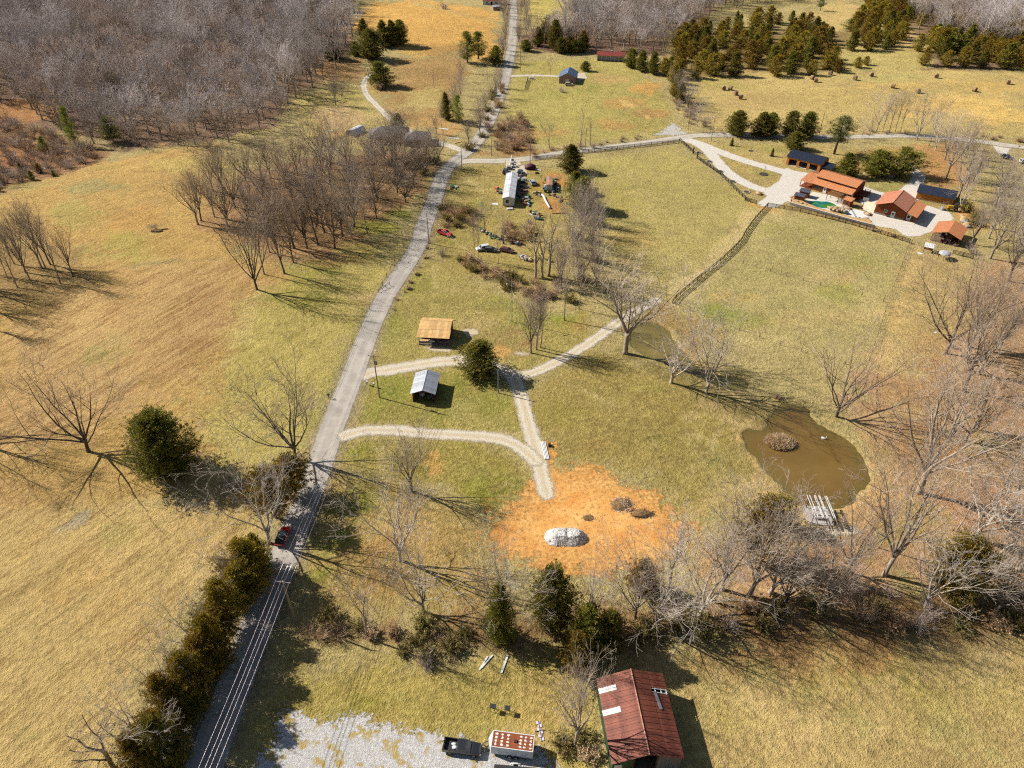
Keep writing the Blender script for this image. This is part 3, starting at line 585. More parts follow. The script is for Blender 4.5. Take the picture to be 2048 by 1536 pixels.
def perp(d, rr):
    q = Vector((rr.gauss(0,1), rr.gauss(0,1), rr.gauss(0,1))); q -= d * q.dot(d)
    return q.normalized() if q.length > 1e-6 else d.orthogonal().normalized()
class Tree:
    """bare broadleaf tree grown branch by branch; wood up to third-order limbs is the trunk, finer wood the crown"""
    def __init__(s, seed, H, trunk=.3, limbs=6, spread=45, counts=(6,6,6,3), r0=None, up=.16, lean=0.0, wob=.16, twig=.016, crown_from=3, lenr=(.62,.5,.46,.5)):
        s.rr = random.Random(seed); s.tr = MB(); s.cr = MB(); s.H = H; s.c = counts; s.up = up; s.wob = wob; s.tw = twig; s.cf = crown_from; s.lr = lenr
        rr = s.rr; r0 = r0 or H * .019
        p = Vector((0,0,-.4)); d = Vector((lean,0,1)).normalized(); pts = [p.copy()]; rad = [r0*1.5]
        n = 5; L = H*trunk/n
        for i in range(n):
            d = (d + perp(d, rr)*wob*.35).normalized(); p = p + d*L; pts.append(p.copy()); rad.append(r0*(1.05-.25*i/n))
        s.tr.tube(pts, rad, 8)
        az = rr.uniform(0, 6.28)
        for k in range(limbs):
            f = k/(max(1, limbs-1)); az += 2.4 + rr.uniform(-.4,.4)
            if k == 0: tilt = R(rr.uniform(2, 12)); q = p; l = H*(1-trunk)*.98
            else:
                tilt = R(spread*rr.uniform(.5, 1.15)); i = rr.choice([n, n, n-1, n-1, n-2] if trunk < .5 else [n, n-1, n-2, n-2]); q = pts[i]
                l = H*(1-trunk)*rr.uniform(.72,1.0)/max(.72, math.cos(tilt)*1.05)
            b = Vector((math.sin(tilt)*math.cos(az), math.sin(tilt)*math.sin(az), math.cos(tilt)))
            s.grow(q, b, l, r0*rr.uniform(.44,.6) if k else r0*.68, 1)
    def grow(s, p, d, L, r, lv):
        rr = s.rr; n = (0,6,4,3,2)[lv]; pts = [p]; rad = [r]; ds = [d]; tgt = s.tw*(3.2,2.6,1.9,1.2,.8)[lv]
        for i in range(n):
            f = (i+1)/n; w_ = s.wob*(1.0, 1.0, 1.25, 1.5, 1.6)[lv]
            d = (d + perp(d, rr)*w_ + Vector((0,0,s.up*(1 if lv < 3 else .5)))).normalized(); p = p + d*(L/n)
            pts.append(p); rad.append(max(r*(1-f)**.8, tgt)); ds.append(d)
        mb = s.tr if lv < s.cf else s.cr
        if lv == 4: rad[-1] = rad[-1]*.5
        mb.tube(pts, rad, (8,6,5,3,3)[lv], cap=False)
        if lv > len(s.c)-0 or lv > 4-1+0 and True:
            if lv >= 4: return
        c = s.c[lv-1] if lv-1 < len(s.c) else 0
        if not c: return
        m = max(1, int(round(c*rr.uniform(.8,1.25))))
        for k in range(m):
            f = (.22 if lv == 1 else .15) + (.80 if lv == 1 else .85)*(k+rr.uniform(.2,.9))/m; f = min(f, .99)
            x = f*n; i = int(x); q = pts[i].lerp(pts[i+1], x-i); dd = ds[min(i+1, n)]
            a = R(rr.uniform(26, 58)); b = (dd*math.cos(a) + perp(dd, rr)*math.sin(a)).normalized()
            if b.z < -.15 and rr.random() < .7: b.z *= -.3; b.normalize()
            l = L*s.lr[lv-1]*rr.uniform(.65,1.2)*(1.12-.5*f)
            s.grow(q, b, l, max(rad[min(i+1, n)]*.62, s.tw), lv+1)
def mesh_pair(t, wood, twig, name):
    return t.tr.mesh(name+'_trunk', wood, True), t.cr.mesh(name+'_crown', twig, False)
BARE = []
def add_bare(name, wood, tmat, **k):
    t = Tree(**k); BARE.append((*mesh_pair(t, wood, tmat, name), k['H']))
add_bare('spreading_oak', M_barkd, M_twigb, seed=3, H=17, trunk=.20, limbs=8, spread=56, counts=(7,7,6), twig=.011, up=.13)          # 0
add_bare('round_oak', M_barkd, M_twig, seed=12, H=16, trunk=.18, limbs=8, spread=46, counts=(7,7,6), up=.15, twig=.011)           # 1
add_bare('upright_tree', M_bark, M_twig, seed=21, H=18, trunk=.26, limbs=7, spread=36, counts=(7,6,6), up=.14, twig=.011)         # 2
add_bare('tall_tree', M_barkd, M_twigb, seed=33, H=20, trunk=.38, limbs=7, spread=40, counts=(7,6,5), up=.14, twig=.012)          # 3
add_bare('pale_tree', M_barkw, M_twigw, seed=44, H=16, trunk=.20, limbs=7, spread=44, counts=(7,6,6), wob=.22, twig=.011, up=.13)          # 4
add_bare('sapling_tree', M_barkd, M_twig, seed=55, H=12, trunk=.35, limbs=5, spread=32, counts=(6,6,4), up=.13, r0=.10, twig=.010)          # 5
add_bare('slender_tree', M_bark, M_twig, seed=66, H=16, trunk=.5, limbs=5, spread=28, counts=(6,5,5), up=.15, r0=.15, twig=.011)           # 6
add_bare('big_pale_tree', M_bark, M_twig, seed=77, H=24, trunk=.22, limbs=7, spread=38, counts=(8,6,6), up=.13, wob=.18, twig=.013)          # 7
add_bare('snag', M_bark, M_twig, seed=88, H=14, trunk=.45, limbs=3, spread=22, counts=(4,2,0), up=.2, r0=.3, twig=.03, wob=.2)          # 8
FOREST = []
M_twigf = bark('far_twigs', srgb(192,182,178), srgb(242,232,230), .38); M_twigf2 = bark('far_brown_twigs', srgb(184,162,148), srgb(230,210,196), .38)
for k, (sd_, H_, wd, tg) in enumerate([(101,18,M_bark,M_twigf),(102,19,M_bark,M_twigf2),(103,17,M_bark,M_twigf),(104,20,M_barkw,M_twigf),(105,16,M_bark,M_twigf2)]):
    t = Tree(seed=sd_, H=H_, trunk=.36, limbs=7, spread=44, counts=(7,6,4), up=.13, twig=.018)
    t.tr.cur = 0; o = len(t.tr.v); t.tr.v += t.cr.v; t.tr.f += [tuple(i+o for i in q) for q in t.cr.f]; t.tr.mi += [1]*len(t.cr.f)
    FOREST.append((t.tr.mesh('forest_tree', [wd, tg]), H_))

def leaf_blade(mb, p, d, n_, L, wd):
    s_ = d.cross(n_).normalized()*wd*.5
    mb.add([p, p + d*L*.55 + s_, p + d*L, p + d*L*.55 - s_], [(0,1,2,3)])
def cedar_mesh(seed, prof, nb, tufts, L=.30, wd=.12, H=10, lob=.22, droop=0.0, gap=.0, per=11, tr_=.036):
    """evergreen: boughs reach out to the outline, each carries tufts of small upswept sprays"""
    rr = random.Random(seed); tr = MB(); cr = MB()
    zs = [q[0] for q in prof]; rs = [q[1] for q in prof]
    ph = [rr.uniform(0,6.28) for _ in range(6)]
    def rad(z, a): return float(np.interp(z, zs, rs))*(1 + lob*(.5*math.sin(3*a+ph[0]+z*5)+.35*math.sin(5*a+ph[1]-z*9)+.45*math.sin(2*a+ph[2]+z*14)))
    tr.tube([(0,0,-.4),(.05,.02,H*.3),(0,.05,H*.6),(0,0,H*.93)], [H*.022,H*.018,H*.012,H*.003], 7)
    for k in range(nb):
        z = zs[0] + (zs[-1]-zs[0])*(k+rr.random())/nb*.99; a = rr.uniform(0,6.283)
        if rr.random() < gap: continue
        r = rad(z, a)*rr.choice([.55,.8,.9,1.0,1.08,1.15]); z0 = max(.04, z - r*(.45 - droop))
        b = Vector((r*math.cos(a), r*math.sin(a), z))*H; s0 = Vector((0,0,min(z0, .95)))*H
        tr.tube([s0, s0.lerp(b,.5)+Vector((0,0,H*.01)), b], [H*.005,H*.003,H*.0015], 3, cap=False)
        for j in range(tufts):
            f = .3 + .7*(j+rr.random()*.8)/tufts; R_ = tr_*H*rr.uniform(.7,1.25); q = s0.lerp(b, f) + Vector((rr.gauss(0,1), rr.gauss(0,1), rr.gauss(0,.7)))*R_*.7
            out = Vector((math.cos(a), math.sin(a), .9-droop*2)).normalized()
            for i in range(per):
                d = (out*.75 + Vector((rr.gauss(0,.62), rr.gauss(0,.62), rr.gauss(0,.5)))).normalized(); leaf_blade(cr, q + d*R_*rr.uniform(-.1,.75), d, perp(d, rr), L*rr.uniform(.7,1.4), wd*rr.uniform(.7,1.3))
    return tr, cr
CEDAR = []
def add_cedar(name, m, *a, **k):
    tr, cr = cedar_mesh(*a, **k); CEDAR.append((tr.mesh(name+'_trunk', M_barkd, True), cr.mesh(name+'_crown', m, False), k.get('H', 10)))
CONE = [(.05,.20),(.14,.30),(.3,.31),(.5,.26),(.7,.18),(.86,.10),(.97,.03)]
OVAL = [(.06,.18),(.16,.32),(.34,.40),(.55,.40),(.74,.31),(.9,.17),(.98,.06)]
OPEN = [(.22,.14),(.32,.28),(.48,.36),(.66,.36),(.82,.27),(.94,.14),(.99,.05)]
add_cedar('cone_cedar', M_cedar, 5, CONE, 300, 5, H=10, lob=.3)
add_cedar('oval_cedar', M_cedar, 6, OVAL, 400, 5, H=10, lob=.3)
add_cedar('open_cedar', M_cedary, 7, OPEN, 260, 5, H=10, gap=.12, lob=.4)
add_cedar('lean_cedar', M_cedar, 8, [(.04,.22),(.2,.34),(.45,.34),(.65,.24),(.8,.20),(.95,.06)], 330, 5, H=10, lob=.42)
add_cedar('olive_cedar', M_cedary, 9, OVAL, 340, 5, H=10, lob=.4)
add_cedar('big_cedar', M_cedar, 10, [(.05,.24),(.14,.36),(.34,.42),(.55,.40),(.74,.32),(.9,.18),(.98,.05)], 700, 6, H=15, L=.34, wd=.14, lob=.24, tr_=.03)     # 5
add_cedar('pine', M_pine, 11, [(.35,.10),(.45,.20),(.6,.26),(.75,.24),(.9,.14),(.98,.05)], 110, 5, H=14, L=.45, wd=.08, lob=.4, gap=.15, per=14)      # 6
add_cedar('white_pine', M_pineb, 12, [(.15,.12),(.3,.24),(.5,.24),(.7,.17),(.88,.09),(.98,.03)], 150, 5, H=14, L=.5, wd=.10, lob=.35, gap=.1, droop=.2)      # 7
add_cedar('spruce', M_pineb, 13, [(.12,.22),(.25,.38),(.45,.46),(.62,.42),(.8,.28),(.95,.10)], 200, 6, H=12, L=.42, wd=.12, lob=.38, droop=.2)       # 8
CEDF = []
for k, m in enumerate((M_cedar, M_cedary, M_cedary)):
    tr, cr = cedar_mesh(40+k, (CONE, OVAL, OVAL)[k], 190, 4, H=10, L=.42, wd=.22, lob=.36, per=7)
    o = len(tr.v); tr.v += cr.v; tr.f += [tuple(i+o for i in q) for q in cr.f]; tr.mi += [1]*len(cr.f); CEDF.append((tr.mesh('far_cedar', [M_barkd, m]), 10))

def shrub_mesh(seed, wood, twigs=260, leaf=None, nleaf=0, flat=1.0):
    """low thicket about 2.4 m across and 2 m high: many stems, side twigs, a few leaves"""
    rr = random.Random(seed); mb = MB()
    for k in range(46):
        a = rr.uniform(0,6.283); r0_ = rr.uniform(0,.5); ti = rr.uniform(.1,.95); L = rr.uniform(1.1,2.2)*flat
        p = Vector((r0_*math.cos(a), r0_*math.sin(a), -.1)); d = Vector((math.sin(ti)*math.cos(a), math.sin(ti)*math.sin(a), math.cos(ti))); pts = [p]
        for i in range(3):
            d = (d + perp(d, rr)*.22).normalized(); p = p + d*L/3; pts.append(p)
        mb.tube(pts, [.03,.024,.017,.008], 3, cap=False)
        for j in range(twigs//46):
            x = rr.uniform(.6,2.95); i = int(x); q = pts[i].lerp(pts[i+1], x-i); b = (d + perp(d, rr)*rr.uniform(.5,1.2)).normalized()
            l = rr.uniform(.3,.8); m = q + b*l*.5 + perp(b, rr)*l*.12; mb.tube([q, m, m + (b+perp(b, rr)*.4).normalized()*l*.5], [.013,.010,.005], 3, cap=False)
            if leaf is not None:
                mb.cur = 1
                for _ in range(nleaf):
                    dd = Vector((rr.gauss(0,1), rr.gauss(0,1), rr.gauss(.3,1))).normalized(); leaf_blade(mb, q + b*l*rr.random() + perp(b, rr)*.1, dd, perp(dd, rr), rr.uniform(.14,.3), rr.uniform(.08,.17))
                mb.cur = 0
    return mb
M_thick = bark('thicket_stems', srgb(168,138,108), srgb(216,186,152)); M_thickg = bark('grey_thicket_stems', srgb(172,152,134), srgb(220,200,182))
SHRUB = [shrub_mesh(1, M_thick, 320).mesh('brown_shrub', [M_thick]), shrub_mesh(2, M_thickg, 320).mesh('grey_shrub', [M_thickg]),
         shrub_mesh(3, M_thick, 276, 1, 5).mesh('green_shrub', [M_thick, M_shrubg]), shrub_mesh(4, M_thick, 276, 1, 5).mesh('russet_shrub', [M_thick, M_leafb]),
         shrub_mesh(5, M_thick, 276, 1, 7).mesh('straw_clump', [M_thick, M_straw])]

# ================================================================== PLANTS: PLACED
def place_pair(pair, name, label, group, base, h, wx=1.0, rz=None, lean=(0,0)):
    t = thing(name, label, 'tree', base, 0, group); t.rotation_euler = (lean[0], lean[1], rz if rz is not None else random.uniform(0, 6.28))
    s_ = h/pair[2]; t.scale = (s_*wx, s_*wx, s_)
    link('trunk', pair[0], t); link('crown', pair[1], t); return t
def bare(px, py, ty, v, label, wx=1.0, group=None, rz=None, name='bare_tree', lean=(0,0)):
    b = G(px, py); return place_pair(BARE[v], name, label, group, b, top_h(b, ty)*1.02, wx, rz, lean)
def cedar(px, py, ty, wpx, v, label, group=None, name='cedar_tree', rz=None):
    b = G(px, py); h = top_h(b, ty); w0 = wpx*mpp(b); h = max(2.0, h - w0*.18)
    natural = {0:.62,1:.80,2:.72,3:.70,4:.80,5:.84,6:.52,7:.48,8:.92}[v]*h
    return place_pair(CEDAR[v], name, label, group, b, h, min(1.6, max(.55, w0/natural)), rz)
# --- lone and nameable bare trees (base column, base row, tip row)
LONE = [
 (177,903,771,0,'wide bare tree left of the big round cedar in the tan field',1.1),
 (514,579,437,1,'tall bare tree standing at the near tip of the left grove',.8),
 (591,919,776,1,'bare tree at the road edge above the olive cedars',1.0),
 (824,983,874,2,'slim bare tree just below the curved gravel drive',.95),
 (799,1121,970,4,'tall grey bare tree left of the orange clay pad',.8),
 (847,1224,1116,4,'short-trunked grey bare tree above the brush left of centre',1.0),
 (1339,1181,1049,6,'leaning thin bare tree at the right end of the clay pad',1.3),
 (1442,1178,1046,2,'bare forked tree right of the clay pad in the wooded strip',1.1),
 (1498,1192,1011,7,'tallest pale bare tree in front of the brown cedar by the pond',.9),
 (1540,1185,1062,4,'twisted bare tree below the pond dock, leaning right',1.2),
 (1696,1146,1027,1,'small bare tree just right of the white dock',.8),
 (1768,1150,925,7,'very tall twin-stemmed bare tree in the wood below the pond',.75),
 (1672,833,712,0,'dark-trunked bare tree on the right bank of the big pond',1.05),
 (1250,707,532,2,'tall bare tree between the gravel lane and the small pond',1.25),
 (1342,765,662,4,'spreading pale bare tree on the near bank of the small pond',1.2),
 (1412,786,642,4,'tall grey bare tree at the end of the small pond',.85),
 (1062,706,596,2,'left stem of the bare trio beside the gravel lane',.75),
 (1073,699,590,2,'middle stem of the bare trio beside the gravel lane',.65),
 (1081,695,585,6,'right stem of the bare trio beside the gravel lane',.9),
 (1129,641,512,6,'slim bare tree standing alone on bright green grass',.8),
 (1150,1490,1335,2,'dense grey bare tree left of the rusty red barn',.62),
 (1891,707,545,0,'dark-limbed bare tree at the edge of the right wood',.85),
 (1938,694,541,2,'bare tree behind the dark-limbed one at the wood edge',.9),
 (1928,783,640,3,'bare tree with a dark trunk in the middle of the right wood',.9),
 (1955,748,600,7,'leaning pale bare tree in the upper right wood',.8),
 (1838,985,735,7,'giant bare tree with wide limbs right of the pond',.95),
 (1930,882,770,0,'crooked bare tree beside the giant one in the right wood',1.0),
 (1948,1076,940,4,'pale many-limbed bare tree above the olive cedar on the right',1.2),
 (1912,1062,955,6,'thin bare tree just behind the olive cedar on the right',1.0),
 (1964,1142,1050,4,'white-barked fallen-looking tree right of the olive cedar',1.3),
 (2035,1140,1010,4,'white-limbed bare tree at the right edge of the wood',1.1),
 (1757,1096,1004,6,'thin crooked bare tree between the dock and the giant tree',.9),
 (1821,980,880,6,'thin bare tree left of the giant tree by the pond',.8),
 (538,1086,941,4,'grey bare tree beside the red car',.9),
 (297,1516,1425,4,'white-limbed dead tree in the hedge at the bottom left',.9),
 (231,1538,1455,8,'bare dead tree at the field edge in the bottom left corner',1.2),
 (400,1295,1215,4,'pale bare tree sticking out of the roadside hedge',.9),
 (458,1180,1100,6,'thin pale tree among the roadside hedge cedars',1.2),
 (350,1400,1318,4,'pale twiggy tree in the lower roadside hedge',.8),
 (1011,1272,1112,4,'vine-grey bare tree left of the two tall cedars',.6),
 (1184,1233,1128,4,'bare grey tree between the cedars below the clay',.7),
 (1400,1230,1110,4,'grey tangled bare tree in the wooded strip right of centre',1.1),
 (733,1277,1163,6,'thin bare tree above the brush near the roadside pole',1.0),
 (1310,1255,1140,4,'whitish arching bare tree in the wooded strip',1.1),
 (1270,1235,1130,1,'twiggy bare tree behind the small yellow cedar',.8),
 (1570,1210,1100,1,'round twiggy bare tree in the wooded strip below the dock',.9),
 (1650,1215,1110,1,'fine-twigged bare tree in the wooded strip left of the giant stems',.9),
 (1850,1215,1090,4,'pale bare tree below the olive cedar in the right strip',.9),
 (1990,1225,1100,1,'bare tree at the far right end of the wooded strip',1.0),
 (1071,556,446,8,'broken dead tree trunk in the junk yard, leftmost of three',1.0),
 (1085,555,452,8,'broken dead tree trunk in the junk yard, middle of three',1.0),
 (1097,552,450,8,'broken dead tree trunk in the junk yard, rightmost of three',1.1),
 (949,517,433,6,'slim bare trunk beside the white car, left of the pair',.5),
 (957,523,425,6,'slim bare trunk beside the white car, right of the pair',.5),
 (997,527,462,6,'thin bare tree in the brush of the junk yard',.6),
 (1005,503,420,6,'thin bare tree behind the junk yard brush',.6),
 (972,470,400,5,'small bare tree in front of the white home',1.0),
 (1119,560,480,4,'crooked pale tree at the right of the junk yard',.9),
 (1098,295,245,5,'small round bare tree across the lane from the white home',1.0),
 (1160,292,228,8,'bare two-stemmed tree by the lane with a dead leafy branch',.9),
 (1180,290,235,8,'bare forked tree right beside it along the lane',.8),
 (1101,150,118,5,'small bare tree behind the little grey house',.8),
 (1175,138,112,5,'thin bare tree beside the small lone cedar',.6),
 (684,196,165,0,'bare tree at the foot of the field track',.9),
 (672,210,150,2,'bare tree left of the foot of the field track',.9),
 (-62,880,725,0,'',.85),
]
for k, a in enumerate(LONE):
    lab = a[4] or 'bare tree just outside the left edge of the picture'
    bare(a[0], a[1], a[2], a[3], lab, a[5], 'bare trees past the left edge' if not a[4] else None, rz=k*2.399)
def scatter(px, sp, seed, keep=None, world=None, tries=30):
    """random spots with at least sp metres between them inside a region drawn on the photograph"""
    rr = random.Random(seed); poly = world or W(px); x0, x1, y0, y1 = bounds(poly, 0); cell = {}; out = []
    n = int((x1-x0)*(y1-y0)/(sp*sp)*3.0)
    cx = np.array([rr.uniform(x0, x1) for _ in range(n)]); cy = np.array([rr.uniform(y0, y1) for _ in range(n)])
    ok = sd_poly(cx, cy, poly) > 0
    for x, y in zip(cx[ok], cy[ok]):
        i, j = int(x//sp), int(y//sp)
        if any((x-a)**2 + (y-b)**2 < sp*sp for u in (-1,0,1) for v_ in (-1,0,1) for a, b in cell.get((i+u, j+v_), ())): continue
        cell.setdefault((i, j), []).append((x, y)); out.append((x, y))
    return out
def grove(px, sp, hs, vs, label, group, seed, wx=(.8,1.1), name='bare_tree'):
    rr = random.Random(seed); pts = scatter(px, sp, seed)
    for x, y in pts:
        place_pair(BARE[rr.choice(vs)], name, label, group, Vector((x, y, zat(x, y))), rr.uniform(*hs), rr.uniform(*wx), rr.uniform(0,6.28))
    return len(pts)
N = 0
# left edge grove: tall slim stems
for k, (x, y, ty) in enumerate([(92,537,410),(101,529,415),(84,536,408),(121,567,440),(146,553,457),(29,528,440),(15,556,470),(52,545,430),(60,560,450),(-20,545,430),(-40,570,440),(-10,590,450),(-60,540,420),(-30,620,480),(-70,600,450),(35,575,470),(-90,570,430),(-15,660,560)]):
    bare(x, y, ty, (6,3,2)[k % 3], 'tall slim bare tree in the grove at the left edge', .62 if k % 3 else .9, 'bare trees of the grove at the left edge')
# grove left of the road
for x, y, ty, v, wx_ in [(396,449,345,2,1.0),(403,442,340,3,.8),(429,434,345,2,.9),(426,382,300,2,1.0),(569,547,425,3,.7),(529,549,440,6,1.2),(587,525,420,3,.6),(615,497,400,3,.7),(670,496,385,3,.7),(636,490,380,3,.7),(705,478,370,4,.8),(685,473,372,3,.7),(455,452,365,2,.9),(540,505,400,6,1.2),(735,465,390,6,.9)]:
    bare(x, y, ty, v, 'bare tree of the thick grove left of the road', wx_, 'bare trees of the grove left of the road')
N += grove([(450,440),(440,390),(520,345),(600,325),(700,315),(790,315),(860,310),(870,335),(820,400),(770,440),(700,470),(620,490),(545,520),(500,480)], 7.2, (10,19), [1,2,3,0,1,0], 'bare tree of the thick grove left of the road', 'bare trees of the grove left of the road', 11)
# line along the upper road
N += grove([(925,285),(960,250),(980,200),(1000,150),(1006,90),(1006,0),(1014,0),(1016,100),(1004,170),(985,225),(965,265),(940,290)], 6.5, (9,13), [1,2,5], 'bare tree in the line along the left side of the upper road', 'bare trees along the upper road', 12)
N += grove([(865,268),(900,200),(925,130),(940,130),(925,200),(900,275)], 7, (8,13), [2,5,6], 'bare tree in the strip between the upper field and the road', 'bare trees between the upper field and the road', 13)
N += grove([(1034,100),(1042,30),(1050,0),(1058,0),(1062,80),(1050,110)], 7, (9,13), [2,5,6], 'bare tree on the right side of the upper road', 'bare trees right of the upper road', 14)
# line between junk yard and pasture
N += grove([(1120,600),(1125,540),(1150,430),(1195,430),(1205,520),(1200,590),(1160,625)], 4.6, (11,17), [2,4,6,1], 'bare tree in the dense line between junk yard and pasture', 'bare trees between the junk yard and the pasture', 15, (.6,.9))
# line right of the upper clearing
N += grove([(1345,180),(1370,200),(1385,240),(1440,262),(1420,272),(1375,262),(1355,215)], 6, (8,13), [1,4,5], 'bare tree in the brushy line left of the hay field', 'bare trees left of the hay field', 16)
# trees along the lane behind the ranch
for x, y, ty in [(1752,262,190),(1765,264,195),(1778,265,185),(1790,264,180),(1800,266,200),(1833,280,195),(1690,280,235),(1722,276,240),(1858,292,200),(1735,282,238)]:
    bare(x, y, ty, random.choice([4,6,6]), 'bare tree along the lane behind the ranch', .8, 'bare trees along the lane behind the ranch')
N += grove([(1870,300),(1905,290),(1950,330),(2000,420),(2060,500),(2060,610),(1990,560),(1945,500),(1930,450),(1885,400)], 8.5, (13,20), [7,4,3,2], 'pale bare tree in the tall line right of the ranch', 'bare trees in the line right of the ranch', 17)
N += grove([(1960,590),(2090,560),(2090,1180),(1985,1180),(1900,1120),(1870,1000),(1905,930),(1985,760)], 10.0, (13,19), [7,4,2,6], 'bare tree on the leaf-covered floor of the right wood', 'bare trees of the right wood', 18)
# left house screen
N += grove([(740,305),(800,300),(890,300),(885,330),(820,345),(760,330)], 7, (9,15), [2,5,6], 'bare tree in front of the grey house on the left', 'bare trees in front of the grey house', 19)
print('placed grove trees', N)
# --- the big woods: the nearest 170 as trees, the rest as one mass
def wood(px, sp, seed): return scatter(px, sp, seed)
W1 = wood([(-130,180),(-60,190),(60,232),(140,262),(230,290),(300,282),(410,290),(470,285),(520,262),(560,238),(600,195),(640,168),(690,125),(712,70),(700,10),(690,-50),(-180,-50)], 7.4, 31)
W2 = wood([(1052,100),(1120,104),(1240,100),(1330,112),(1350,75),(1420,35),(1500,10),(1620,-10),(1620,-45),(1130,-45),(1140,30),(1120,70)], 7.2, 32)
W3 = wood([(1800,20),(1850,90),(1930,110),(2110,125),(2110,-45),(1650,-45),(1700,0)], 7.4, 33)
allw = sorted([(y, x, 0) for x, y in W1] + [(y, x, 1) for x, y in W2] + [(y, x, 2) for x, y in W3])
rr = random.Random(9); far_pts = []
WL = [('bare tree in the front rows of the large wood at upper left', 'bare trees of the upper left wood'), ('bare tree in the front rows of the wood behind the long red-roofed shed', 'bare trees of the wood behind the red-roofed shed'), ('bare tree in the wood at the upper right corner', 'bare trees of the upper right wood')]
n_each = [0, 0, 0]; lim = (20, 10, 5)
for y, x, k in allw:
    if n_each[k] < lim[k]:
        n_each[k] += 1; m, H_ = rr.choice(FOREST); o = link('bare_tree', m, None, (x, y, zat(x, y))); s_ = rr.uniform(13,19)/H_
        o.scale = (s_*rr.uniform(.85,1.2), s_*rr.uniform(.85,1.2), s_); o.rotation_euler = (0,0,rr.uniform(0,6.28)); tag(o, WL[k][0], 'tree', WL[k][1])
    else: far_pts.append((x, y, zat(x, y)))
print('forest', len(allw), 'mass', len(far_pts))
def mass(name, pts, variants, hs, label, seed):
    """one object that grows a copy of a tree on each of its points"""
    rr = random.Random(seed); col = D.collections.new(name + '_kinds')
    for i, (m, H_) in enumerate(variants): col.objects.link(D.objects.new(f'{name}_kind_{i}', m))
    me = D.meshes.new(name); me.from_pydata(pts, [], [])
    for nm, ty, vals in (('tree_scale', 'FLOAT', [rr.uniform(*hs)/variants[0][1] for _ in pts]), ('tree_turn', 'FLOAT', [rr.uniform(0,6.28) for _ in pts]), ('tree_kind', 'INT', [rr.randrange(len(variants)) for _ in pts])):
        a = me.attributes.new(nm, ty, 'POINT'); a.data.foreach_set('value', vals)
    o = link(name, me); g = D.node_groups.new(name, 'GeometryNodeTree')
    g.interface.new_socket('Geometry', in_out='INPUT', socket_type='NodeSocketGeometry'); g.interface.new_socket('Geometry', in_out='OUTPUT', socket_type='NodeSocketGeometry')
    N_ = g.nodes.new; gi = N_('NodeGroupInput'); go = N_('NodeGroupOutput'); ip = N_('GeometryNodeInstanceOnPoints'); ci = N_('GeometryNodeCollectionInfo')
    ci.inputs['Collection'].default_value = col; ci.inputs['Separate Children'].default_value = True; ci.inputs['Reset Children'].default_value = True
    def na(nm, ty): q = N_('GeometryNodeInputNamedAttribute'); q.data_type = ty; q.inputs[0].default_value = nm; return q.outputs[0]
    cb = N_('ShaderNodeCombineXYZ'); L = g.links.new
    L(gi.outputs[0], ip.inputs['Points']); L(ci.outputs[0], ip.inputs['Instance']); ip.inputs['Pick Instance'].default_value = True
    L(na('tree_kind', 'INT'), ip.inputs['Instance Index']); L(na('tree_turn', 'FLOAT'), cb.inputs[2]); L(cb.outputs[0], ip.inputs['Rotation']); L(na('tree_scale', 'FLOAT'), ip.inputs['Scale'])
    L(ip.outputs[0], go.inputs[0]); md = o.modifiers.new('grow', 'NODES'); md.node_group = g
    return tag(o, label, 'woodland', None, 'stuff')
mass('woodland', far_pts, FOREST, (10,22), 'mass of grey bare trees of the far woods across the top', 3)

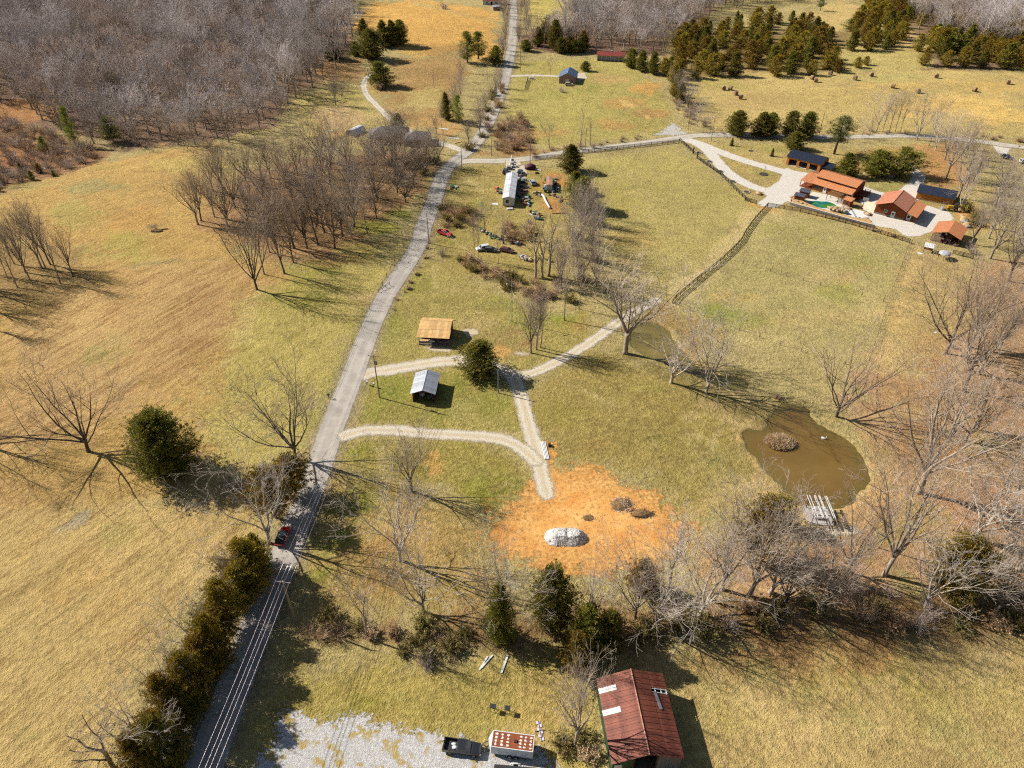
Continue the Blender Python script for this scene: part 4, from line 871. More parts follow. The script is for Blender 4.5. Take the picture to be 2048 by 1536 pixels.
# --- evergreens
CED = [
 (339,941,805,132,5,'big round dark cedar alone in the tan field on the left',None),
 (957,748,668,82,3,'dark green cedar beside the fork of the gravel drives',None),
 (592,985,902,84,2,'olive cedar at the bend of the road under the bare tree',None),
 (552,1035,925,96,2,'olive cedar left of the road above the red car',None),
 (508,1170,1070,100,4,'thick olive cedar in the hedge below the red car',None),
 (462,1252,1155,80,2,'loose olive cedar in the middle of the roadside hedge',None),
 (440,1322,1225,78,4,'cedar in the roadside hedge above the two lower ones',None),
 (398,1400,1300,88,4,'wide cedar in the lower roadside hedge',None),
 (360,1445,1345,80,4,'yellowish cedar at the field side of the lower hedge',None),
 (300,1548,1465,84,4,'bright olive cedar at the bottom end of the hedge',None),
 (352,1530,1430,76,1,'dark cedar at the bottom of the roadside hedge',None),
 (1000,1280,1160,46,0,'narrow cedar behind the vine-grey tree',None),
 (1102,1250,1122,92,1,'tall dark cedar below the gravel heap',None),
 (1172,1300,1203,84,3,'middle cedar of the dark clump above the red barn',None),
 (1152,1336,1262,72,4,'yellow-green cedar just above the red barn',None),
 (1282,1178,1116,66,4,'small yellow-olive cedar at the lower edge of the clay',None),
 (1215,1300,1215,60,1,'dark cedar in shade behind the red barn',None),
 (1902,1172,1064,122,4,'bright olive cedar in the wood on the right',None),
 (1508,1118,985,100,2,'brown-green cedar left of the pond dock',None),
 (1553,1050,985,60,2,'small brown cedar beside the left pond bank',None),
 (1141,342,279,50,0,'cedar at the lane right of the wine-red tarp',None),
 (1163,418,340,62,3,'large dark cedar right of the junk trailer',None),
 (1150,385,335,40,0,'cedar between the lane cedar and the large one',None),
 (1472,270,212,48,1,'round cedar beside the light pole on the lane',None),
 (1520,272,216,42,0,'second cedar from the light pole along the lane',None),
 (1538,272,218,40,1,'third cedar from the light pole along the lane',None),
 (1578,274,213,38,3,'leaning cedar left of the tall pine on the lane',None),
 (1612,274,214,42,3,'cedar just left of the tall pine on the lane',None),
 (1668,308,218,72,6,'tall blue-green pine behind the dark-roofed garage',None),
 (1589,298,255,46,1,'cedar in front of the lane left of the garage',None),
 (1690,352,297,48,0,'pointed cedar between garage and long orange house',None),
 (1752,350,288,64,1,'round dark cedar left of the wide spreading conifer',None),
 (1802,350,279,84,8,'wide bright green conifer behind the ranch house',None),
 (797,270,220,36,0,'cedar beside the grey house on the left',None),
 (763,172,110,54,3,'big dark cedar at the bend of the field track',None),
 (745,118,45,56,1,'wide cedar left of the clump in the gold field',None),
 (768,92,33,34,0,'left cedar of the tall clump in the gold field',None),
 (786,92,33,34,0,'middle cedar of the tall clump in the gold field',None),
 (802,90,32,36,1,'right cedar of the tall clump in the gold field',None),
 (728,72,32,24,0,'narrow dark cedar behind the gold field clump',None),
 (712,112,78,24,1,'small round cedar at the wood edge by the track',None),
 (666,118,62,38,0,'cone-shaped cedar at the edge of the upper left wood',None),
 (672,48,2,34,0,'dark cedar in the upper left wood',None), (693,24,-20,26,0,'narrow dark cedar high in the upper left wood',None),
 (935,125,55,38,7,'left white pine of the pair in the upper field',None), (957,118,54,42,7,'right white pine of the pair in the upper field',None),
 (917,248,185,24,7,'slim yellow-green pine beside the upper road',None), (893,240,180,24,0,'dark cedar among the roadside bare trees',None),
 (992,130,85,30,1,'cedar at the left edge of the upper road',None),
 (1171,142,118,22,1,'small lone cedar between the grey house and red shed',None),
 (1262,135,90,30,1,'first cedar right of the long red-roofed shed',None),(1283,142,94,28,0,'second cedar right of the long red-roofed shed',None),(1306,148,97,28,0,'third cedar right of the long red-roofed shed',None),(1328,152,110,30,2,'fourth olive cedar right of the long red-roofed shed',None),
 (1052,102,74,26,1,'cedar right of the upper road, nearest to it',None),(1076,92,48,24,0,'tall dark cedar right of the upper road',None),(1110,100,32,30,1,'tall cedar at the corner of the far green field',None),(1122,106,68,30,1,'round cedar behind the far lawn',None),(1145,106,74,26,1,'cedar right of it behind the far lawn',None),(1162,104,64,22,0,'narrow cedar behind the far lawn',None),
 (1700,62,30,30,8,'bright green cedar top beside the far clearing',None),(1640,22,-10,34,6,'round pine in the far clearing',None),
 (1890,105,52,62,8,'bright green pine among the cedars at upper right',None),
]
for x, y, ty, wp, v, lab, gr in CED:
    cedar(x, y, ty, wp, v, lab, gr, 'pine_tree' if v in (6,7) else ('conifer' if v == 8 else 'cedar_tree'))
def cedars(px, sp, hs, label, group, seed, wx=(.85,1.3)):
    rr = random.Random(seed)
    for x, y in scatter(px, sp, seed):
        m, H_ = rr.choice(CEDF); o = link('cedar_tree', m, None, (x, y, zat(x, y))); h = rr.uniform(*hs)/H_; u = rr.uniform(*wx)
        o.scale = (h*u, h*u, h); o.rotation_euler = (0,0,rr.uniform(0,6.28)); tag(o, label, 'tree', group)
cedars([(1355,158),(1380,158),(1480,155),(1560,158),(1650,152),(1690,148),(1672,120),(1640,70),(1600,45),(1480,50),(1400,70),(1345,90)], 8.5, (7,12), 'dark cedar in the thicket left of the far clearing', 'cedars of the thicket above the hay field', 51)
cedars([(1660,152),(1690,150),(1735,146),(1730,136),(1670,140)], 7, (4.5,7), 'low cedar in the hedge at the top of the hay field', 'low cedars at the top of the hay field', 52)
cedars([(1690,112),(1720,118),(1810,104),(1800,60),(1740,30),(1715,50),(1700,80)], 7.5, (7,12), 'cedar in the round clump between the far clearings', 'cedars of the round clump', 53)
cedars([(1835,140),(1900,148),(2060,158),(2150,160),(2150,100),(1960,95),(1870,70),(1830,110)], 8, (8,13), 'cedar in the thicket above the hay field on the right', 'cedars of the right thicket', 54)
cedars([(1740,20),(1800,50),(1850,75),(1880,60),(1840,20),(1780,-20),(1700,-30)], 8, (7,11), 'cedar along the path at the upper right', 'cedars along the upper right path', 55)
cedars([(1095,100),(1180,105),(1190,95),(1120,80),(1090,60),(1080,85)], 8, (7,10), 'cedar at the foot of the wood behind the far lawn', 'cedars behind the far lawn', 56)
cedars([(1340,175),(1352,215),(1366,212),(1356,160),(1340,130)], 6.5, (6,10), 'cedar in the line right of the far lawn', 'cedars right of the far lawn', 57)
cedars([(0,150),(150,130),(260,180),(240,230),(120,220),(30,190)], 26, (10,14), 'green cedar scattered in the upper left wood', 'cedars in the upper left wood', 58)
cedars([(0,320),(90,330),(110,350),(20,380),(-40,380)], 7, (2.2,4), 'small dark cedar in the thicket at the left edge', 'small cedars in the left thicket', 59)
for x, y, ty, wp in [(152,292,208,24),(228,285,225,40),(92,305,268,22)]: cedar(x, y, ty, wp, 7, 'yellow-green pine at the edge of the left thicket', 'pines at the edge of the left thicket', 'pine_tree')

# --- shrubs and brush
def shrubs(px, sp, size, kinds, label, group, seed, line=None, hz=(.8,1.2)):
    rr = random.Random(seed)
    if line:
        ln = spline(W(px)); pts = scatter(None, sp, seed, world=[(q.x-line*n_.x, q.y-line*n_.y) for q, n_ in side(ln)] + [(q.x+line*n_.x, q.y+line*n_.y) for q, n_ in reversed(list(side(ln)))])
    else: pts = scatter(px, sp, seed)
    for x, y in pts:
        o = link('shrub', SHRUB[rr.choice(kinds)], None, (x, y, zat(x, y))); s_ = rr.uniform(*size)
        o.scale = (s_, s_*rr.uniform(.8,1.2), s_*rr.uniform(*hz)); o.rotation_euler = (0,0,rr.uniform(0,6.28)); tag(o, label, 'shrub', group)
    return len(pts)
def side(ln):
    for i, q in enumerate(ln):
        d = (ln[min(i+1, len(ln)-1)] - ln[max(i-1, 0)]).normalized(); yield q, Vector((-d.y, d.x, 0))
for k, (x, y, h, v) in enumerate([(522,1135,9,0),(492,1205,10,4),(456,1285,9,2),(424,1350,10.5,4),(380,1432,9.5,3),(338,1500,10,4)]):
    b = G(x, y); place_pair(CEDAR[v], 'cedar_tree', 'cedar on the road side of the long roadside hedge', 'cedars on the road side of the hedge', b, h, .85)
for k, (x, y, h, v) in enumerate([(462,1205,10,4),(380,1370,10,5),(320,1480,9,5)]):
    b = G(x, y); place_pair(BARE[v], 'bare_tree', 'bare tree rising out of the long roadside hedge', 'bare trees of the roadside hedge', b, h, .8)
for x, y in scatter([(0,250),(110,268),(230,300),(150,335),(40,365),(-60,385),(-60,240)], 11, 99):
    place_pair(BARE[random.choice([5,6])], 'bare_tree', 'thin bare sapling on the overgrown slope at the left edge', 'saplings of the overgrown slope', Vector((x, y, zat(x, y))), random.uniform(6,10), 1.1)
n = 0
n += shrubs([(600,1245),(660,1240),(760,1265),(860,1245),(940,1255),(940,1290),(860,1320),(700,1285),(610,1275)], 2.4, (.8,1.5), [0,2,2,3,4], 'brushy shrub in the strip right of the roadside pole', 'shrubs in the strip right of the pole', 61)
n += shrubs([(960,1255),(1100,1260),(1300,1225),(1500,1215),(1640,1190),(1760,1185),(1900,1195),(2080,1200),(2080,1255),(1900,1265),(1700,1255),(1500,1265),(1300,1275),(1100,1290)], 3.3, (1.0,1.9), [0,1,2,2,1,3], 'tangled shrub in the long wooded strip', 'shrubs of the long wooded strip', 62)
n += shrubs([(865,500),(890,515),(950,545),(1020,585),(1080,610),(1125,600),(1120,560),(1060,560),(1000,540),(930,515)], 2.9, (.9,1.6), [0,0,2,3,1], 'brown shrub in the thicket below the junk yard', 'shrubs below the junk yard', 63)
n += shrubs([(885,415),(940,418),(958,440),(940,455),(890,455),(880,435)], 2.9, (1.0,1.6), [0,2,0], 'shrub in the round thicket beside the road bend', 'shrubs beside the road bend', 64)
n += shrubs([(1000,455),(1060,445),(1065,480),(1010,485)], 3.4, (1.0,1.7), [0,3,1], 'shrub in the thicket behind the wrecked cars', 'shrubs behind the wrecked cars', 65)
n += shrubs([(990,255),(1040,235),(1055,250),(1062,300),(1010,308),(990,300)], 3.4, (1.1,1.8), [0,3,0,1], 'brown shrub in the wedge where the roads split', 'shrubs where the roads split', 66)
n += shrubs([(1062,312),(1120,302),(1200,290),(1285,274)], 3.4, (.6,1.1), [0,3,1], 'low brown shrub along the far side of the lane', 'shrubs along the far side of the lane', 67, line=2.4)
n += shrubs([(1430,268),(1560,264),(1700,266),(1830,264)], 5, (.7,1.3), [0,1,0], 'brown shrub between the lane and the hay field', 'shrubs between the lane and the hay field', 68, line=2.6)
n += shrubs([(1930,275),(2060,285)], 4, (.8,1.3), [0,3], 'brown shrub at the right end of the lane', 'shrubs at the right end of the lane', 69, line=2.5)
n += shrubs([(470,1110),(500,1100),(480,1190),(430,1290),(390,1390),(330,1490),(300,1536),(280,1500),(330,1400),(400,1260),(440,1170)], 2.6, (1.0,1.7), [2,2,0,1], 'shrub in the roadside hedge at the lower left', 'shrubs of the roadside hedge', 70)
n += shrubs([(560,1060),(600,985),(585,980),(540,1050)], 2.6, (.7,1.2), [3,0], 'russet shrub at the road edge beside the red car', 'shrubs beside the red car', 71)
n += shrubs([(1130,600),(1140,540),(1160,440),(1200,450),(1200,580),(1160,620)], 4.0, (1.0,1.7), [0,1,2], 'shrub under the dense line of bare trees', 'shrubs under the line of bare trees', 72)
n += shrubs([(1352,190),(1375,225),(1400,258)], 4, (1.1,1.8), [1,0], 'grey shrub in the line left of the hay field', 'shrubs left of the hay field', 73, line=4)
n += shrubs([(0,232),(110,262),(220,300),(150,330),(60,355),(0,372),(-60,390),(-60,230)], 5.0, (1.5,2.6), [1,0,1,1], 'brown shrub of the overgrown slope at the left edge', 'shrubs of the overgrown slope', 74)
n += shrubs([(760,310),(850,305),(885,320),(860,345),(800,380),(770,350)], 5, (1.2,2.0), [0,2,1], 'brown shrub in front of the grey house', 'shrubs in front of the grey house', 75)
n += shrubs([(940,300),(965,270),(985,225),(1003,170)], 5, (1.0,1.7), [0,3,2], 'shrub along the left edge of the upper road', 'shrubs along the upper road', 76, line=2.5)
n += shrubs([(818,560),(790,590),(815,605)], 4.5, (.5,.9), [0,4], 'low dead weeds on the right verge of the road', 'weeds on the road verge', 77)
n += shrubs([(855,495),(840,525),(815,565),(785,620)], 3.0, (.3,.6), [0,4], 'low dead weeds on the right verge of the road', 'weeds on the road verge', 78, line=1.2)
n += shrubs([(1545,800),(1570,795),(1600,805),(1620,812)], 2.6, (.5,.8), [4,0], 'dry reeds on the top bank of the big pond', 'reeds on the pond bank', 79, line=1.0)
n += shrubs([(1640,1050),(1690,1035),(1720,1055),(1660,1070)], 3, (.6,1.0), [1,0], 'grey twiggy shrub beside the dock', 'shrubs beside the dock', 80)
n += shrubs([(1880,690),(1960,700),(1990,760),(1900,760)], 8, (.7,1.2), [0,1], 'low shrub on the floor of the right wood', 'shrubs in the right wood', 81)
n += shrubs([(1780,470),(1812,476),(1800,484)], 4, (.3,.6), [4,0], 'dry weeds below the retaining wall', 'weeds below the retaining wall', 82)
n += shrubs([(1925,490),(1945,490),(1945,510),(1925,508)], 3.5, (1.0,1.6), [1,1], 'grey brush heap beside the open shed', 'brush beside the open shed', 83)
n += shrubs([(1930,420),(1950,410),(1955,450),(1935,455)], 5, (1.2,1.8), [2], 'green shrub at the foot of the tall tree line', 'green shrubs right of the ranch', 84)
n += shrubs([(1150,1440),(1190,1480),(1200,1536),(1120,1536),(1110,1500)], 2.6, (.8,1.3), [2,1,4], 'shrub between the white trailer and the red barn', 'shrubs between trailer and barn', 85)
print('shrubs', n)
for x, y, s_, k, lab in [(848,1332,1.3,1,'dark leafless bush alone on the lawn below the strip'),(905,1322,.5,0,'small dead bush on the lawn edge'),(1048,250,1.6,1,''),(888,18,2.6,1,'round grey bush in the gold field near the far house'),(1124,185,1.6,1,'grey bush in front of the little grey house'),(680,985,.01,0,''),(785,238,2.2,1,'pale bush at the foot of the big cedar by the track'),(460,975,2.0,1,'dense purplish bush in the shade of the big round cedar'),(490,985,1.6,1,'grey twiggy bush right of the purplish bush'),(760,178,2.0,4,'straw-coloured bush beside the track cedar')]:
    if not lab: continue
    b = G(x, y); o = link('shrub', SHRUB[k], None, b); o.scale = (s_, s_, s_); tag(o, lab, 'shrub')
# island of dry reeds in the pond
b = G(1556, 895); t = thing('reed_island', 'clump of straw-coloured reeds standing in the big pond', 'reeds', (b.x, b.y, -.6)); rr = random.Random(4); mb = MB()
for k in range(3600):
    a = rr.uniform(0, 6.283); r_ = 3.0*math.sqrt(rr.random()); hh = (2.4-.4*r_)*rr.uniform(.5,1.1); p = Vector((r_*math.cos(a)*1.05, r_*math.sin(a)*.8, .2)); d = Vector((rr.gauss(0,.35)+.15*math.cos(a), rr.gauss(0,.35)+.15*math.sin(a), 1)).normalized()
    leaf_blade(mb, p, d, perp(d, rr), hh, .10)
mb.build('stalks', M_straw, t); lump(2.3, 3, .2, 3, (1.05,.8,.14)).build('root_mat', mat('root_mat', srgb(110,84,46), srgb(74,58,30)), t, True, (0,0,.2))
# ================================================================== BUILDINGS
def rusty(name, c1, c2, c3, metal=.0, rough=.6, streak=(1,1,1), amt=.6, thr=(.5,.62), spec=.35):
    """painted sheet metal with weathering and per-sheet tone"""
    t = NT(name); ps = t.obj(); mp = t.n('ShaderNodeMapping'); mp.inputs['Scale'].default_value = streak; t.l(ps, mp.inputs[0])
    n1 = t.noise(mp.outputs[0], .9, 5, .65); n2 = t.noise(ps, 7, 4, .7); oi = t.n('ShaderNodeObjectInfo')
    c = t.mix(t.rng(n1, .35, .65), c1, c2); c = t.mix(t.math('MULTIPLY', t.rng(n2, *thr), amt), c, c3)
    hv = t.n('ShaderNodeHueSaturation'); t.l(t.rng(oi.outputs['Random'], 0, 1, .84, 1.14), hv.inputs['Value']); t.l(c, hv.inputs['Color'])
    t.color(hv.outputs[0]); t.b.inputs['Roughness'].default_value = rough; t.b.inputs['Metallic'].default_value = metal; t.b.inputs['Specular IOR Level'].default_value = spec
    t.bump(n2, .08, .03); MATS[name] = t.m
    if 'copper' in name: t.b.inputs['Coat Weight'].default_value = .8; t.b.inputs['Coat Roughness'].default_value = .3
    return t.m
M_rust = rusty('rusty_red_metal', srgb(108,56,40), srgb(140,78,58), srgb(190,140,116), .1, .65, (.6,1,1), .5, (.62,.72))
M_ridge = mat('pale_ridge_cap', srgb(206,160,132), srgb(150,86,64), 2.5, .6)
M_white_sheet = mat('white_sheet', srgb(236,236,232), srgb(200,198,192), 1.5, .5)
M_grey_sheet = mat('grey_sheet', srgb(176,178,180), srgb(130,132,136), 1.5, .45, .1, .3)
M_silver = rusty('silver_metal', srgb(186,190,196), srgb(206,208,212), srgb(150,152,158), .35, .5, (1,1,1), .25, spec=.4)
M_tanroof = rusty('tan_metal', srgb(240,192,124), srgb(248,210,146), srgb(222,168,98), .0, .55, (1,1,1), .3)
M_copper = rusty('copper_metal', (.46,.175,.062), (.52,.21,.08), (.40,.145,.05), .0, .5, (1,1,1), .2, spec=.5)
M_copper2 = rusty('red_copper_metal', (.42,.165,.085), (.47,.195,.105), (.37,.14,.07), .0, .5, (1,1,1), .2, spec=.5)
M_black_metal = rusty('black_metal', srgb(40,46,62), srgb(52,58,74), srgb(66,70,84), .2, .45, (1,1,1), .2)
M_whiteroof = rusty('white_roof_metal', srgb(226,228,230), srgb(206,208,210), srgb(150,92,64), .1, .5, (.5,1,1), .7, (.58,.68))
M_slate = mat('slate_shingles', srgb(96,98,108), srgb(72,74,84), 4, .8)
M_grey_shingle = mat('grey_shingles', srgb(140,134,130), srgb(112,106,104), 4, .85)
M_blue_roof = rusty('blue_grey_metal', srgb(120,142,176), srgb(140,160,190), srgb(170,186,206), .2, .45, (1,1,1), .3)
M_redroof = rusty('faded_red_metal', srgb(146,62,50), srgb(166,82,66), srgb(120,54,42), .1, .6)
M_plank = mat('stained_planks', srgb(150,76,34), srgb(106,50,22), 1.2, .75, .2, stretch=(4,4,.4))
M_plank_t = mat('tan_planks', srgb(206,136,62), srgb(176,108,46), 1.0, .75, .2, stretch=(4,4,.4))
M_plank_g = mat('weathered_planks', srgb(150,142,134), srgb(104,98,94), 1.2, .85, .3, stretch=(5,5,.4))
M_plank_d = mat('dark_planks', srgb(98,74,54), srgb(62,48,38), 1.2, .85, .3, stretch=(5,5,.4))
M_green_board = mat('green_boards', srgb(62,88,58), srgb(44,62,42), 1.5, .7)
M_white_paint = mat('white_paint', srgb(232,232,230), srgb(206,204,200), 1.5, .5)
M_siding = mat('white_siding', srgb(226,224,218), srgb(196,190,182), 1.0, .6, .1, stretch=(.6,.6,6))
M_brick = mat('pinkish_brick', srgb(176,142,128), srgb(150,116,104), 5, .85)
M_sage = mat('sage_siding', srgb(168,172,160), srgb(142,146,136), 1.0, .7, .1, stretch=(.6,.6,6))
M_dark = mat('painted_interior_shade', (.012,.012,.013), (.02,.02,.02), 2, .9)  # near-black colour painting the shade inside openings that are flat leaves
M_glass = mat('window_glass', (.03,.04,.05), (.015,.02,.025), 1, .08, 0, 0, .6)
M_conc = mat('concrete', srgb(226,218,202), srgb(198,188,170), .8, .85, .1)
M_conc2 = mat('cream_concrete', srgb(240,226,196), srgb(222,206,176), .8, .85, .1)
M_block = mat('grey_block_wall', srgb(150,140,128), srgb(116,108,98), 4, .9, .3)
M_dirt = mat('dirt_floor', srgb(130,110,86), srgb(90,76,60), 2, .95)
M_timber = mat('pale_timber', srgb(206,176,128), srgb(170,140,96), 1.5, .8)
M_black_steel = mat('black_steel', (.02,.02,.022), (.035,.035,.035), 3, .5)

def panel(pw, yr, zr, ye, ze, m, ribs=2, name='roof_panel', th=.035, rib=.045, gap=.012):
    a = Vector((0, ye-yr, ze-zr)); L = a.length; a.normalize(); x = Vector((1,0,0)); n = x.cross(a)
    if n.z < 0: n = -n
    M_ = Matrix((x, a, n)).transposed(); c = Vector((pw/2, (yr+ye)/2, (zr+ze)/2)); mb = MB(); mb.box(c + n*th/2, (pw-gap, L, th), M_)
    for k in range(ribs):
        u = pw*(k+.5)/ribs; mb.box(Vector((u, c.y, c.z)) + n*(th + rib/2), (rib*1.1, L-.004, rib), M_)
    return mb.mesh(name, m)
def slope(par, x0, x1, yr, zr, ye, ze, m, pw=.9, ribs=2, single=False, special=None, jit=.006, seed=1, tiers=1, skip=()):
    """one pitch of a roof laid in sheets; special = {sheet number: material}"""
    n = max(1, round((x1-x0)/pw)); pw = (x1-x0)/n; rr = random.Random(seed)
    for t_ in range(tiers):
        f0, f1 = t_/tiers, (t_+1)/tiers; lap = .06 if t_ else 0
        a = (yr+(ye-yr)*(f0-lap/6), zr+(ze-zr)*(f0-lap/6)); b = (yr+(ye-yr)*f1, zr+(ze-zr)*f1); dz = -.03*t_ if tiers > 1 else 0
        if single:
            mb = MB()
            q = panel(pw, *a, *b, m, ribs)
            vs = [v.co.copy() for v in q.vertices]; fs = [tuple(f.vertices) for f in q.polygons]
            for k in range(n): mb.add([v + Vector((x0+k*pw, 0, 0)) for v in vs], fs)
            D.meshes.remove(q); mb.build('roof_slope', m, par); continue
        q = panel(pw, *a, *b, m, ribs); cache = {}
        for k in range(n):
            if (t_, k) in skip: continue
            mm = (special or {}).get((t_, k)); me_ = q
            if mm is not None:
                me_ = cache.get(mm.name) or q.copy(); cache[mm.name] = me_; me_.materials[0] = mm
            link('roof_panel', me_, par, (x0+k*pw, 0, dz + rr.uniform(-jit, jit) + (.012 if mm else 0)))
def wall(par, p0, p1, z0, z1, m, th=.14, batten=None, bm=None, name='wall', z1b=None):
    """upright wall from p0 to p1 with battens; z1b = height at the far end"""
    a = Vector((p0[0], p0[1], 0)); b = Vector((p1[0], p1[1], 0)); d = (b-a).normalized(); n = Vector((-d.y, d.x, 0))*th/2; zb = z1 if z1b is None else z1b
    mb = MB(); up = lambda q, z: Vector((q.x, q.y, z))
    mb.hexa([up(a-n, z0), up(b-n, z0), up(b+n, z0), up(a+n, z0), up(a-n, z1), up(b-n, zb), up(b+n, zb), up(a+n, z1)])
    if batten:
        L = (b-a).length; k = int(L/batten)
        for i in range(1, k):
            f = i/k; c = a.lerp(b, f); zt = z1+(zb-z1)*f
            mb.box((c.x, c.y, (z0+zt)/2), (.05, th+.05, zt-z0-.02), Matrix.Rotation(math.atan2(d.y, d.x), 3, 'Z'))
    return mb.build(name, m, par)
def gable_wall(par, x, yl, yr_, z0, ze_l, ze_r, yk, zk, m, th=.14, batten=None, name='gable_wall'):
    mb = MB(); mb.prism([(yr_, z0), (yl, z0), (yl, ze_l), (yk, zk), (yr_, ze_r)], 'x', x-th/2, x+th/2)
    if batten:
        n = int((yl-yr_)/batten)
        for i in range(1, n):
            y = yr_+(yl-yr_)*i/n; zt = np.interp(y, [yr_, yk, yl], [ze_r, zk, ze_l]); mb.box((x, y, (z0+zt)/2), (th+.05, .05, zt-z0-.04))
    return mb.build(name, m, par)
def door(par, c, wdt, ht, axis, m, name='door', frame=M_white_paint, th=.06, pane=None):
    """door or window leaf standing proud of a wall whose normal is the axis; c = middle of the foot"""
    e = {'x': (th, wdt, ht), 'y': (wdt, th, ht)}[axis]; d = MB().box((c[0], c[1], c[2]+ht/2), e).build(name, m, par); mb = MB(); f = .09
    for s_ in (-1, 1):
        if axis == 'x': mb.box((c[0], c[1]+s_*(wdt/2+f/2), c[2]+ht/2), (th+.03, f, ht+2*f))
        else: mb.box((c[0]+s_*(wdt/2+f/2), c[1], c[2]+ht/2), (f, th+.03, ht+2*f))
    for s_ in ([1] if name.endswith('door') or name == 'opening' else [0, 1]):
        z = c[2]+ht+f/2 if s_ else c[2]-f/2
        mb.box((c[0], c[1], z), (th+.028, wdt, f) if axis == 'x' else (wdt, th+.028, f))
    if frame: mb.build('frame', frame, d)
    if name == 'window':
        mb = MB(); mb.box((c[0], c[1], c[2]+ht/2), (th+.02, .04, ht) if axis == 'x' else (.04, th+.02, ht)); mb.box((c[0], c[1], c[2]+ht/2), (th+.022, wdt, .04) if axis == 'x' else (wdt, th+.022, .04)); mb.build('glazing_bar', frame or M_white_paint, d)
    if pane: MB().box((c[0], c[1], c[2]+ht*.62), (th+.02, wdt*.6, ht*.4) if axis == 'x' else (wdt*.6, th+.02, ht*.4)).build('pane', pane, d)
    return d
def post(par, x, y, z0, z1, m, s_=.16): return MB().span(x-s_/2, x+s_/2, y-s_/2, y+s_/2, z0, z1).build('post', m, par)
def at(A, yaw, label, name, cat, group=None, dz=0.0):
    return thing(name, label, cat, (A[0], A[1], zat(A[0], A[1])+dz), R(yaw), group)

# --- rusty red barn
b = at((18.7,45.0), 94.2, 'rusty red metal-roofed barn with two white roof sheets', 'barn', 'barn')
slope(b, 0, 12.6, 0, 5.8, 5.05, 3.85, M_rust, .84, 1, special={(1,12): M_white_sheet, (1,8): M_white_sheet}, tiers=2, seed=3)
slope(b, 0, 12.6, 0, 5.8, -5.1, 3.85, M_rust, .84, 1, tiers=2, seed=4, skip={(1,11)})
MB().tube([(0,0,5.86),(12.6,0,5.86)], .09, 6).build('ridge_cap', M_ridge, b)
wall(b, (.3,4.75), (12.3,4.75), -.3, 3.72, M_green_board, .12, .6); wall(b, (12.3,-4.8), (.3,-4.8), -.3, 3.72, M_plank_g, .12, .4)
gable_wall(b, 12.2, 4.68, -4.73, -.3, 3.72, 3.72, 0, 5.6, M_plank_g, .12, .4)
wall(b, (.35,-4.72), (.35,-1.4), -.3, 3.7, M_plank_g, .12, .35, z1b=4.9); wall(b, (.35,4.65), (.35,1.9), -.3, 3.7, M_green_board, .12, .5, z1b=4.75)
door(b, (.24,4.0,1.2), 1.1, 1.8, 'x', M_white_sheet, 'hatch', None)
for y in (-1.4, 1.9): post(b, .35, y, -.3, 4.9, M_plank_d, .2)
for k in range(5): MB().beam((.3+k*2.9, -5.0, 3.75), (.3+k*2.9, 0, 5.68), .06, .14).build('rafter', M_plank_g, b); MB().beam((.3+k*2.9, 5.0, 3.75), (.3+k*2.9, 0, 5.68), .06, .14).build('rafter', M_plank_g, b)
for f in (.62, .8, .96): MB().beam((8.9, -5.1*f, 5.74-1.95*f), (10.6, -5.1*f, 5.74-1.95*f), .12, .07).build('purlin', M_white_paint, b)
for x in (9.35, 9.9): MB().beam((x, -2.7, 4.83), (x, -5.05, 3.93), .09, .05).build('lath', M_white_paint, b)
MB().box((8.1,-3.2,4.70), (2.7,.5,.03), Matrix.Rotation(R(21),3,'X') @ Matrix.Rotation(R(8),3,'Z')).build('loose_sheet', M_grey_sheet, b)
MB().span(.2,12.4,-4.6,4.6,-.2,.05).build('floor', M_dirt, b)

# --- silver-roofed shed
b = at((-20.5,127.1), 86.8, 'open-fronted shed with a silver metal gable roof by the drive', 'shed', 'shed')
slope(b, 0, 8.1, 0, 3.8, 2.95, 2.7, M_silver, .9, 3); slope(b, 0, 8.1, 0, 3.8, -2.95, 2.7, M_silver, .9, 3, seed=2)
MB().tube([(0,0,3.85),(8.1,0,3.85)], .06, 6).build('ridge_cap', M_silver, b)
wall(b, (.5,2.5), (7.7,2.5), -.3, 2.75, M_plank_t, .12, .4); wall(b, (7.7,-2.5), (.5,-2.5), -.3, 2.75, M_plank_d, .12, .4); gable_wall(b, 7.75, 2.44, -2.44, -.3, 2.75, 2.75, 0, 3.66, M_plank_d, .12, .4)
mb = MB(); mb.prism([(-2.5,2.7),(2.5,2.7),(0,3.66)], 'x', .45, .57); mb.build('gable_board', M_plank_d, b)
for y in (2.45, -2.45, .8): post(b, .5, y, -.3, 2.7, M_plank_d, .16)
MB().beam((.5,-2.5,.6), (.5,-1.7,2.6), .1).build('brace', M_plank_g, b)
for k, (x, y, d_) in enumerate([(3,.8,(1.2,.8,.9)),(4.4,-1,(1.5,1,.7)),(2.2,-1.2,(.7,.7,.8))]):
    q = b.matrix_basis @ Vector((x, y, 0)); o = MB().span(-d_[0]/2,d_[0]/2,-d_[1]/2,d_[1]/2,0,d_[2]).build('crate', [M_white_paint, M_plank_d, M_grey_sheet][k], None, False, (q.x, q.y, zat(q.x, q.y)+.02)); tag(o, ['pale crate standing inside the silver-roofed shed','long dark box inside the silver-roofed shed','grey box near the mouth of the silver-roofed shed'][k], 'crate')

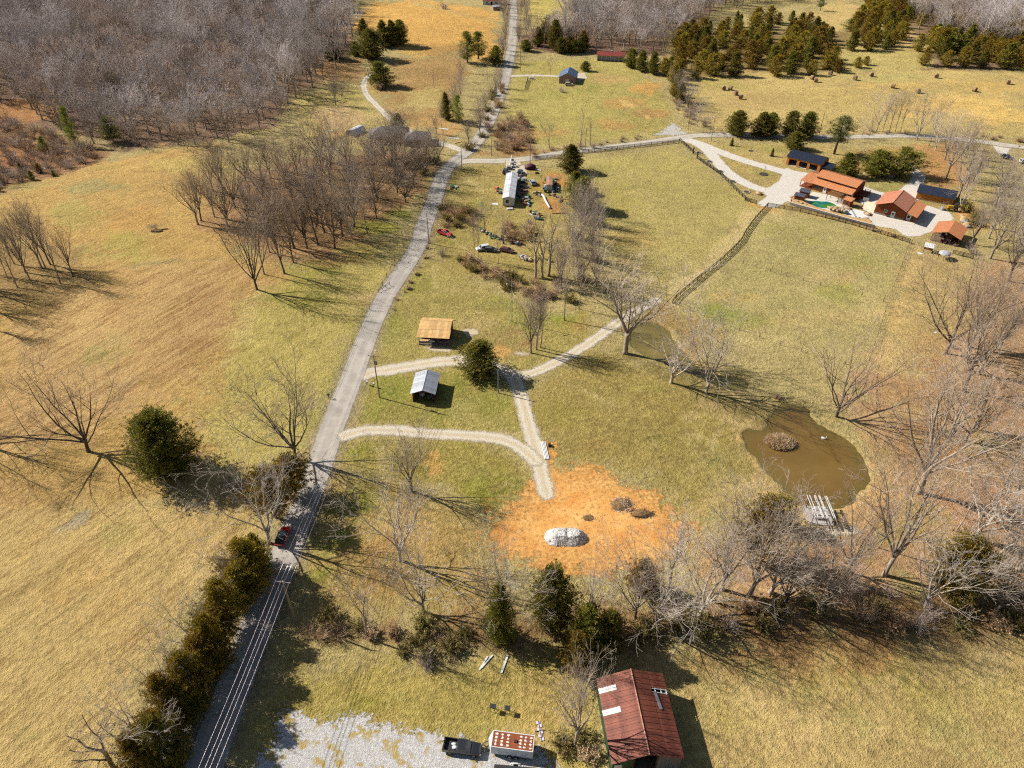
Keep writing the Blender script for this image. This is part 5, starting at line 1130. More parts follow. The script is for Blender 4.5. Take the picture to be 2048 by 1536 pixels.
# --- tan-roofed cabin
b = at((-23.7,156.1), -5.1, 'small cabin with a tan ribbed metal roof and front porch', 'cabin', 'cabin')
slope(b, -.1, 8.2, 0, 4.2, 2.9, 3.1, M_tanroof, .92, 4); slope(b, -.1, 8.2, 0, 4.2, -2.95, 3.4, M_tanroof, .92, 4, seed=3); slope(b, -.2, 8.3, -2.9, 3.36, -5.75, 2.65, M_tanroof, .92, 4, seed=5)
MB().tube([(-.1,0,4.25),(8.2,0,4.25)], .06, 6).build('ridge_cap', M_tanroof, b)
wall(b, (.3,2.6), (7.8,2.6), -.3, 3.1, M_plank, .12, .35); wall(b, (7.8,-2.7), (.3,-2.7), -.3, 3.3, M_plank, .12, .35)
gable_wall(b, .3, 2.54, -2.64, -.3, 3.1, 3.35, 0, 4.1, M_plank, .12, .35); gable_wall(b, 7.8, 2.54, -2.64, -.3, 3.1, 3.35, 0, 4.1, M_plank, .12, .35)
MB().span(.1,8.0,-5.3,-2.8,-.3,.3).build('porch_floor', M_plank_g, b)
for x in (.3, 2.8, 5.3, 7.8): post(b, x, -5.2, .3, 2.72, M_plank, .14)
for x0, x1 in ((.3,2.8),(5.3,7.8)): MB().beam((x0,-5.2,1.1),(x1,-5.2,1.1),.06,.1).build('handrail', M_plank_g, b)
door(b, (4.0,-2.79,.3), .95, 2.0, 'y', M_plank_d, 'door', M_plank_t); door(b, (1.8,-2.79,1.1), 1.0, 1.0, 'y', M_glass, 'window', M_plank_t); door(b, (6.2,-2.79,1.1), 1.0, 1.0, 'y', M_glass, 'window', M_plank_t)
MB().beam((8.2,1.6,3.5),(8.9,1.6,3.5),.12).build('purlin_end', M_plank_d, b)
for k, (x, d_, m) in enumerate([(1.4,(2.4,.8,.55),M_timber),(3.0,(1.1,.7,.7),M_white_paint)]):
    q = b.matrix_basis @ Vector((x, -4.3, .3)); o = MB().span(-d_[0]/2,d_[0]/2,-d_[1]/2,d_[1]/2,0,d_[2]).build('stack_of_boards' if k == 0 else 'chest', m, None, False, q); tag(o, ['pale stack of boards on the porch of the tan-roofed cabin','white chest on the porch of the tan-roofed cabin'][k], ['boards','chest'][k])

# --- white mobile home
b = at((-.8,236.4), 86.7, 'long white mobile home with a rust-streaked white roof', 'mobile_home', 'mobile home')
slope(b, 0, 23, .4, 3.7, 2.65, 3.05, M_whiteroof, 1.9, 2); slope(b, 0, 23, .4, 3.7, -1.75, 3.05, M_whiteroof, 1.9, 2, seed=6)
wall(b, (.15,2.45), (22.8,2.45), .35, 3.0, M_siding, .12, 1.2); wall(b, (22.8,-1.55), (.15,-1.55), .35, 3.0, M_siding, .12, 1.2)
gable_wall(b, .2, 2.39, -1.49, .35, 3.0, 3.0, .4, 3.62, M_siding); gable_wall(b, 22.8, 2.39, -1.49, .35, 3.0, 3.0, .4, 3.62, M_siding)
MB().span(.25,22.7,-1.4,2.3,-.3,.36).build('skirting', M_grey_sheet, b)
door(b, (.09,.9,1.4), .8, 1.0, 'x', M_glass, 'window', M_plank_d)
for x in (4, 9, 15, 20): door(b, (x,2.55,1.3), 1.0, .9, 'y', M_glass, 'window', M_white_paint)
for x in (3, 8, 18): door(b, (x,-1.65,1.3), 1.0, .9, 'y', M_glass, 'window', M_white_paint)
door(b, (12,-1.65,.5), .9, 2.0, 'y', M_white_paint, 'door', M_grey_sheet)
MB().tube([(21,-.4,3.4),(21,-.4,4.2)], .12, 8).build('stove_pipe', M_grey_sheet, b)

# --- ranch: three-bay garage
b = at((111.2,279.5), -39.9, 'three-bay wooden garage with a dark metal roof', 'garage', 'garage')
slope(b, -.1, 14.1, 0, 4.9, -4.7, 3.15, M_black_metal, .95, 2, True); slope(b, -.1, 14.1, 0, 4.9, 4.7, 3.15, M_black_metal, .95, 2, True)
wall(b, (.3,4.3), (13.6,4.3), -.3, 3.2, M_plank_t, .14, .5); gable_wall(b, .35, 4.23, -4.2, -.3, 3.2, 3.2, 0, 4.75, M_plank_t, .14, .5); gable_wall(b, 13.6, 4.23, -4.2, -.3, 3.2, 3.2, 0, 4.75, M_plank_t, .14, .5)
MB().span(.3,13.65,-4.4,-4.26,2.45,3.15).build('lintel', M_plank_t, b)
for k, x in enumerate((.75, 4.9, 9.05, 13.1)): MB().span(x-.5,x+.5,-4.42,-4.24,-.3,2.45).build('pier', M_plank_t, b)
MB().span(.4,13.5,-4.2,4.1,-.1,.06).build('floor', M_conc, b)
slope(b, 14.15, 18.2, -.2, 3.2, -4.6, 2.3, M_black_metal, .95, 2, True)
for y in (-4.3, -.5): post(b, 17.9, y, -.3, 2.4 if y < -2 else 3.1, M_plank, .18)

# --- ranch: long house with clerestory
b = at((114.8,256.0), -45.6, 'long wooden house with stepped copper-orange metal roofs', 'house', 'house')
slope(b, 0, 15.5, 0, 5.6, -4.4, 4.35, M_copper, .95, 2, True); slope(b, 0, 15.5, 0, 5.6, 4.4, 4.35, M_copper, .95, 2, True); slope(b, .1, 15.4, -3.95, 3.55, -7.0, 2.45, M_copper, .95, 2, True)
slope(b, -4.2, .1, -.2, 3.7, -7.2, 2.4, M_copper, .95, 2, True); slope(b, -4.2, .1, -.2, 3.7, 3.6, 2.9, M_copper, .95, 2, True)
wall(b, (15.0,-3.9), (.4,-3.9), 3.3, 4.5, M_plank, .12, .5, name='clerestory'); wall(b, (15.0,-6.2), (.4,-6.2), -.3, 2.7, M_plank, .14, .5); wall(b, (.4,4.0), (15.0,4.0), -.3, 4.4, M_plank, .14, .5)
for x in (.45, 15.0):
    gable_wall(b, x, 3.93, -3.84, -.3, 4.4, 4.4, 0, 5.45, M_plank, .14, .5); wall(b, (x,-3.84), (x,-6.13), -.3, 3.5, M_plank, .14, .5, z1b=2.7)
for x, w_ in ((2.6,2.2),(11.5,1.4)): door(b, (x,-6.31,.7), w_, 1.5, 'y', M_glass, 'window', M_plank_d)
door(b, (5.3,-6.31,0), 1.0, 2.1, 'y', M_white_paint, 'door', M_white_paint, pane=M_glass); door(b, (13.6,-6.31,0), .9, 2.0, 'y', M_grey_sheet, 'door', M_plank_d)
for x in (1.6,3.9,6.2,8.5,10.8,13.1): door(b, (x,-3.99,3.65), 1.1, .45, 'y', M_glass, 'window', M_plank_d)
for x, y in ((-3.9,-6.9),(-3.9,-3.6),(-3.9,3.2),(-1.9,-6.9)): post(b, x, y, -.3, 2.5 if y < -5 else 3.0, M_plank, .18)
MB().span(-4.0,.3,-6.8,3.4,-.2,.25).build('porch_floor', M_plank, b)
MB().span(15.2,18.2,-2.2,3.6,.95,1.1).build('deck', M_plank, b)
for x, y in ((17.9,-2),(17.9,.7),(17.9,3.4),(16.0,3.4),(16.0,-2)): post(b, x, y, -.3, 2.0, M_plank, .16)
for p0, p1 in (((17.9,-2),(17.9,3.4)),((16,3.4),(17.9,3.4)),((16,-2),(17.9,-2))):
    for z in (1.4, 1.95): MB().beam((*p0,z), (*p1,z), .07,.1).build('handrail', M_plank, b)
for k in range(5): MB().span(16.0,17.3,-2.5-.3*k-.3,-2.5-.3*k,.1,.95-.18*k).build('step', M_plank, b)
MB().span(15.1,15.3,-6.2,-5.2,0,2.2).build('ladder', M_white_paint, b)

# --- ranch: big barn
b = at((127.8,225.4), 52.0, 'big board barn with a copper metal roof and side lean-to', 'barn', 'barn')
slope(b, .4, 13.7, 0, 6.0, 5.5, 3.75, M_copper2, .95, 2, True); slope(b, .4, 13.7, 0, 6.0, -4.95, 3.85, M_copper2, .95, 2, True); slope(b, .5, 13.6, -5.0, 3.7, -8.6, 2.8, M_copper, .95, 2, True)
MB().tube([(.4,0,6.06),(13.7,0,6.06)], .08, 6).build('ridge_cap', M_copper2, b)
wall(b, (2.4,5.1), (13.2,5.1), -.3, 3.8, M_plank, .14, .4); wall(b, (13.2,-4.7), (2.4,-4.7), -.3, 3.8, M_plank, .14, .4)
for x in (2.4, 13.2): gable_wall(b, x, 5.03, -4.63, -.3, 3.8, 3.8, 0, 5.8, M_plank, .14, .42)
MB().span(2.29,2.33,-4.5,4.9,-.2,.7).build('plinth', M_block, b)
door(b, (2.29,-.9,.05), 1.1, 2.2, 'x', M_white_paint, 'door', M_white_paint, pane=M_glass); door(b, (2.29,1.6,1.4), 1.0, .9, 'x', M_glass, 'window', M_white_paint)
wall(b, (3.4,-4.8), (3.4,-7.4), -.3, 3.5, M_plank, .14, .4, z1b=3.0); door(b, (3.29,-5.7,.05), 1.3, 2.2, 'x', M_white_paint, 'door', M_white_paint, pane=M_dark)  # near-black pane: interior shade put into the colour
for x in (2.6, 6, 9.5, 13): post(b, x, -8.2, -.3, 2.85, M_plank, .18)
MB().span(.9,13.4,-8.4,5.2,-.25,.1).build('slab', M_conc, b)

# --- ranch: shed with dark roof and tan wall
b = at((147.2,246.5), -31.4, 'long tan-walled shed with a dark metal roof', 'shed', 'shed')
slope(b, -.1, 12.5, 0, 3.9, -4.75, 2.5, M_black_metal, .95, 2, True); slope(b, -.1, 12.5, 0, 3.9, 4.3, 2.5, M_black_metal, .95, 2, True)
wall(b, (12.1,-4.2), (.3,-4.2), -.3, 2.6, M_plank_t, .14, .45); wall(b, (.3,3.9), (12.1,3.9), -.3, 2.6, M_plank_t, .14, .45)
for x in (.3, 12.1): gable_wall(b, x, 3.83, -4.13, -.3, 2.6, 2.6, 0, 3.75, M_plank_t, .14, .45)
MB().span(.2,12.2,-4.29,-4.275,-.2,.35).build('plinth', M_block, b)

# --- ranch: open pole shed
b = at((137.3,205.8), 53.0, 'open-sided pole shed with a copper metal gable roof', 'shed', 'shed')
slope(b, 1.0, 11.6, 0, 4.5, 4.5, 2.95, M_copper, .95, 2, True); slope(b, 1.0, 11.6, 0, 4.5, -4.2, 2.95, M_copper, .95, 2, True)
for x in (2.4, 6.6, 11.2):
    for y in (4.0, -3.7): post(b, x, y, -.3, 3.0, M_plank_d, .18)
post(b, 2.4, 0, -.3, 4.3, M_plank, .16)
wall(b, (11.2,-3.7), (2.6,-3.7), -.2, 2.9, M_plank_d, .1, .4); gable_wall(b, 11.2, 3.95, -3.65, -.3, 3.0, 3.0, 0, 4.4, M_plank_d, .1, .4)
MB().beam((2.4,-3.9,2.85),(2.4,4.2,2.85),.12,.2).build('tie_beam', M_plank_d, b); MB().span(2.0,11.3,-3.6,3.9,-.2,.04).build('floor', M_dirt, b)
for k, (x, y, d_, m, nm, lab) in enumerate([(3.2,1.0,(.8,.6,.8),'red','mower','red machine at the mouth of the open pole shed'),(5.5,-.6,(2.4,1.0,1.0),'w','bench','pale work bench inside the open pole shed'),(7.5,1.5,(2.2,1.2,1.2),'d','chest','dark chest in the back of the open pole shed'),(3.2,-3.0,(1.0,.7,.9),'t','sack','pale sack at the right post of the open pole shed')]):
    q = b.matrix_basis @ Vector((x, y, .05)); mm = {'red': mat('red_paint', srgb(190,40,34), srgb(140,28,24)), 'w': M_grey_sheet, 'd': M_black_steel, 't': M_timber}[m]
    o = thing(nm, lab, nm, q, R(53)); MB().span(-d_[0]/2,d_[0]/2,-d_[1]/2,d_[1]/2,.12,d_[2]*.7).build('body', mm, o); MB().span(-d_[0]/2,d_[0]/4,-d_[1]/2.4,d_[1]/2.4,d_[2]*.7,d_[2]).build('top', mm, o)
    for sx in (-1,1):
        for sy in (-1,1): MB().disc((sx*d_[0]*.38, sy*d_[1]*.38, -.02), .07, .16, 8).build('foot', M_black_steel, o)

# --- ranch: small structures
def kiosk(A, yaw, Lx, Wy, z0, z1, roofm, wallm, label, name='pump_house', cat='hut'):
    b = at(A, yaw, label, name, cat); slope(b, -.25, Lx+.25, .25, z1, -Wy-.3, z0, roofm, .9, 2, True)
    wall(b, (Lx,-Wy), (0,-Wy), -.3, z0+.02, wallm, .1, .4); wall(b, (0,0), (Lx,0), -.3, z1-.08, wallm, .1, .4)
    for x in (.05, Lx-.05): wall(b, (x,-.05), (x,-Wy+.05), -.3, z1-.1, wallm, .1, .4, z1b=z0)
    door(b, (Lx*.5,-Wy-.08,0), .8, 1.7, 'y', M_plank_d, 'door', None); return b
kiosk((105.0,246.6), -34, 3.2, 2.4, 2.2, 2.5, M_slate, M_plank, 'left-hand rear wooden hut with slate roof beside the pool')
kiosk((101.8,242.6), -34, 3.3, 2.2, 2.2, 2.5, M_slate, M_plank, 'front wooden hut with slate roof at the corner of the pool deck')
kiosk((118.6,238.8), -48, 2.6, 2.4, 2.2, 2.6, M_copper, M_plank, 'tiny copper-roofed hut right of the pool')
b = at((114.9,243.9), -47.5, 'slatted wooden pergola between pool and long house', 'pergola', 'pergola')
for x in (.2, 4.4):
    for y in (-.2, -3.4): post(b, x, y, -.2, 2.5, M_plank_d, .15)
for y in (-.2, -3.4): MB().beam((-.1,y,2.55),(4.7,y,2.55),.08,.16).build('beam', M_timber, b)
for k in range(14): MB().beam((.1+k*.34,.2,2.68),(.1+k*.34,-3.8,2.68),.14,.05).build('slat', mat('pergola_slats', srgb(170,124,72), srgb(132,92,52), 2), b)
b = at((140.6,264.3), -26.5, 'small well house with an orange roof behind the ranch house', 'well_house', 'hut')
slope(b, -.3, 6.1, .6, 2.5, -1.2, 2.0, M_copper, .9, 2, True); wall(b, (5.8,-.6), (1.8,-.6), -.2, 1.5, M_plank_g, .1, .35); wall(b, (0,.3), (5.8,.3), -.2, 2.3, M_plank_d, .1, .35)
for x in (0, 1.8, 5.8): post(b, x, -.9, -.2, 2.05, M_plank_d, .14)
b = at((130.7,204.2), -31.2, 'small lean-to shelter with a white sheet roof by the fence', 'shelter', 'shelter')
slope(b, -.2, 2.6, 0, 2.2, -2.8, 1.8, M_white_sheet, .9, 2, True)
for x in (0, 2.4):
    for y in (-.1, -2.6): post(b, x, y, -.2, 2.1 if y > -1 else 1.75, M_plank_d, .1)
MB().span(0,2.4,-.4,-.3,0,1.2).build('back_board', M_plank, b)
b = thing('canopy', 'round grey fabric canopy on posts beside the white shelter', 'canopy', G(1886,517)); mb = MB()
rings = [(1.75,1.7),(1.6,2.05),(1.1,2.35),(.5,2.5)]; vs = [(r_*math.cos(a*.5236), r_*math.sin(a*.5236), z) for r_, z in rings for a in range(12)] + [(0,0,2.55)]
fs = [(i*12+k, i*12+(k+1) % 12, (i+1)*12+(k+1) % 12, (i+1)*12+k) for i in range(3) for k in range(12)] + [(36+k, 36+(k+1) % 12, 48) for k in range(12)]
mb.add(vs, fs); mb.build('cover', mat('grey_tarp', srgb(196,196,200), srgb(160,160,166), 2, .7), b)
for k in range(6): post(b, 1.7*math.cos(k*1.047), 1.7*math.sin(k*1.047), -.1, 1.75, M_plank_d, .09)

# --- grey hip-roofed house on the left and hoop house
A_ = P(740,287); b = at((A_.x, A_.y), 8, 'grey hip-roofed house half hidden by bare trees at left', 'house', 'house')
def hip(par, x0, x1, y0, y1, ze, zr, m, name='roof'):
    i = (y1-y0)/2; yc = (y0+y1)/2; a, c = (x0+i, yc, zr), (x1-i, yc, zr); th = .18
    mb = MB(); mb.add([(x0,y0,ze),(x1,y0,ze),(x1,y1,ze),(x0,y1,ze),a,c,(x0,y0,ze-th),(x1,y0,ze-th),(x1,y1,ze-th),(x0,y1,ze-th)], [(0,1,5,4),(1,2,5),(2,3,4,5),(3,0,4),(6,7,1,0),(7,8,2,1),(8,9,3,2),(9,6,0,3),(9,8,7,6)]); return mb.build(name, m, par)
hip(b, -.5, 17, -1, 9.5, 2.9, 5.8, M_grey_shingle); hip(b, 14, 26, -6, 3, 2.7, 5.0, M_grey_shingle, 'wing_roof')
for p0, p1 in (((.2,-.3),(16.3,-.3)),((16.3,9),(.2,9)),((.2,9),(.2,-.3)),((16.3,-.3),(16.3,9)),((14.6,-5.3),(25.4,-5.3)),((25.4,-5.3),(25.4,2.4)),((25.4,2.4),(16.5,2.4)),((14.6,-.4),(14.6,-5.3))): wall(b, p0, p1, -.3, 2.8, M_sage, .14)
for x in (2.5, 6.5, 11): door(b, (x,-.42,.9), 1.3, 1.3, 'y', M_glass, 'window')
door(b, (8.7,-.42,0), 1.0, 2.1, 'y', M_white_paint, 'door'); door(b, (.08,4,.9), 1.3, 1.3, 'x', M_glass, 'window'); door(b, (20,-5.42,.9), 1.4, 1.3, 'y', M_glass, 'window')
A_ = G(700,272); b = thing('hoop_house', 'white half-round hoop house beside the grey house', 'greenhouse', A_, R(60)); mb = MB()
vs = []; fs = []
for k in range(9):
    for j in range(9): a = math.pi*j/8; vs.append((k*1.0, -2.4*math.cos(a), 2.6*math.sin(a)))
for k in range(8):
    for j in range(8): fs.append((k*9+j, k*9+j+1, k*9+10+j, k*9+9+j))
mb.add(vs, fs); mb.build('cover', mat('white_plastic', srgb(236,238,244), srgb(206,210,222), 1.2, .4), b)
for k in range(0, 9, 2): MB().tube([(k*1.0, -2.43*math.cos(math.pi*j/8), 2.63*math.sin(math.pi*j/8)) for j in range(9)], .05, 5).build('hoop', M_grey_sheet, b)

# --- far houses and sheds
A_ = P(1134,168); b = at((A_.x, A_.y), 80, 'little pinkish-grey house with a blue-grey roof beyond the lane', 'house', 'house')
slope(b, -.4, 12, 0, 5.4, 4.6, 3.0, M_blue_roof, 1.0, 2, True); slope(b, -.4, 12, 0, 5.4, -4.6, 3.0, M_blue_roof, 1.0, 2, True)
wall(b, (0,4.2), (11.6,4.2), -.3, 3.1, M_brick); wall(b, (11.6,-4.2), (0,-4.2), -.3, 3.1, M_brick)
for x in (0, 11.6): gable_wall(b, x, 4.13, -4.13, -.3, 3.1, 3.1, 0, 5.2, M_brick)
door(b, (-.12,0,0), 1.6, 2.2, 'x', M_white_paint, 'door'); door(b, (-.12,2.6,.9), 1.0, 1.2, 'x', M_glass, 'window'); door(b, (-.12,-2.6,.9), 1.0, 1.2, 'x', M_glass, 'window')
A_ = P(1194,121); b = at((A_.x, A_.y), -9.8, 'long open-fronted shed with a faded red roof at the wood edge', 'shed', 'shed')
slope(b, -.4, 15.6, 3.2, 4.3, -1.0, 2.9, M_redroof, 1.3, 2, True); slope(b, -.4, 15.6, 3.2, 4.3, 7, 2.9, M_redroof, 1.3, 2, True)
wall(b, (0,6.6), (15.2,6.6), -.3, 3.0, M_plank_d); gable_wall(b, 0, 6.5, -.4, -.3, 3.0, 3.0, 3.2, 4.2, M_siding); gable_wall(b, 15.2, 6.5, -.4, -.3, 3.0, 3.0, 3.2, 4.2, M_siding)
wall(b, (0,1.6), (15.2,1.6), -.3, 3.4, M_siding, .1)
for k in range(7): post(b, .2+k*2.45, -.6, -.3, 3.0, M_white_paint, .2)
MB().span(7.2,8.2,3.0,3.8,4.2,5.0).build('roof_vent', M_white_paint, b)
A_ = P(966,12); b = at((A_.x, A_.y), -3, 'far house with a bright red roof at the top of the picture', 'house', 'house')
slope(b, -.4, 14, 4.4, 5.6, -.6, 3.1, mat('bright_red_roof', srgb(176,40,44), srgb(150,32,36), 2, .6), 1.4, 2, True); slope(b, -.4, 14, 4.4, 5.6, 9.4, 3.1, mat('bright_red_roof', srgb(176,40,44)), 1.4, 2, True)
for p0, p1 in (((0,0),(13.6,0)),((13.6,8.8),(0,8.8))): wall(b, p0, p1, -.3, 3.2, M_siding)
for x in (0, 13.6): gable_wall(b, x, 8.7, .1, -.3, 3.2, 3.2, 4.4, 5.4, M_siding)
for x in (3, 10): door(b, (x,-.12,.9), 1.4, 1.2, 'y', M_glass, 'window')
door(b, (6.5,-.12,0), 1.1, 2.1, 'y', M_dark, 'door')  # near-black door leaf: unlit inside painted as colour
A_ = P(985,24); b = at((A_.x, A_.y), 20, 'small far outbuilding beside the red-roofed house', 'shed', 'shed')
slope(b, -.3, 5.3, 0, 3.2, 2.3, 2.4, M_silver, .9, 2, True); slope(b, -.3, 5.3, 0, 3.2, -2.3, 2.4, M_silver, .9, 2, True)
for p0, p1 in (((0,2),(5,2)),((5,-2),(0,-2))): wall(b, p0, p1, -.2, 2.5, M_brick)
for x in (0, 5): gable_wall(b, x, 1.95, -1.95, -.2, 2.5, 2.5, 0, 3.1, M_brick)
# ================================================================== POOL TERRACE AND RANCH YARD
Z55 = lambda pts: zoom_pts(pts, 1540, 270, 4.6545)
def slab(name, px, z0, z1, m, label=None, cat=None, kind=None, hole=None):
    pts = [(q.x, q.y) for q in W(Z55(px))]; bm = bmesh.new(); h0 = sum(zat(*q) for q in pts)/len(pts)
    vs = [bm.verts.new((x, y, z1+h0)) for x, y in pts]; f = bm.faces.new(vs)
    if f.normal.z < 0: f.normal_flip()
    ex = bmesh.ops.extrude_face_region(bm, geom=[f]); [setattr(v, 'co', v.co + Vector((0,0,z0-z1))) for v in ex['geom'] if isinstance(v, bmesh.types.BMVert)]
    bmesh.ops.recalc_face_normals(bm, faces=bm.faces); me_ = D.meshes.new(name); bm.to_mesh(me_); bm.free(); me_.materials.append(m); return tag(link(name, me_), label, cat, None, kind)
slab('pool_terrace', [(305,640),(392,528),(470,545),(570,565),(690,610),(730,640),(770,690),(900,718),(935,745),(895,785),(800,795),(700,762),(560,728),(420,690)], -.3, .10, M_conc, kind='structure')
slab('barn_apron', [(905,618),(992,632),(975,725),(945,722),(850,690)], -.2, .075, M_conc2, kind='structure')
slab('fire_pit_pad', [(735,705),(800,695),(880,720),(905,765),(790,790),(705,765)], -.2, .125, M_white_sheet, kind='structure')
pool = thing('swimming_pool', 'kidney-shaped swimming pool with green water and white rim', 'pool', P(1643,409))
pc = [P(*q) - P(1643,409) for q in Z55([(345,632),(380,620),(430,618),(480,624),(530,624),(580,637),(612,655),(628,670),(600,681),(540,685),(480,684),(420,672),(370,655)])]
pc = [Vector((q.x, q.y, 0)) for q in spline([(*q[:2],) for q in pc] + [tuple(pc[0][:2])], 3)][:-1]; h0 = zat(P(1643,409).x, P(1643,409).y); pool.location.z = h0
mb = MB(); n_ = len(pc); cx_ = sum(pc, Vector())/n_
mb.add([(q.x, q.y, .13) for q in pc], [tuple(range(n_))]); t = NT('pool_water'); nn = t.noise(t.obj(), .35, 3, .5); t.color(t.mix(t.rng(nn, .42, .58), srgb(20,104,104), srgb(66,132,24))); t.b.inputs['Roughness'].default_value = .05; t.b.inputs['Specular IOR Level'].default_value = .5
mb.build('water', t.m, pool)
out_ = [cx_ + (q-cx_)*(1 + .55/max(.5, (q-cx_).length)) for q in pc]; mb = MB()
mb.add([(q.x, q.y, .20) for q in pc] + [(q.x, q.y, .20) for q in out_] + [(q.x, q.y, .05) for q in pc] + [(q.x, q.y, .05) for q in out_], [(i, (i+1) % n_, n_+(i+1) % n_, n_+i) for i in range(n_)] + [(i, 2*n_+i, 2*n_+(i+1) % n_, (i+1) % n_) for i in range(n_)] + [(n_+i, n_+(i+1) % n_, 3*n_+(i+1) % n_, 3*n_+i) for i in range(n_)])
mb.build('rim', M_white_paint, pool)
# retaining wall, laid in blocks
wl = spline(W(Z55([(182,618),(178,640),(215,660),(380,705),(560,755),(700,795),(850,835),(960,862)])), 5); rw = thing('retaining_wall', 'grey block retaining wall below the pool terrace', 'wall', (0,0,0)); blk = {}
L_ = 0
for i in range(len(wl)-1):
    a, c = wl[i], wl[i+1]; d = c-a; k = max(1, round(d.length/1.1))
    for j in range(k):
        for r_ in range(3):
            f0 = (j + (.5 if r_ % 2 else 0))/k; q = a + d*min(f0+.5/k, 1); ln = d.length/k-.02
            key = round(ln, 2)
            if key not in blk: blk[key] = MB().box((0,0,0), (ln,.35,.30)).mesh('block', M_block)
            link('block', blk[key], rw, (q.x, q.y, zat(q.x, q.y)+.1+r_*.315), (0,0,math.atan2(d.y, d.x)))
    q = (a+c)/2
    MB().box((0,0,0), (d.length+.02,.42,.08)).build('coping', M_conc, rw, False, (q.x, q.y, zat(q.x, q.y)+1.09)).rotation_euler = (0,0,math.atan2(d.y, d.x))
# fill behind the wall up to the terrace
slab('planting_bed', [(186,612),(300,606),(310,642),(430,692),(560,730),(700,764),(800,797),(900,790),(955,850),(850,826),(700,786),(560,746),(380,697),(215,650)], -.2, .85, mat('bed_soil', srgb(206,168,112), srgb(170,130,80), 1.5, .95), kind='structure')
M_boul = mat('boulder_stone', srgb(206,176,132), srgb(150,120,86), 1.5, .9, .4); M_boul2 = mat('grey_boulder_stone', srgb(176,164,150), srgb(120,110,100), 1.5, .9, .4)
def boulder(x, y, r_, k, dz=0, label='tan boulder in the rock heap between pool and fire pit', group='boulders of the pool rock heap'):
    b = P(x, y); o = lump(r_, 2, .35, k, (1.2,.9,.65)).build('boulder', M_boul if k % 3 else M_boul2, None, False, (b.x, b.y, zat(b.x, b.y)+r_*.35+dz)); o.rotation_euler = (0,0,k*1.7); return tag(o, label, 'boulder', group)
for k, (x, y, r_) in enumerate([(545,700,.8),(565,712,.9),(585,700,.7),(600,718,1.0),(620,705,.9),(640,720,.8),(655,705,.7),(670,728,.9),(690,735,.8),(625,728,.6),(580,722,.6)]): boulder(*Z55([(x,y)])[0], r_, k+1, .8)
for k, (x, y, r_) in enumerate([(690,668,.7),(705,680,.9),(725,690,.7),(745,695,.5)]): boulder(*Z55([(x,y)])[0], r_, k+20, .1, 'boulder in the small heap beside the tiny copper-roofed hut', 'boulders by the tiny hut')
for k, (x, y, r_) in enumerate([(885,735,.7),(905,745,.9),(925,740,.7),(890,795,.8)]): boulder(*Z55([(x,y)])[0], r_, k+30, .1, 'boulder at the right end of the fire pit pad', 'boulders at the fire pit pad')
for k, (x, y, r_) in enumerate([(200,604,.7),(220,612,.6),(250,640,.5),(290,655,.5),(330,668,.4)]): boulder(*Z55([(x,y)])[0], r_, k+40, .75, 'boulder along the left end of the retaining wall', 'boulders along the retaining wall')
for k, (x, y, r_) in enumerate([(1800,800,1.0),(1812,820,1.1),(1825,840,1.0),(1800,778,.9),(1838,862,.9),(1790,760,.8)]): boulder(*Z55([(x,y)])[0], r_, k+50, 0, 'pale boulder in the row right of the open pole shed', 'boulders right of the open pole shed')
boulder(1516, 388, 1.1, 62, 0, 'single flat tan boulder at the corner of the ranch drive', None)
o = thing('swing_frame', 'black A-shaped swing frame on the fire pit pad', 'swing', P(*Z55([(760,770)])[0])); o.location.z += .13
for p0, p1 in (((-2.4,.3,0),(-.6,1.4,2.7)),((-2.0,.3,0),(-.4,1.4,2.7)),((1.2,-1.2,0),(-.6,1.4,2.7)),((1.6,-1.2,0),(-.3,1.4,2.7))): MB().tube([p0, p1], .07, 6).build('leg', M_black_steel, o)
MB().tube([(-.8,1.4,2.72),(-.1,1.4,2.72)], .08, 6).build('top_bar', M_black_steel, o)
b = P(*Z55([(853,690)])[0]); o = thing('basketball_hoop', 'basketball hoop with a white backboard on the barn apron', 'hoop', (b.x, b.y, .08)); MB().tube([(0,0,0),(0,0,2.6),(.5,.3,3.2)], .08, 8).build('pole', M_black_steel, o)
MB().box((.6,.35,3.4), (1.8,.06,1.1), Matrix.Rotation(R(-25),3,'Z')).build('backboard', M_white_paint, o); MB().tube([(.75+.23*math.cos(a*.785), 0+.23*math.sin(a*.785), 3.05) for a in range(9)], .02, 5).build('rim', mat('orange_steel', srgb(206,90,40)), o)
MB().box((0,0,.1),(.9,.6,.2)).build('base', M_black_steel, o)
# backhoe
b = P(*Z55([(1690,705)])[0]); o = thing('backhoe', 'yellow backhoe loader parked beside the tan-walled shed', 'backhoe', (b.x, b.y, zat(b.x, b.y)+.05), R(-20)); M_yel = mat('yellow_paint', srgb(216,170,40), srgb(180,136,30))
MB().span(-1.6,1.4,-.5,.5,.7,1.3).build('chassis', M_yel, o); MB().hexa([(.2,-.55,1.3),(1.5,-.55,1.3),(1.5,.55,1.3),(.2,.55,1.3),(.4,-.45,2.6),(1.3,-.45,2.6),(1.3,.45,2.6),(.4,.45,2.6)]).build('cab', M_glass, o); MB().span(.3,1.4,-.52,.52,2.6,2.7).build('cab_roof', M_black_steel, o); MB().span(-1.6,.1,-.42,.42,1.3,1.75).build('bonnet', M_yel, o)
for x, r_ in ((-1.1,.45),(1.0,.75)):
    for y in (-.75,.75):
        w_ = MB().tube([(x,y-.2,r_),(x,y+.2,r_)], r_, 16).build('wheel', mat('tyre_rubber', (.02,.02,.02)), o); MB().tube([(x,y-.21,r_),(x,y+.21,r_)], r_*.5, 10).build('rim', M_yel, w_)
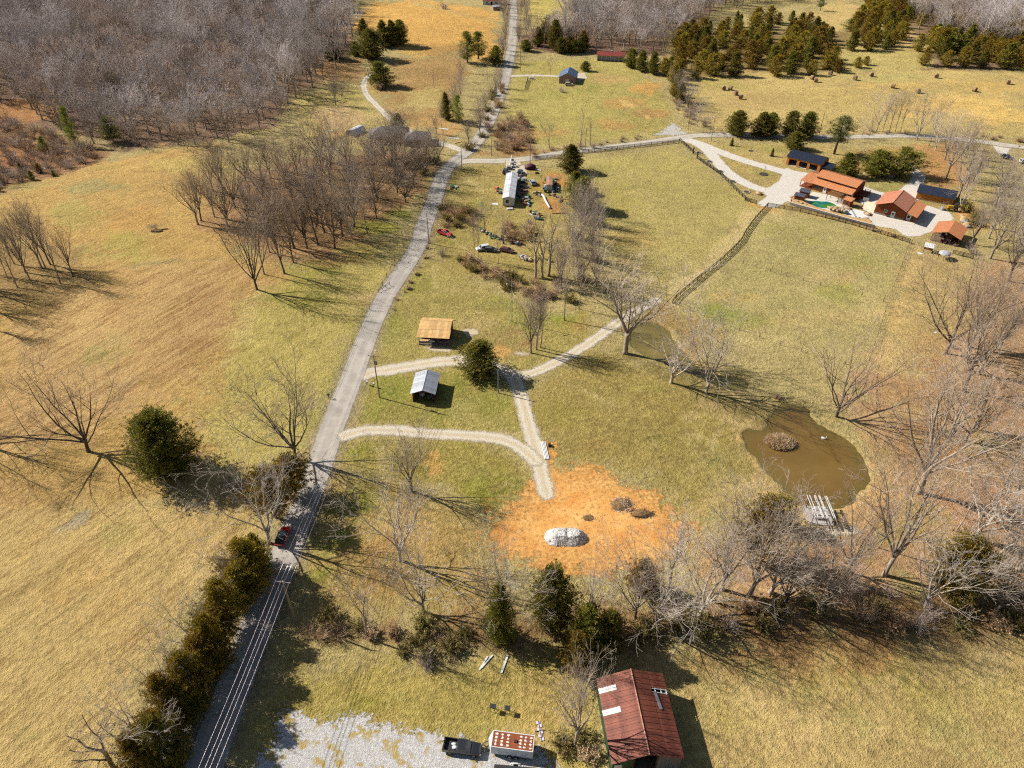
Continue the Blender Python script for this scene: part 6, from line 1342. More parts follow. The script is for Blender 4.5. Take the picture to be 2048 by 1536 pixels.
MB().beam((-1.2,-.6,1.2),(-2.9,-.6,.7),.14).build('loader_arm', M_yel, o); MB().beam((-1.2,.6,1.2),(-2.9,.6,.7),.14).build('loader_arm', M_yel, o); MB().prism([(-3.5,.1),(-2.8,.1),(-2.8,.9),(-3.2,.8)], 'y', -1.1, 1.1).build('bucket', M_grey_sheet, o)
MB().beam((1.5,0,1.0),(2.6,0,2.4),.2).build('boom', M_yel, o); MB().beam((2.6,0,2.4),(3.5,0,1.0),.16).build('dipper', M_yel, o); MB().prism([(3.3,.5),(3.8,.6),(3.7,1.0),(3.4,1.0)], 'y', -.3, .3).build('digging_bucket', M_grey_sheet, o)
b = P(*Z55([(1630,665)])[0]); o = thing('log_splitter', 'grey steel frame standing at the front of the tan-walled shed', 'frame', (b.x, b.y, zat(b.x, b.y)))
for x in (-1.0, 1.0): MB().tube([(x,0,0),(x,0,1.6)], .1, 6).build('leg', M_grey_sheet, o)
MB().tube([(-1.1,0,1.6),(1.1,0,1.6)], .1, 6).build('top_bar', M_grey_sheet, o); MB().box((-1.0,0,.05),(.3,1.2,.1)).build('foot', M_grey_sheet, o); MB().box((1.0,0,.05),(.3,1.2,.1)).build('foot', M_grey_sheet, o)
# mulched rings along the drive and young trees
M_mulch = mat('dark_mulch', srgb(86,76,70), srgb(60,52,48), 6, .95, .4); M_ring = mat('ring_stone', srgb(196,186,166), srgb(160,150,130), 4, .9)
Z8 = lambda x, y: (1330 + x/5.522, 260 + y/5.522)
for k, (x, y, lab, tree) in enumerate([(375,252,'first mulch ring inside the drive fence, nearest the lane',0),(490,350,'second mulch ring along the drive fence',0),(612,460,'third mulch ring along the drive fence',0),(746,570,'fourth mulch ring along the drive fence',0),(900,686,'fifth mulch ring along the drive fence, nearest the court',0),(735,172,'mulch bed of the sapling nearest the light pole',1),(948,230,'mulch bed of the middle sapling by the drive',1),(1180,288,'mulch bed of the sapling nearest the garage',1),(1090,490,'stone-edged bed on the grass island of the drive',2)]):
    b = G(*Z8(x, y)); o = thing('mulch_bed', lab, 'mulch bed', b); r_ = 1.15 if tree != 2 else 1.5; MB().disc((0,0,-.1), r_, .17, 20, r_*.94).build('mulch', M_mulch, o)
    for j in range(14):
        if tree == 1: break
        a = j*.4488; MB().box((math.cos(a)*(r_+.05), math.sin(a)*(r_+.05), .06), (.22,.5,.24), Matrix.Rotation(a,3,'Z')).build('edging_stone', M_ring if tree == 0 else M_mulch, o)
    if tree:
        place_pair(BARE[5] if tree == 2 or k == 6 else CEDAR[0], 'sapling', ['','sapling nearest the light pole by the drive','middle sapling by the drive','sapling nearest the garage','bare sapling on the grass island'][[5,6,7,8].index(k)+1], None, b + Vector((0,0,.05)), 3.2 if tree == 1 else 3.5, .7)
# ================================================================== HAY BALES
M_hay = mat('weathered_hay', srgb(176,146,112), srgb(128,102,78), 5, .95, .6)
hb = MB(); hb.tube([(0,-.8,1.0),(0,-.76,1.0),(0,.76,1.0),(0,.8,1.0)], [.9,1.0,1.0,.9], 18); hm = hb.mesh('hay_bale', M_hay, False); he = MB().tube([(0,-.83,1.0),(0,.83,1.0)], .62, 14).mesh('core', mat('hay_core', srgb(150,118,88), srgb(110,86,64), 8))
for k, (x, y, lab) in enumerate([(1447,180,'first round hay bale of the row of four, leftmost'),(1460,180,'second round hay bale of the row of four'),(1471,190,'third round hay bale of the row of four'),(1481,198,'fourth round hay bale of the row of four, nearest'),(1624,159,'left bale of the touching pair of hay bales'),(1631,164,'right bale of the touching pair of hay bales'),(1709,160,'round hay bale just right of the low cedar hedge'),(1742,153,'round hay bale at the end of the cedar hedge'),(1785,176,'round hay bale in the open field above the bare lane trees'),(1835,186,'hay bale right of centre, nearest the lane'),(1872,156,'small far hay bale below the right thicket'),(1948,183,'hay bale above the tall tree line right of the ranch'),(2015,168,'rightmost hay bale in the field'),(1660,150,'hay bale half hidden against the cedar hedge')]):
    b = G(x, y); o = thing('hay_bale', lab, 'hay bale', b, k*.9, 'round hay bales in the field'); link('bale', hm, o); link('core', he, o); o.scale = (1.05,)*3

# ================================================================== FENCES
M_fence = mat('black_fence_board', srgb(58,52,48), srgb(38,34,32), 2, .85); M_fpost = mat('fence_post_wood', srgb(126,108,88), srgb(84,72,60), 2, .9); M_wire = mat('galvanised_wire', srgb(150,142,132), srgb(110,104,98), 3, .5, 0, .6)
rail_m = MB().box((.5,0,0), (1,.045,.15)).mesh('rail', M_fence); post_m = MB().box((0,0,.55), (.15,.15,1.9)).mesh('post', M_fence); wpost_m = MB().tube([(0,0,-.4),(0,0,1.35)], .075, 7).mesh('post', M_fpost); wire_m = MB().tube([(0,0,0),(1,0,0)], .012, 4).mesh('wire', M_wire)
def fence(px, label, bay=2.5, rails=(.3,.65,1.0,1.32), wire=False, gap=None, name='board_fence'):
    pts = [P(*q) for q in px]; f = thing(name, label, 'fence', (pts[0].x, pts[0].y, 0)); o0 = f.location.copy(); stations = []
    for a, c in zip(pts[:-1], pts[1:]):
        n = max(1, round((c-a).length/bay)); stations += [a.lerp(c, k/n) for k in range(n)]
    stations.append(pts[-1]); st = [Vector((q.x, q.y, zat(q.x, q.y))) for q in stations]
    for q in st: link('post', wpost_m if wire else post_m, f, q-o0)
    for a, c in zip(st[:-1], st[1:]):
        d = c-a; rot = (0, -math.atan2(d.z, d.xy.length), math.atan2(d.y, d.x)); nrm = Vector((-d.y, d.x, 0)).normalized()*.1
        for z in rails:
            r_ = link('wire' if wire else 'rail', wire_m if wire else rail_m, f, a-o0 + Vector((0,0,z)) + (nrm if not wire else Vector())); r_.rotation_euler = rot; r_.scale = (d.length-.01, 1, 1)
    return f
fence([(1345,606),(1352,597),(1395,560),(1440,525),(1462,505),(1482,484),(1492,465),(1510,440),(1534,414)], 'black board fence running diagonally between the two pastures')
fence([(1535,413),(1600,424),(1650,436),(1704,450)], 'grey board fence just below the retaining wall')
fence([(1704,450),(1760,468),(1818,486)], 'black board fence at the right end below the big barn')
fence([(1165,307),(1200,303),(1280,294),(1358,285)], 'board fence along the near side of the lane')
fence([(1359,282),(1385,306)], 'board fence along the ranch drive, short stretch above the gate')
fence([(1394,318),(1440,350),(1490,400)], 'board fence along the ranch drive below the gate')
fence([(1490,402),(1512,408)], 'short board fence at the mouth of the ranch court')
for x, y, lab in ((1386,308,'left square gate post on the ranch drive fence'),(1394,317,'right square gate post on the ranch drive fence')):
    b = G(x, y); o = thing('gate_post', lab, 'gate post', b); MB().span(-.2,.2,-.2,.2,-.3,2.6).build('shaft', M_fence, o); MB().span(-.26,.26,-.26,.26,2.6,2.72).build('cap', M_fence, o)
fence([(1818,488),(1800,540),(1778,598),(1768,630),(1738,722)], 'wire fence on the right side of the big pasture', 4, (.4,.8,1.2), True, name='wire_fence')
fence([(1460,519),(1540,543),(1640,571),(1766,604)], 'faint wire fence crossing the big pasture', 5, (.5,1.1), True, name='wire_fence')
fence([(1350,608),(1440,645),(1560,690),(1690,728)], 'wire fence along the bottom of the big pasture', 5, (.5,1.1), True, name='wire_fence')
fence([(1756,740),(1750,770),(1752,808)], 'short wire fence end right of the pond tree', 4, (.4,.8,1.2), True, name='wire_fence')
fence([(808,496),(790,525),(765,570)], 'wire fence on the left verge of the road near the culvert', 4, (.4,.8,1.2), True, name='wire_fence')
fence([(765,572),(740,620),(705,690),(658,795)], 'wire fence on the left verge of the road, lower stretch', 9, (.4,.8,1.2), True, name='wire_fence')
fence([(1055,161),(1100,158)], 'far wire fence, upper side of the small house paddock', 6, (.5,1.1), True, name='wire_fence')
fence([(1050,180),(1100,180),(1145,177)], 'far wire fence, lower side of the small house paddock', 6, (.5,1.1), True, name='wire_fence')
fence([(1050,180),(1056,160)], 'far board fence on the left side of the small house paddock', 4)
fence([(1822,488),(1850,494)], 'wire fence left of the white shelter', 4, (.4,.8,1.2), True, name='wire_fence')
fence([(1905,508),(1945,518)], 'grey board fence right of the round canopy')
fence([(600,172),(660,178)], 'far wire fence above the plowed patch', 8, (.5,1.1), True, name='wire_fence')
fence([(1065,320),(1165,312)], 'short board fence between lane cedar and road', 3)
# culvert rails beside the road
b = G(757,585); o = thing('culvert_rail', 'dark pipe railing at the left edge of the road', 'railing', b, R(55))
for k in range(4): MB().tube([(k*1.6,0,-.2),(k*1.6,0,1.1)], .07, 6).build('post', M_black_steel, o)
for z in (.6, 1.05): MB().tube([(0,0,z),(4.8,0,z)], .05, 6).build('rail', M_black_steel, o)

# ================================================================== POLES AND WIRES
M_pole = mat('pole_wood', srgb(188,164,128), srgb(146,122,94), 1.2, .9, .2, stretch=(4,4,.3)); M_alu = mat('aluminium_cable', srgb(226,206,206), srgb(190,176,178), 3, .35, 0, .7, .5); M_can = mat('grey_can', srgb(150,152,156), srgb(120,122,126), 2, .5)
def pole(px, py, h, label, arm=None, can=False, lamp=None, r0=.17, m=None, name='utility_pole'):
    b = G(px, py); o = thing(name, label, 'pole', b); MB().tube([(0,0,-.5),(0,0,h)], [r0, r0*.68], 10).build('shaft', m or M_pole, o); tips = []
    if arm is not None:
        d = Vector((math.cos(arm), math.sin(arm), 0)); ar = MB().beam(d*-1.25 + Vector((0,0,h-.25)), d*1.25 + Vector((0,0,h-.25)), .1, .12).build('cross_arm', M_alu if px < 700 else M_pole, o)
        for s_ in (-1.15, -.3, .3, 1.15):
            q = d*s_ + Vector((0,0,h-.19)); MB().tube([q, q+Vector((0,0,.22))], [.05,.035], 7).build('insulator', M_white_paint, ar); tips.append(b + q + Vector((0,0,.24)))
        for s_ in (-1, 1): MB().beam(d*.7*s_ + Vector((0,0,h-.3)), (0,0,h-1.0), .03).build('brace', M_black_steel, o)
    if can:
        MB().tube([(.38,0,h-2.6),(.38,0,h-1.7)], .26, 12).build('transformer', M_can, o); MB().tube([(.38,0,h-1.7),(.38,0,h-1.5)], .05, 6).build('bushing', M_black_steel, o)
    if lamp is not None:
        d = Vector((math.cos(lamp), math.sin(lamp), 0)); MB().tube([(0,0,h-1.2), d*.8+Vector((0,0,h-.9)), d*1.4+Vector((0,0,h-.9))], .04, 6).build('lamp_arm', M_can, o); MB().tube([d*1.4+Vector((0,0,h-1.1)), d*1.4+Vector((0,0,h-.8))], [.22,.12], 10).build('lamp', M_white_paint, o)
    return b, h, tips
p1, h1, t1 = pole(591,1242,10.8,'pale utility pole with cross-arm beside the shaded road',R(-8), r0=.2)
p2, h2, t2 = pole(759,795,12.2,'utility pole with transformer at the mouth of the gravel drive',R(-8),True)
p3, h3, _ = pole(858,487,10.6,'utility pole on the right verge of the road bend')
p4, h4, _ = pole(924,343,10.2,'utility pole at the road junction',R(10))
p5, h5, _ = pole(1024,644,13.0,'thin service pole with a lamp on the lawn',None,False,R(200),.11,M_can)
pole(997,786,6.8,'short grey post standing at the gravel fork',None,False,None,.17,M_can,'post')
p6, h6, _ = pole(1060,329,9.5,'utility pole behind the wine-red tarp')
p7, h7, _ = pole(1422,282,10.5,'grey lamp pole at the ranch entrance',None,False,R(160),.13,M_can,'lamp_pole')
p8, h8, _ = pole(1170,300,9.0,'utility pole beside the lane cedar')
p9, h9, _ = pole(983,311,7,'utility pole in the wedge between the roads')
pole(1008,222,10,'utility pole on the right side of the upper road'); pole(1041,142,11,'utility pole by the far drive'); pole(1088,103,10,'far utility pole before the cedars'); pole(1338,162,9,'white pole at the cedar line right of the far lawn',None,False,None,.12,M_white_paint,'lamp_pole')
pole(1638,268,10,'dark pole between the lane cedars and the pine'); pole(1940,300,9,'leaning pale pole at the right end of the lane'); pole(1145,198,7,'thin pole in front of the little grey house',None,False,None,.1)
pole(868,176,8,'thin pole standing in the upper field',None,False,None,.1); pole(753,435,10,'thin pole at the edge of the left grove',None,False,None,.1); pole(806,490,5,'short yellow-tipped marker at the road bend',None,False,None,.07)
pole(1020,445,7,'thin pole in front of the white home',None,False,None,.08); pole(1011,362,8,'thin pole behind the white home',None,False,None,.08)
def cable(a, c, sag, r_, label, group, m=M_alu):
    pts = [a.lerp(c, k/14) - Vector((0,0,sag*4*(k/14)*(1-k/14))) for k in range(15)]; o = a.copy()
    tag(MB().tube([q-o for q in pts], r_, 5).build('power_line', m, None, True, o), label, 'cable', group)
dn = Vector((-39.2-(-36.4), 41.6-69.6, 0)); dn.normalize(); p0 = p1 + dn*55
sid = ['left','second','third','right']
for k in range(4):
    off = t1[k]-t1[0]; a0 = Vector((p0.x, p0.y, 9.8)) + (t1[k]-p1) - Vector((0,0,h1-.0)) + Vector((0,0,0)); a0.z = 10.5
    cable(t1[k], a0, .9, .027, f'{sid[k]} power line running off the bottom of the picture', 'power lines over the lower road'); cable(t1[k], t2[k], 1.0, .022, f'{sid[k]} power line between the pale pole and the transformer pole', 'power lines along the road')
tp = lambda p, h, dz=0: p + Vector((0,0,h-.2-dz))
for k, (a, c) in enumerate([((p2,h2),(p3,h3)),((p3,h3),(p4,h4)),((p4,h4),(p6,h6)),((p6,h6),(p8,h8))]): cable(tp(*a), tp(*c), 1.2, .012, ['thin line from the transformer pole to the road bend pole','thin line from the road bend pole to the junction pole','thin line from the junction pole over the white home yard','thin line along the lane towards the ranch'][k], None)
for k in range(2): cable(tp(p3, h3, k*.8), tp(p5, h5, k*.8), 1.4, .014, ['upper service line from the bend pole to the lawn pole','lower service line from the bend pole to the lawn pole'][k], None)
# meters and mailbox by the drive mouth
for x, y, lab in ((735,770,'left white meter box by the drive mouth'),(748,774,'right white meter box by the drive mouth')):
    b = G(x, y); o = thing('meter_box', lab, 'meter box', b); MB().tube([(0,0,-.2),(0,0,.8)], .06, 6).build('post', M_black_steel, o); MB().span(-.22,.22,-.18,.18,.7,1.2).build('box', M_white_paint, o)
b = G(657,797); o = thing('mailbox', 'dark mailbox on a post at the left edge of the road', 'mailbox', b); MB().tube([(0,0,-.2),(0,0,1.1)], .06, 6).build('post', M_plank_d, o); MB().span(-.2,.4,-.14,.14,1.05,1.35).build('box', M_black_steel, o)
b = G(2036,298); o = thing('mailbox', 'mailbox on a post at the right end of the lane', 'mailbox', b); MB().tube([(0,0,-.2),(0,0,1.1)], .06, 6).build('post', M_plank_d, o); MB().span(-.2,.4,-.14,.14,1.05,1.4).build('box', M_black_steel, o)

# ================================================================== VEHICLES
M_tyre = mat('tyre_rubber', (.02,.02,.02), (.03,.03,.03), 4, .9)
def paint_mat(name, c, c2=None):
    if name in MATS: return MATS[name]
    m = mat(name, c, c2 or tuple(v*.85 for v in c), 2, .3, 0, 0, .5); [setattr(n_.inputs['Coat Weight'], 'default_value', .6) for n_ in m.node_tree.nodes if n_.type == 'BSDF_PRINCIPLED']; return m
def wheels(o, xs, half, r_, rimm):
    for x in xs:
        for s_ in (-1, 1):
            w_ = MB().tube([(x,s_*(half-.24),r_),(x,s_*(half-.20),r_),(x,s_*(half-.02),r_),(x,s_*half,r_)], [r_*.92,r_,r_,r_*.92], 18).build('wheel', M_tyre, o); MB().tube([(x,s_*(half-.1),r_),(x,s_*(half+.012),r_)], r_*.58, 12).build('rim', rimm, w_)
def shell(sec, wid, th=None):
    """loft of cross sections: (x, z_bottom, z_top, half width bottom, half width top)"""
    mb = MB(); n = len(sec); vs = []
    for x, zb, zt, hb_, ht in sec:
        zm = zb + (zt-zb)*.55
        vs += [(x,-hb_*.96,zb),(x,-hb_,zm),(x,-ht,zt-.04),(x,-ht+.10,zt),(x,ht-.10,zt),(x,ht,zt-.04),(x,hb_,zm),(x,hb_*.96,zb)]
    fs = [tuple(range(8)), tuple(range((n-1)*8, n*8))[::-1]]
    for i in range(n-1):
        for k in range(8): a, b_ = i*8+k, i*8+(k+1) % 8; fs.append((a, a+8, b_+8, b_))
    mb.add(vs, fs); return mb
def cabin(o, x0, x1, x2, x3, zb, zt, hb_, ht, body, parts=True):
    """greenhouse: base x0..x3, roof x1..x2; roof skin, glass on all sides, pillars as the gaps"""
    MB().hexa([(x0,-hb_,zb),(x3,-hb_,zb),(x3,hb_,zb),(x0,hb_,zb),(x1,-ht,zt),(x2,-ht,zt),(x2,ht,zt),(x1,ht,zt)]).build('cabin', body, o)
    e = .012; f = lambda a, b_, t_: a+(b_-a)*t_
    def quad(p, nm):
        n_ = (Vector(p[1])-Vector(p[0])).cross(Vector(p[3])-Vector(p[0])).normalized(); c = sum((Vector(q) for q in p), Vector())/4; mid = Vector(((x0+x3)/2,0,zb))
        if n_.dot(c-mid) < 0: n_ = -n_
        MB().hexa([Vector(q)-n_*.01 for q in p] + [Vector(q)+n_*e for q in p]).build(nm, M_glass, o)
    lo, hi = .14, .90
    quad([(f(x3,x2,lo),-f(hb_,ht,lo)+.1,f(zb,zt,lo)),(f(x3,x2,lo),f(hb_,ht,lo)-.1,f(zb,zt,lo)),(f(x3,x2,hi),f(hb_,ht,hi)-.1,f(zb,zt,hi)),(f(x3,x2,hi),-f(hb_,ht,hi)+.1,f(zb,zt,hi))], 'windshield')
    quad([(f(x0,x1,lo),-f(hb_,ht,lo)+.1,f(zb,zt,lo)),(f(x0,x1,lo),f(hb_,ht,lo)-.1,f(zb,zt,lo)),(f(x0,x1,hi),f(hb_,ht,hi)-.1,f(zb,zt,hi)),(f(x0,x1,hi),-f(hb_,ht,hi)+.1,f(zb,zt,hi))], 'rear_window')
    for s_ in (-1, 1):
        for a, b_ in ((.06,.47),(.53,.94)):
            L0, L1 = f(x0,x1,lo), f(x3,x2,lo); H0, H1 = f(x0,x1,hi), f(x3,x2,hi)
            quad([(f(L0,L1,a),s_*f(hb_,ht,lo),f(zb,zt,lo)),(f(L0,L1,b_),s_*f(hb_,ht,lo),f(zb,zt,lo)),(f(H0,H1,b_),s_*f(hb_,ht,hi),f(zb,zt,hi)),(f(H0,H1,a),s_*f(hb_,ht,hi),f(zb,zt,hi))], 'side_window')
def lights(o, xf, xr, half, z, front=True):
    for s_ in (-1, 1):
        MB().box((xf,s_*(half-.22),z),(.08,.32,.16)).build('headlight', mat('lamp_glass', srgb(236,236,230), srgb(220,220,214), 2, .15), o); MB().box((xr,s_*(half-.14),z+.05),(.08,.2,.26)).build('tail_light', mat('red_lens', srgb(170,20,20), srgb(130,14,14), 2, .2), o)
def pickup(loc, yaw, label, body, L=5.5, cover=None, name='pickup_truck', bedm=None, rimm=None):
    o = thing(name, label, 'pickup truck', loc, yaw); hw = .95; r_ = .40; rimm = rimm or M_grey_sheet; x0 = -L/2; x1 = L/2; c0, c1 = x0+L*.36, x0+L*.72
    shell([(c1-.1,.5,1.08,hw,hw-.06),(c1+.4,.48,1.1,hw,hw-.08),(x1-.25,.5,1.02,hw-.02,hw-.14),(x1,.55,.9,hw-.12,hw-.26)], hw).build('bonnet', body, o)
    shell([(c0-.05,.45,1.08,hw,hw-.05),(c1,.45,1.08,hw,hw-.05)], hw).build('door_shell', body, o)
    for s_ in (-1, 1): MB().span(x0,c0-.02,s_*hw-(.09 if s_ > 0 else 0),s_*hw+(.09 if s_ < 0 else 0),.48,1.16).build('bed_side', body, o)
    MB().span(x0,x0+.08,-hw+.1,hw-.1,.5,1.14).build('tailgate', body, o); MB().span(x0+.1,c0-.04,-hw+.11,hw-.11,.5,.62).build('bed_floor', bedm or M_black_steel, o)
    cabin(o, c0, c0+.22, c1-.62, c1+.05, 1.06, 1.72, hw-.06, hw-.2, body)
    MB().span(x0-.08,x0+.02,-hw+.05,hw-.05,.42,.58).build('bumper', M_grey_sheet, o); MB().span(x1-.04,x1+.08,-hw+.08,hw-.08,.40,.58).build('bumper', M_grey_sheet, o); MB().span(x1-.02,x1+.03,-.5,.5,.62,.86).build('grille', M_black_steel, o)
    for s_ in (-1, 1): MB().box((c1-.35,s_*(hw+.1),1.18),(.12,.2,.16)).build('mirror', body, o)
    lights(o, x1-.02, x0-.0, hw-.04, .78); wheels(o, (x0+L*.19, x1-L*.17), hw, r_, rimm)
    if cover: MB().span(x0+.05,c0-.04,-hw+.04,hw-.04,1.165,1.22).build('bed_cover', cover, o)
    return o
def suv(loc, yaw, label, body, L=4.5, name='car', cat='car', roofm=None, h=1.62, zb=.95):
    o = thing(name, label, cat, loc, yaw); hw = .91; x0, x1 = -L/2, L/2
    shell([(x0,.45,zb-.1,hw-.1,hw-.2),(x0+.25,.38,zb,hw,hw-.08),(x0+L*.5,.36,zb,hw,hw-.06),(x1-L*.24,.38,zb,hw,hw-.08),(x1-.3,.42,zb-.1,hw-.03,hw-.16),(x1,.48,zb-.25,hw-.14,hw-.28)], hw).build('body', body, o)
    cabin(o, x0+.12, x0+.5, x1-L*.42, x1-L*.24, zb-.02, h, hw-.07, hw-.24, roofm or body)
    for s_ in (-1, 1): MB().box((x1-L*.30,s_*(hw+.1),zb+.1),(.12,.2,.15)).build('mirror', body, o)
    MB().span(x1-.05,x1+.03,-.45,.45,.5,.65).build('grille', M_black_steel, o); MB().span(x0-.03,x0+.05,-.7,.7,.42,.58).build('bumper', M_black_steel, o)
    lights(o, x1-.04, x0+.02, hw-.1, .68); wheels(o, (x0+.85, x1-.85), hw, .35, M_grey_sheet); return o
gz = lambda x, y, d=.06: Vector((P(x,y).x, P(x,y).y, zat(P(x,y).x, P(x,y).y)+d))
tk = pickup(gz(925,1500), R(-8), 'black pickup truck with white bags in its bed', paint_mat('black_car_paint', (.012,.013,.015), (.02,.02,.022)), 5.5, rimm=M_grey_sheet)
for k, (x, y) in enumerate(((-1.25,.25),(-1.1,-.25))):
    q = tk.matrix_basis @ Vector((x, y, .64)); tag(lump(.34, 2, .3, 90+k, (1.2,.8,.6)).build('bag', M_white_paint, None, True, q + Vector((0,0,.16))), ['white bag lying in the bed of the black pickup, far side','white bag lying in the bed of the black pickup, near side'][k], 'bag')
dr = math.atan2(P(574,1055).y-P(560,1092).y, P(574,1055).x-P(560,1092).x)
suv(gz(567,1078), math.atan2(P(611,1000).y-P(574,1100).y, P(611,1000).x-P(574,1100).x), 'red car with a dark glass roof driving on the shaded road', paint_mat('red_car_paint', srgb(196,14,22,1.1), srgb(160,10,18,1.1)), 4.5, roofm=M_glass)
rd = pickup(gz(890,470), R(-35), 'faded red pickup truck parked below the road bend', paint_mat('faded_red_paint', srgb(206,44,40), srgb(176,34,32)), 5.4)
suv(gz(966,500), R(200), 'white station wagon among the slim bare trunks', paint_mat('white_car_paint', srgb(222,222,222), srgb(200,200,200)), 4.7)
suv(gz(1014,504), R(-22), 'rusty brown abandoned sedan left of the white debris', mat('rusty_car_body', srgb(118,70,56), srgb(86,58,50), 3, .8), 4.8, h=1.4, zb=.9)
suv(gz(982,503), R(-10), 'dark grey wrecked car just right of the white wagon', mat('dull_grey_body', srgb(92,90,88), srgb(62,60,60), 3, .8), 4.4, h=1.4, zb=.9)
suv(gz(1040,347), R(80), 'dark teal car parked right of the white home', paint_mat('dark_teal_paint', srgb(40,70,80), srgb(30,52,60)), 4.6)
suv(gz(1011,345), R(80), 'dark blue car half behind the far end of the white home', paint_mat('dark_blue_paint', srgb(44,56,80), srgb(32,42,60)), 4.6)
suv(gz(1065,367), R(100), 'pale grey car loaded with junk right of the white home', paint_mat('pale_grey_paint', srgb(176,186,190), srgb(150,160,166)), 4.6)
suv(gz(2013,318), R(-40), 'dark blue car at the right end of the lane', paint_mat('dark_blue_paint', srgb(44,56,80)), 4.6); suv(gz(2048,326), R(10), 'white car cut by the right edge of the picture', paint_mat('white_car_paint', srgb(222,222,222)), 4.6)
suv(gz(1000,20), R(60), 'white car parked by the far red-roofed house', paint_mat('white_car_paint', srgb(222,222,222)), 4.6); suv(gz(1138,172), R(0), 'pale car in front of the little grey house', paint_mat('cream_paint', srgb(226,206,170), srgb(200,180,146)), 4.4)
# box trailer
b = thing('cargo_trailer', 'white cargo trailer with a rust-brown roof spotted white', 'trailer', Vector((-2.7,50.0,zat(-2.7,50.0))), R(-7.5)); M_tw = mat('trailer_white', srgb(232,234,238), srgb(206,208,214), 1.2, .45); M_tr = mat('rusted_roof', srgb(156,88,50), srgb(120,62,36), 1.6, .85, .2)
MB().span(0,6.0,-2.36,0,.55,2.52).build('box', M_tw, b); MB().span(.08,5.92,-2.28,-.08,2.52,2.58).build('roof', M_tr, b)
for p in ((0,6.0,-2.37,-2.27),(0,6.0,-.1,.01)): MB().span(p[0],p[1],p[2],p[3],2.525,2.61).build('edge_trim', M_white_paint, b)
for p in ((-.01,.09),(5.91,6.01)): MB().span(p[0],p[1],-2.26,-.11,2.527,2.612).build('edge_trim', M_white_paint, b)
MB().prism([(-.5,-1.18),(0,-2.36),(0,0)], 'z', .55, 2.5).build('nose', M_tw, b); MB().span(3.2,3.6,-1.4,-1.0,2.58,2.72).build('roof_vent', M_black_steel, b)
rr = random.Random(5)
for i, x in enumerate((.6,1.45,2.3,3.1,4.1,4.75,5.55)):
    for j in range(4):
        if i == 3: continue
        y = -.45-j*.48; n_ = 11; pts = [(x+rr.uniform(.08,.26)*math.cos(a*2*math.pi/n_)*1.1, y+rr.uniform(.08,.24)*math.sin(a*2*math.pi/n_)) for a in range(n_)]; MB().prism(pts, 'z', 2.575, 2.586).build('sealant_patch', M_white_paint, b)
wheels(b, (2.6,3.5), 0, .36, M_grey_sheet) if False else None
for x in (2.7,3.6):
    for y in (-2.45,.09): w_ = MB().tube([(x,y-.1,.36),(x,y+.1,.36)], .36, 16).build('wheel', M_tyre, b); MB().tube([(x,y-.11,.36),(x,y+.11,.36)], .2, 10).build('rim', M_white_paint, w_)
for s_ in (-1,1): MB().beam((0,-1.18+s_*.9,.5),(-1.5,-1.18,.5),.08).build('drawbar', M_black_steel, b)
MB().tube([(-1.2,-1.18,0),(-1.2,-1.18,.8)], .05, 6).build('jack', M_grey_sheet, b); MB().span(.1,5.9,-2.2,-.15,.38,.55).build('chassis', M_black_steel, b); MB().span(5.99,6.02,-2.2,-.2,.6,2.4).build('rear_door', M_tw, b)
# utility trailer edge at the bottom
b = thing('flat_trailer', 'dark flat trailer with a white fender at the bottom edge', 'trailer', gz(1030,1552), R(-5)); MB().span(-3,3,-1,1,.5,.62).build('deck', M_black_steel, b)
for y in (-1.2,1.2): MB().tube([(-.7,y,.55),(-.6,y,.78),(-.3,y,.9),(.3,y,.9),(.6,y,.78),(.7,y,.55)], .12, 8).build('fender', M_white_paint, b)
for y in (-1.15,1.15): w_ = MB().tube([(0,y-.1,.34),(0,y+.1,.34)], .34, 16).build('wheel', M_tyre, b); MB().tube([(0,y-.11,.34),(0,y+.11,.34)], .18, 10).build('rim', M_grey_sheet, w_)

# ================================================================== THINGS LYING ABOUT
for k, (x, y, a, L_) in enumerate([(967,1327,62,2.6),(974,1324,52,2.9),(1009,1329,72,3.2)]):
    b = G(x, y, .06); tag(MB().box((0,0,.05),(L_,.22 if k < 2 else .34,.09)).build('plank', M_white_paint, None, False, b), ['left of the two crossed white planks on the lawn','right of the two crossed white planks on the lawn','single white plank right of the crossed planks'][k], 'plank').rotation_euler = (0,0,R(a))
for k, (x, y) in enumerate(((986,1420),(1015,1424))):
    b = G(x, y); o = thing('bench_stand', ['left black steel stand of the workout bench on the lawn','right black steel stand of the workout bench on the lawn'][k], 'stand', b, R(-8))
    for sx in (-.35,.35):
        for sy in (-.3,.3): MB().tube([(sx,sy,0),(sx,sy,1.15)], .04, 6).build('leg', M_black_steel, o)
    MB().span(-.42,.42,-.36,.36,1.15,1.22).build('top', M_black_steel, o)
b = (G(986,1420)+G(1015,1424))/2; tag(MB().tube([(-1.5,.2,1.0),(1.5,-.1,1.0)], .04, 7).build('steel_bar', M_can, None, False, b), 'grey bar laid across the two black stands', 'bar')
b = G(1080,1462); o = thing('lattice_panel', 'white lattice panel lying on the grass right of the trailer', 'panel', b, R(98)); M_lat = mat('lilac_white', srgb(226,220,240), srgb(190,184,210))
for k in range(6): MB().box((-1.25+k*.5, (.12 if k % 2 else -.12), .08),(.42,.5,.05)).build('tile', M_lat, o)
MB().span(-1.5,1.5,-.04,.04,.09,.14).build('spine', M_black_steel, o); MB().span(-.04,.04,-.8,.8,.085,.13).build('cross_bar', M_black_steel, o)
o = thing('beam_stack', 'stack of long white pipes beside the clay patch', 'pipes', G(1091,901), 0); a0, a1 = P(1086,884)-P(1091,901), P(1094,919)-P(1091,901)
for k in range(4): MB().tube([a0+Vector((k*.28-.4,0,.13)), a1+Vector((k*.28-.4,0,.13))], .12 if k < 2 else .09, 8).build('pipe', M_white_paint, o)
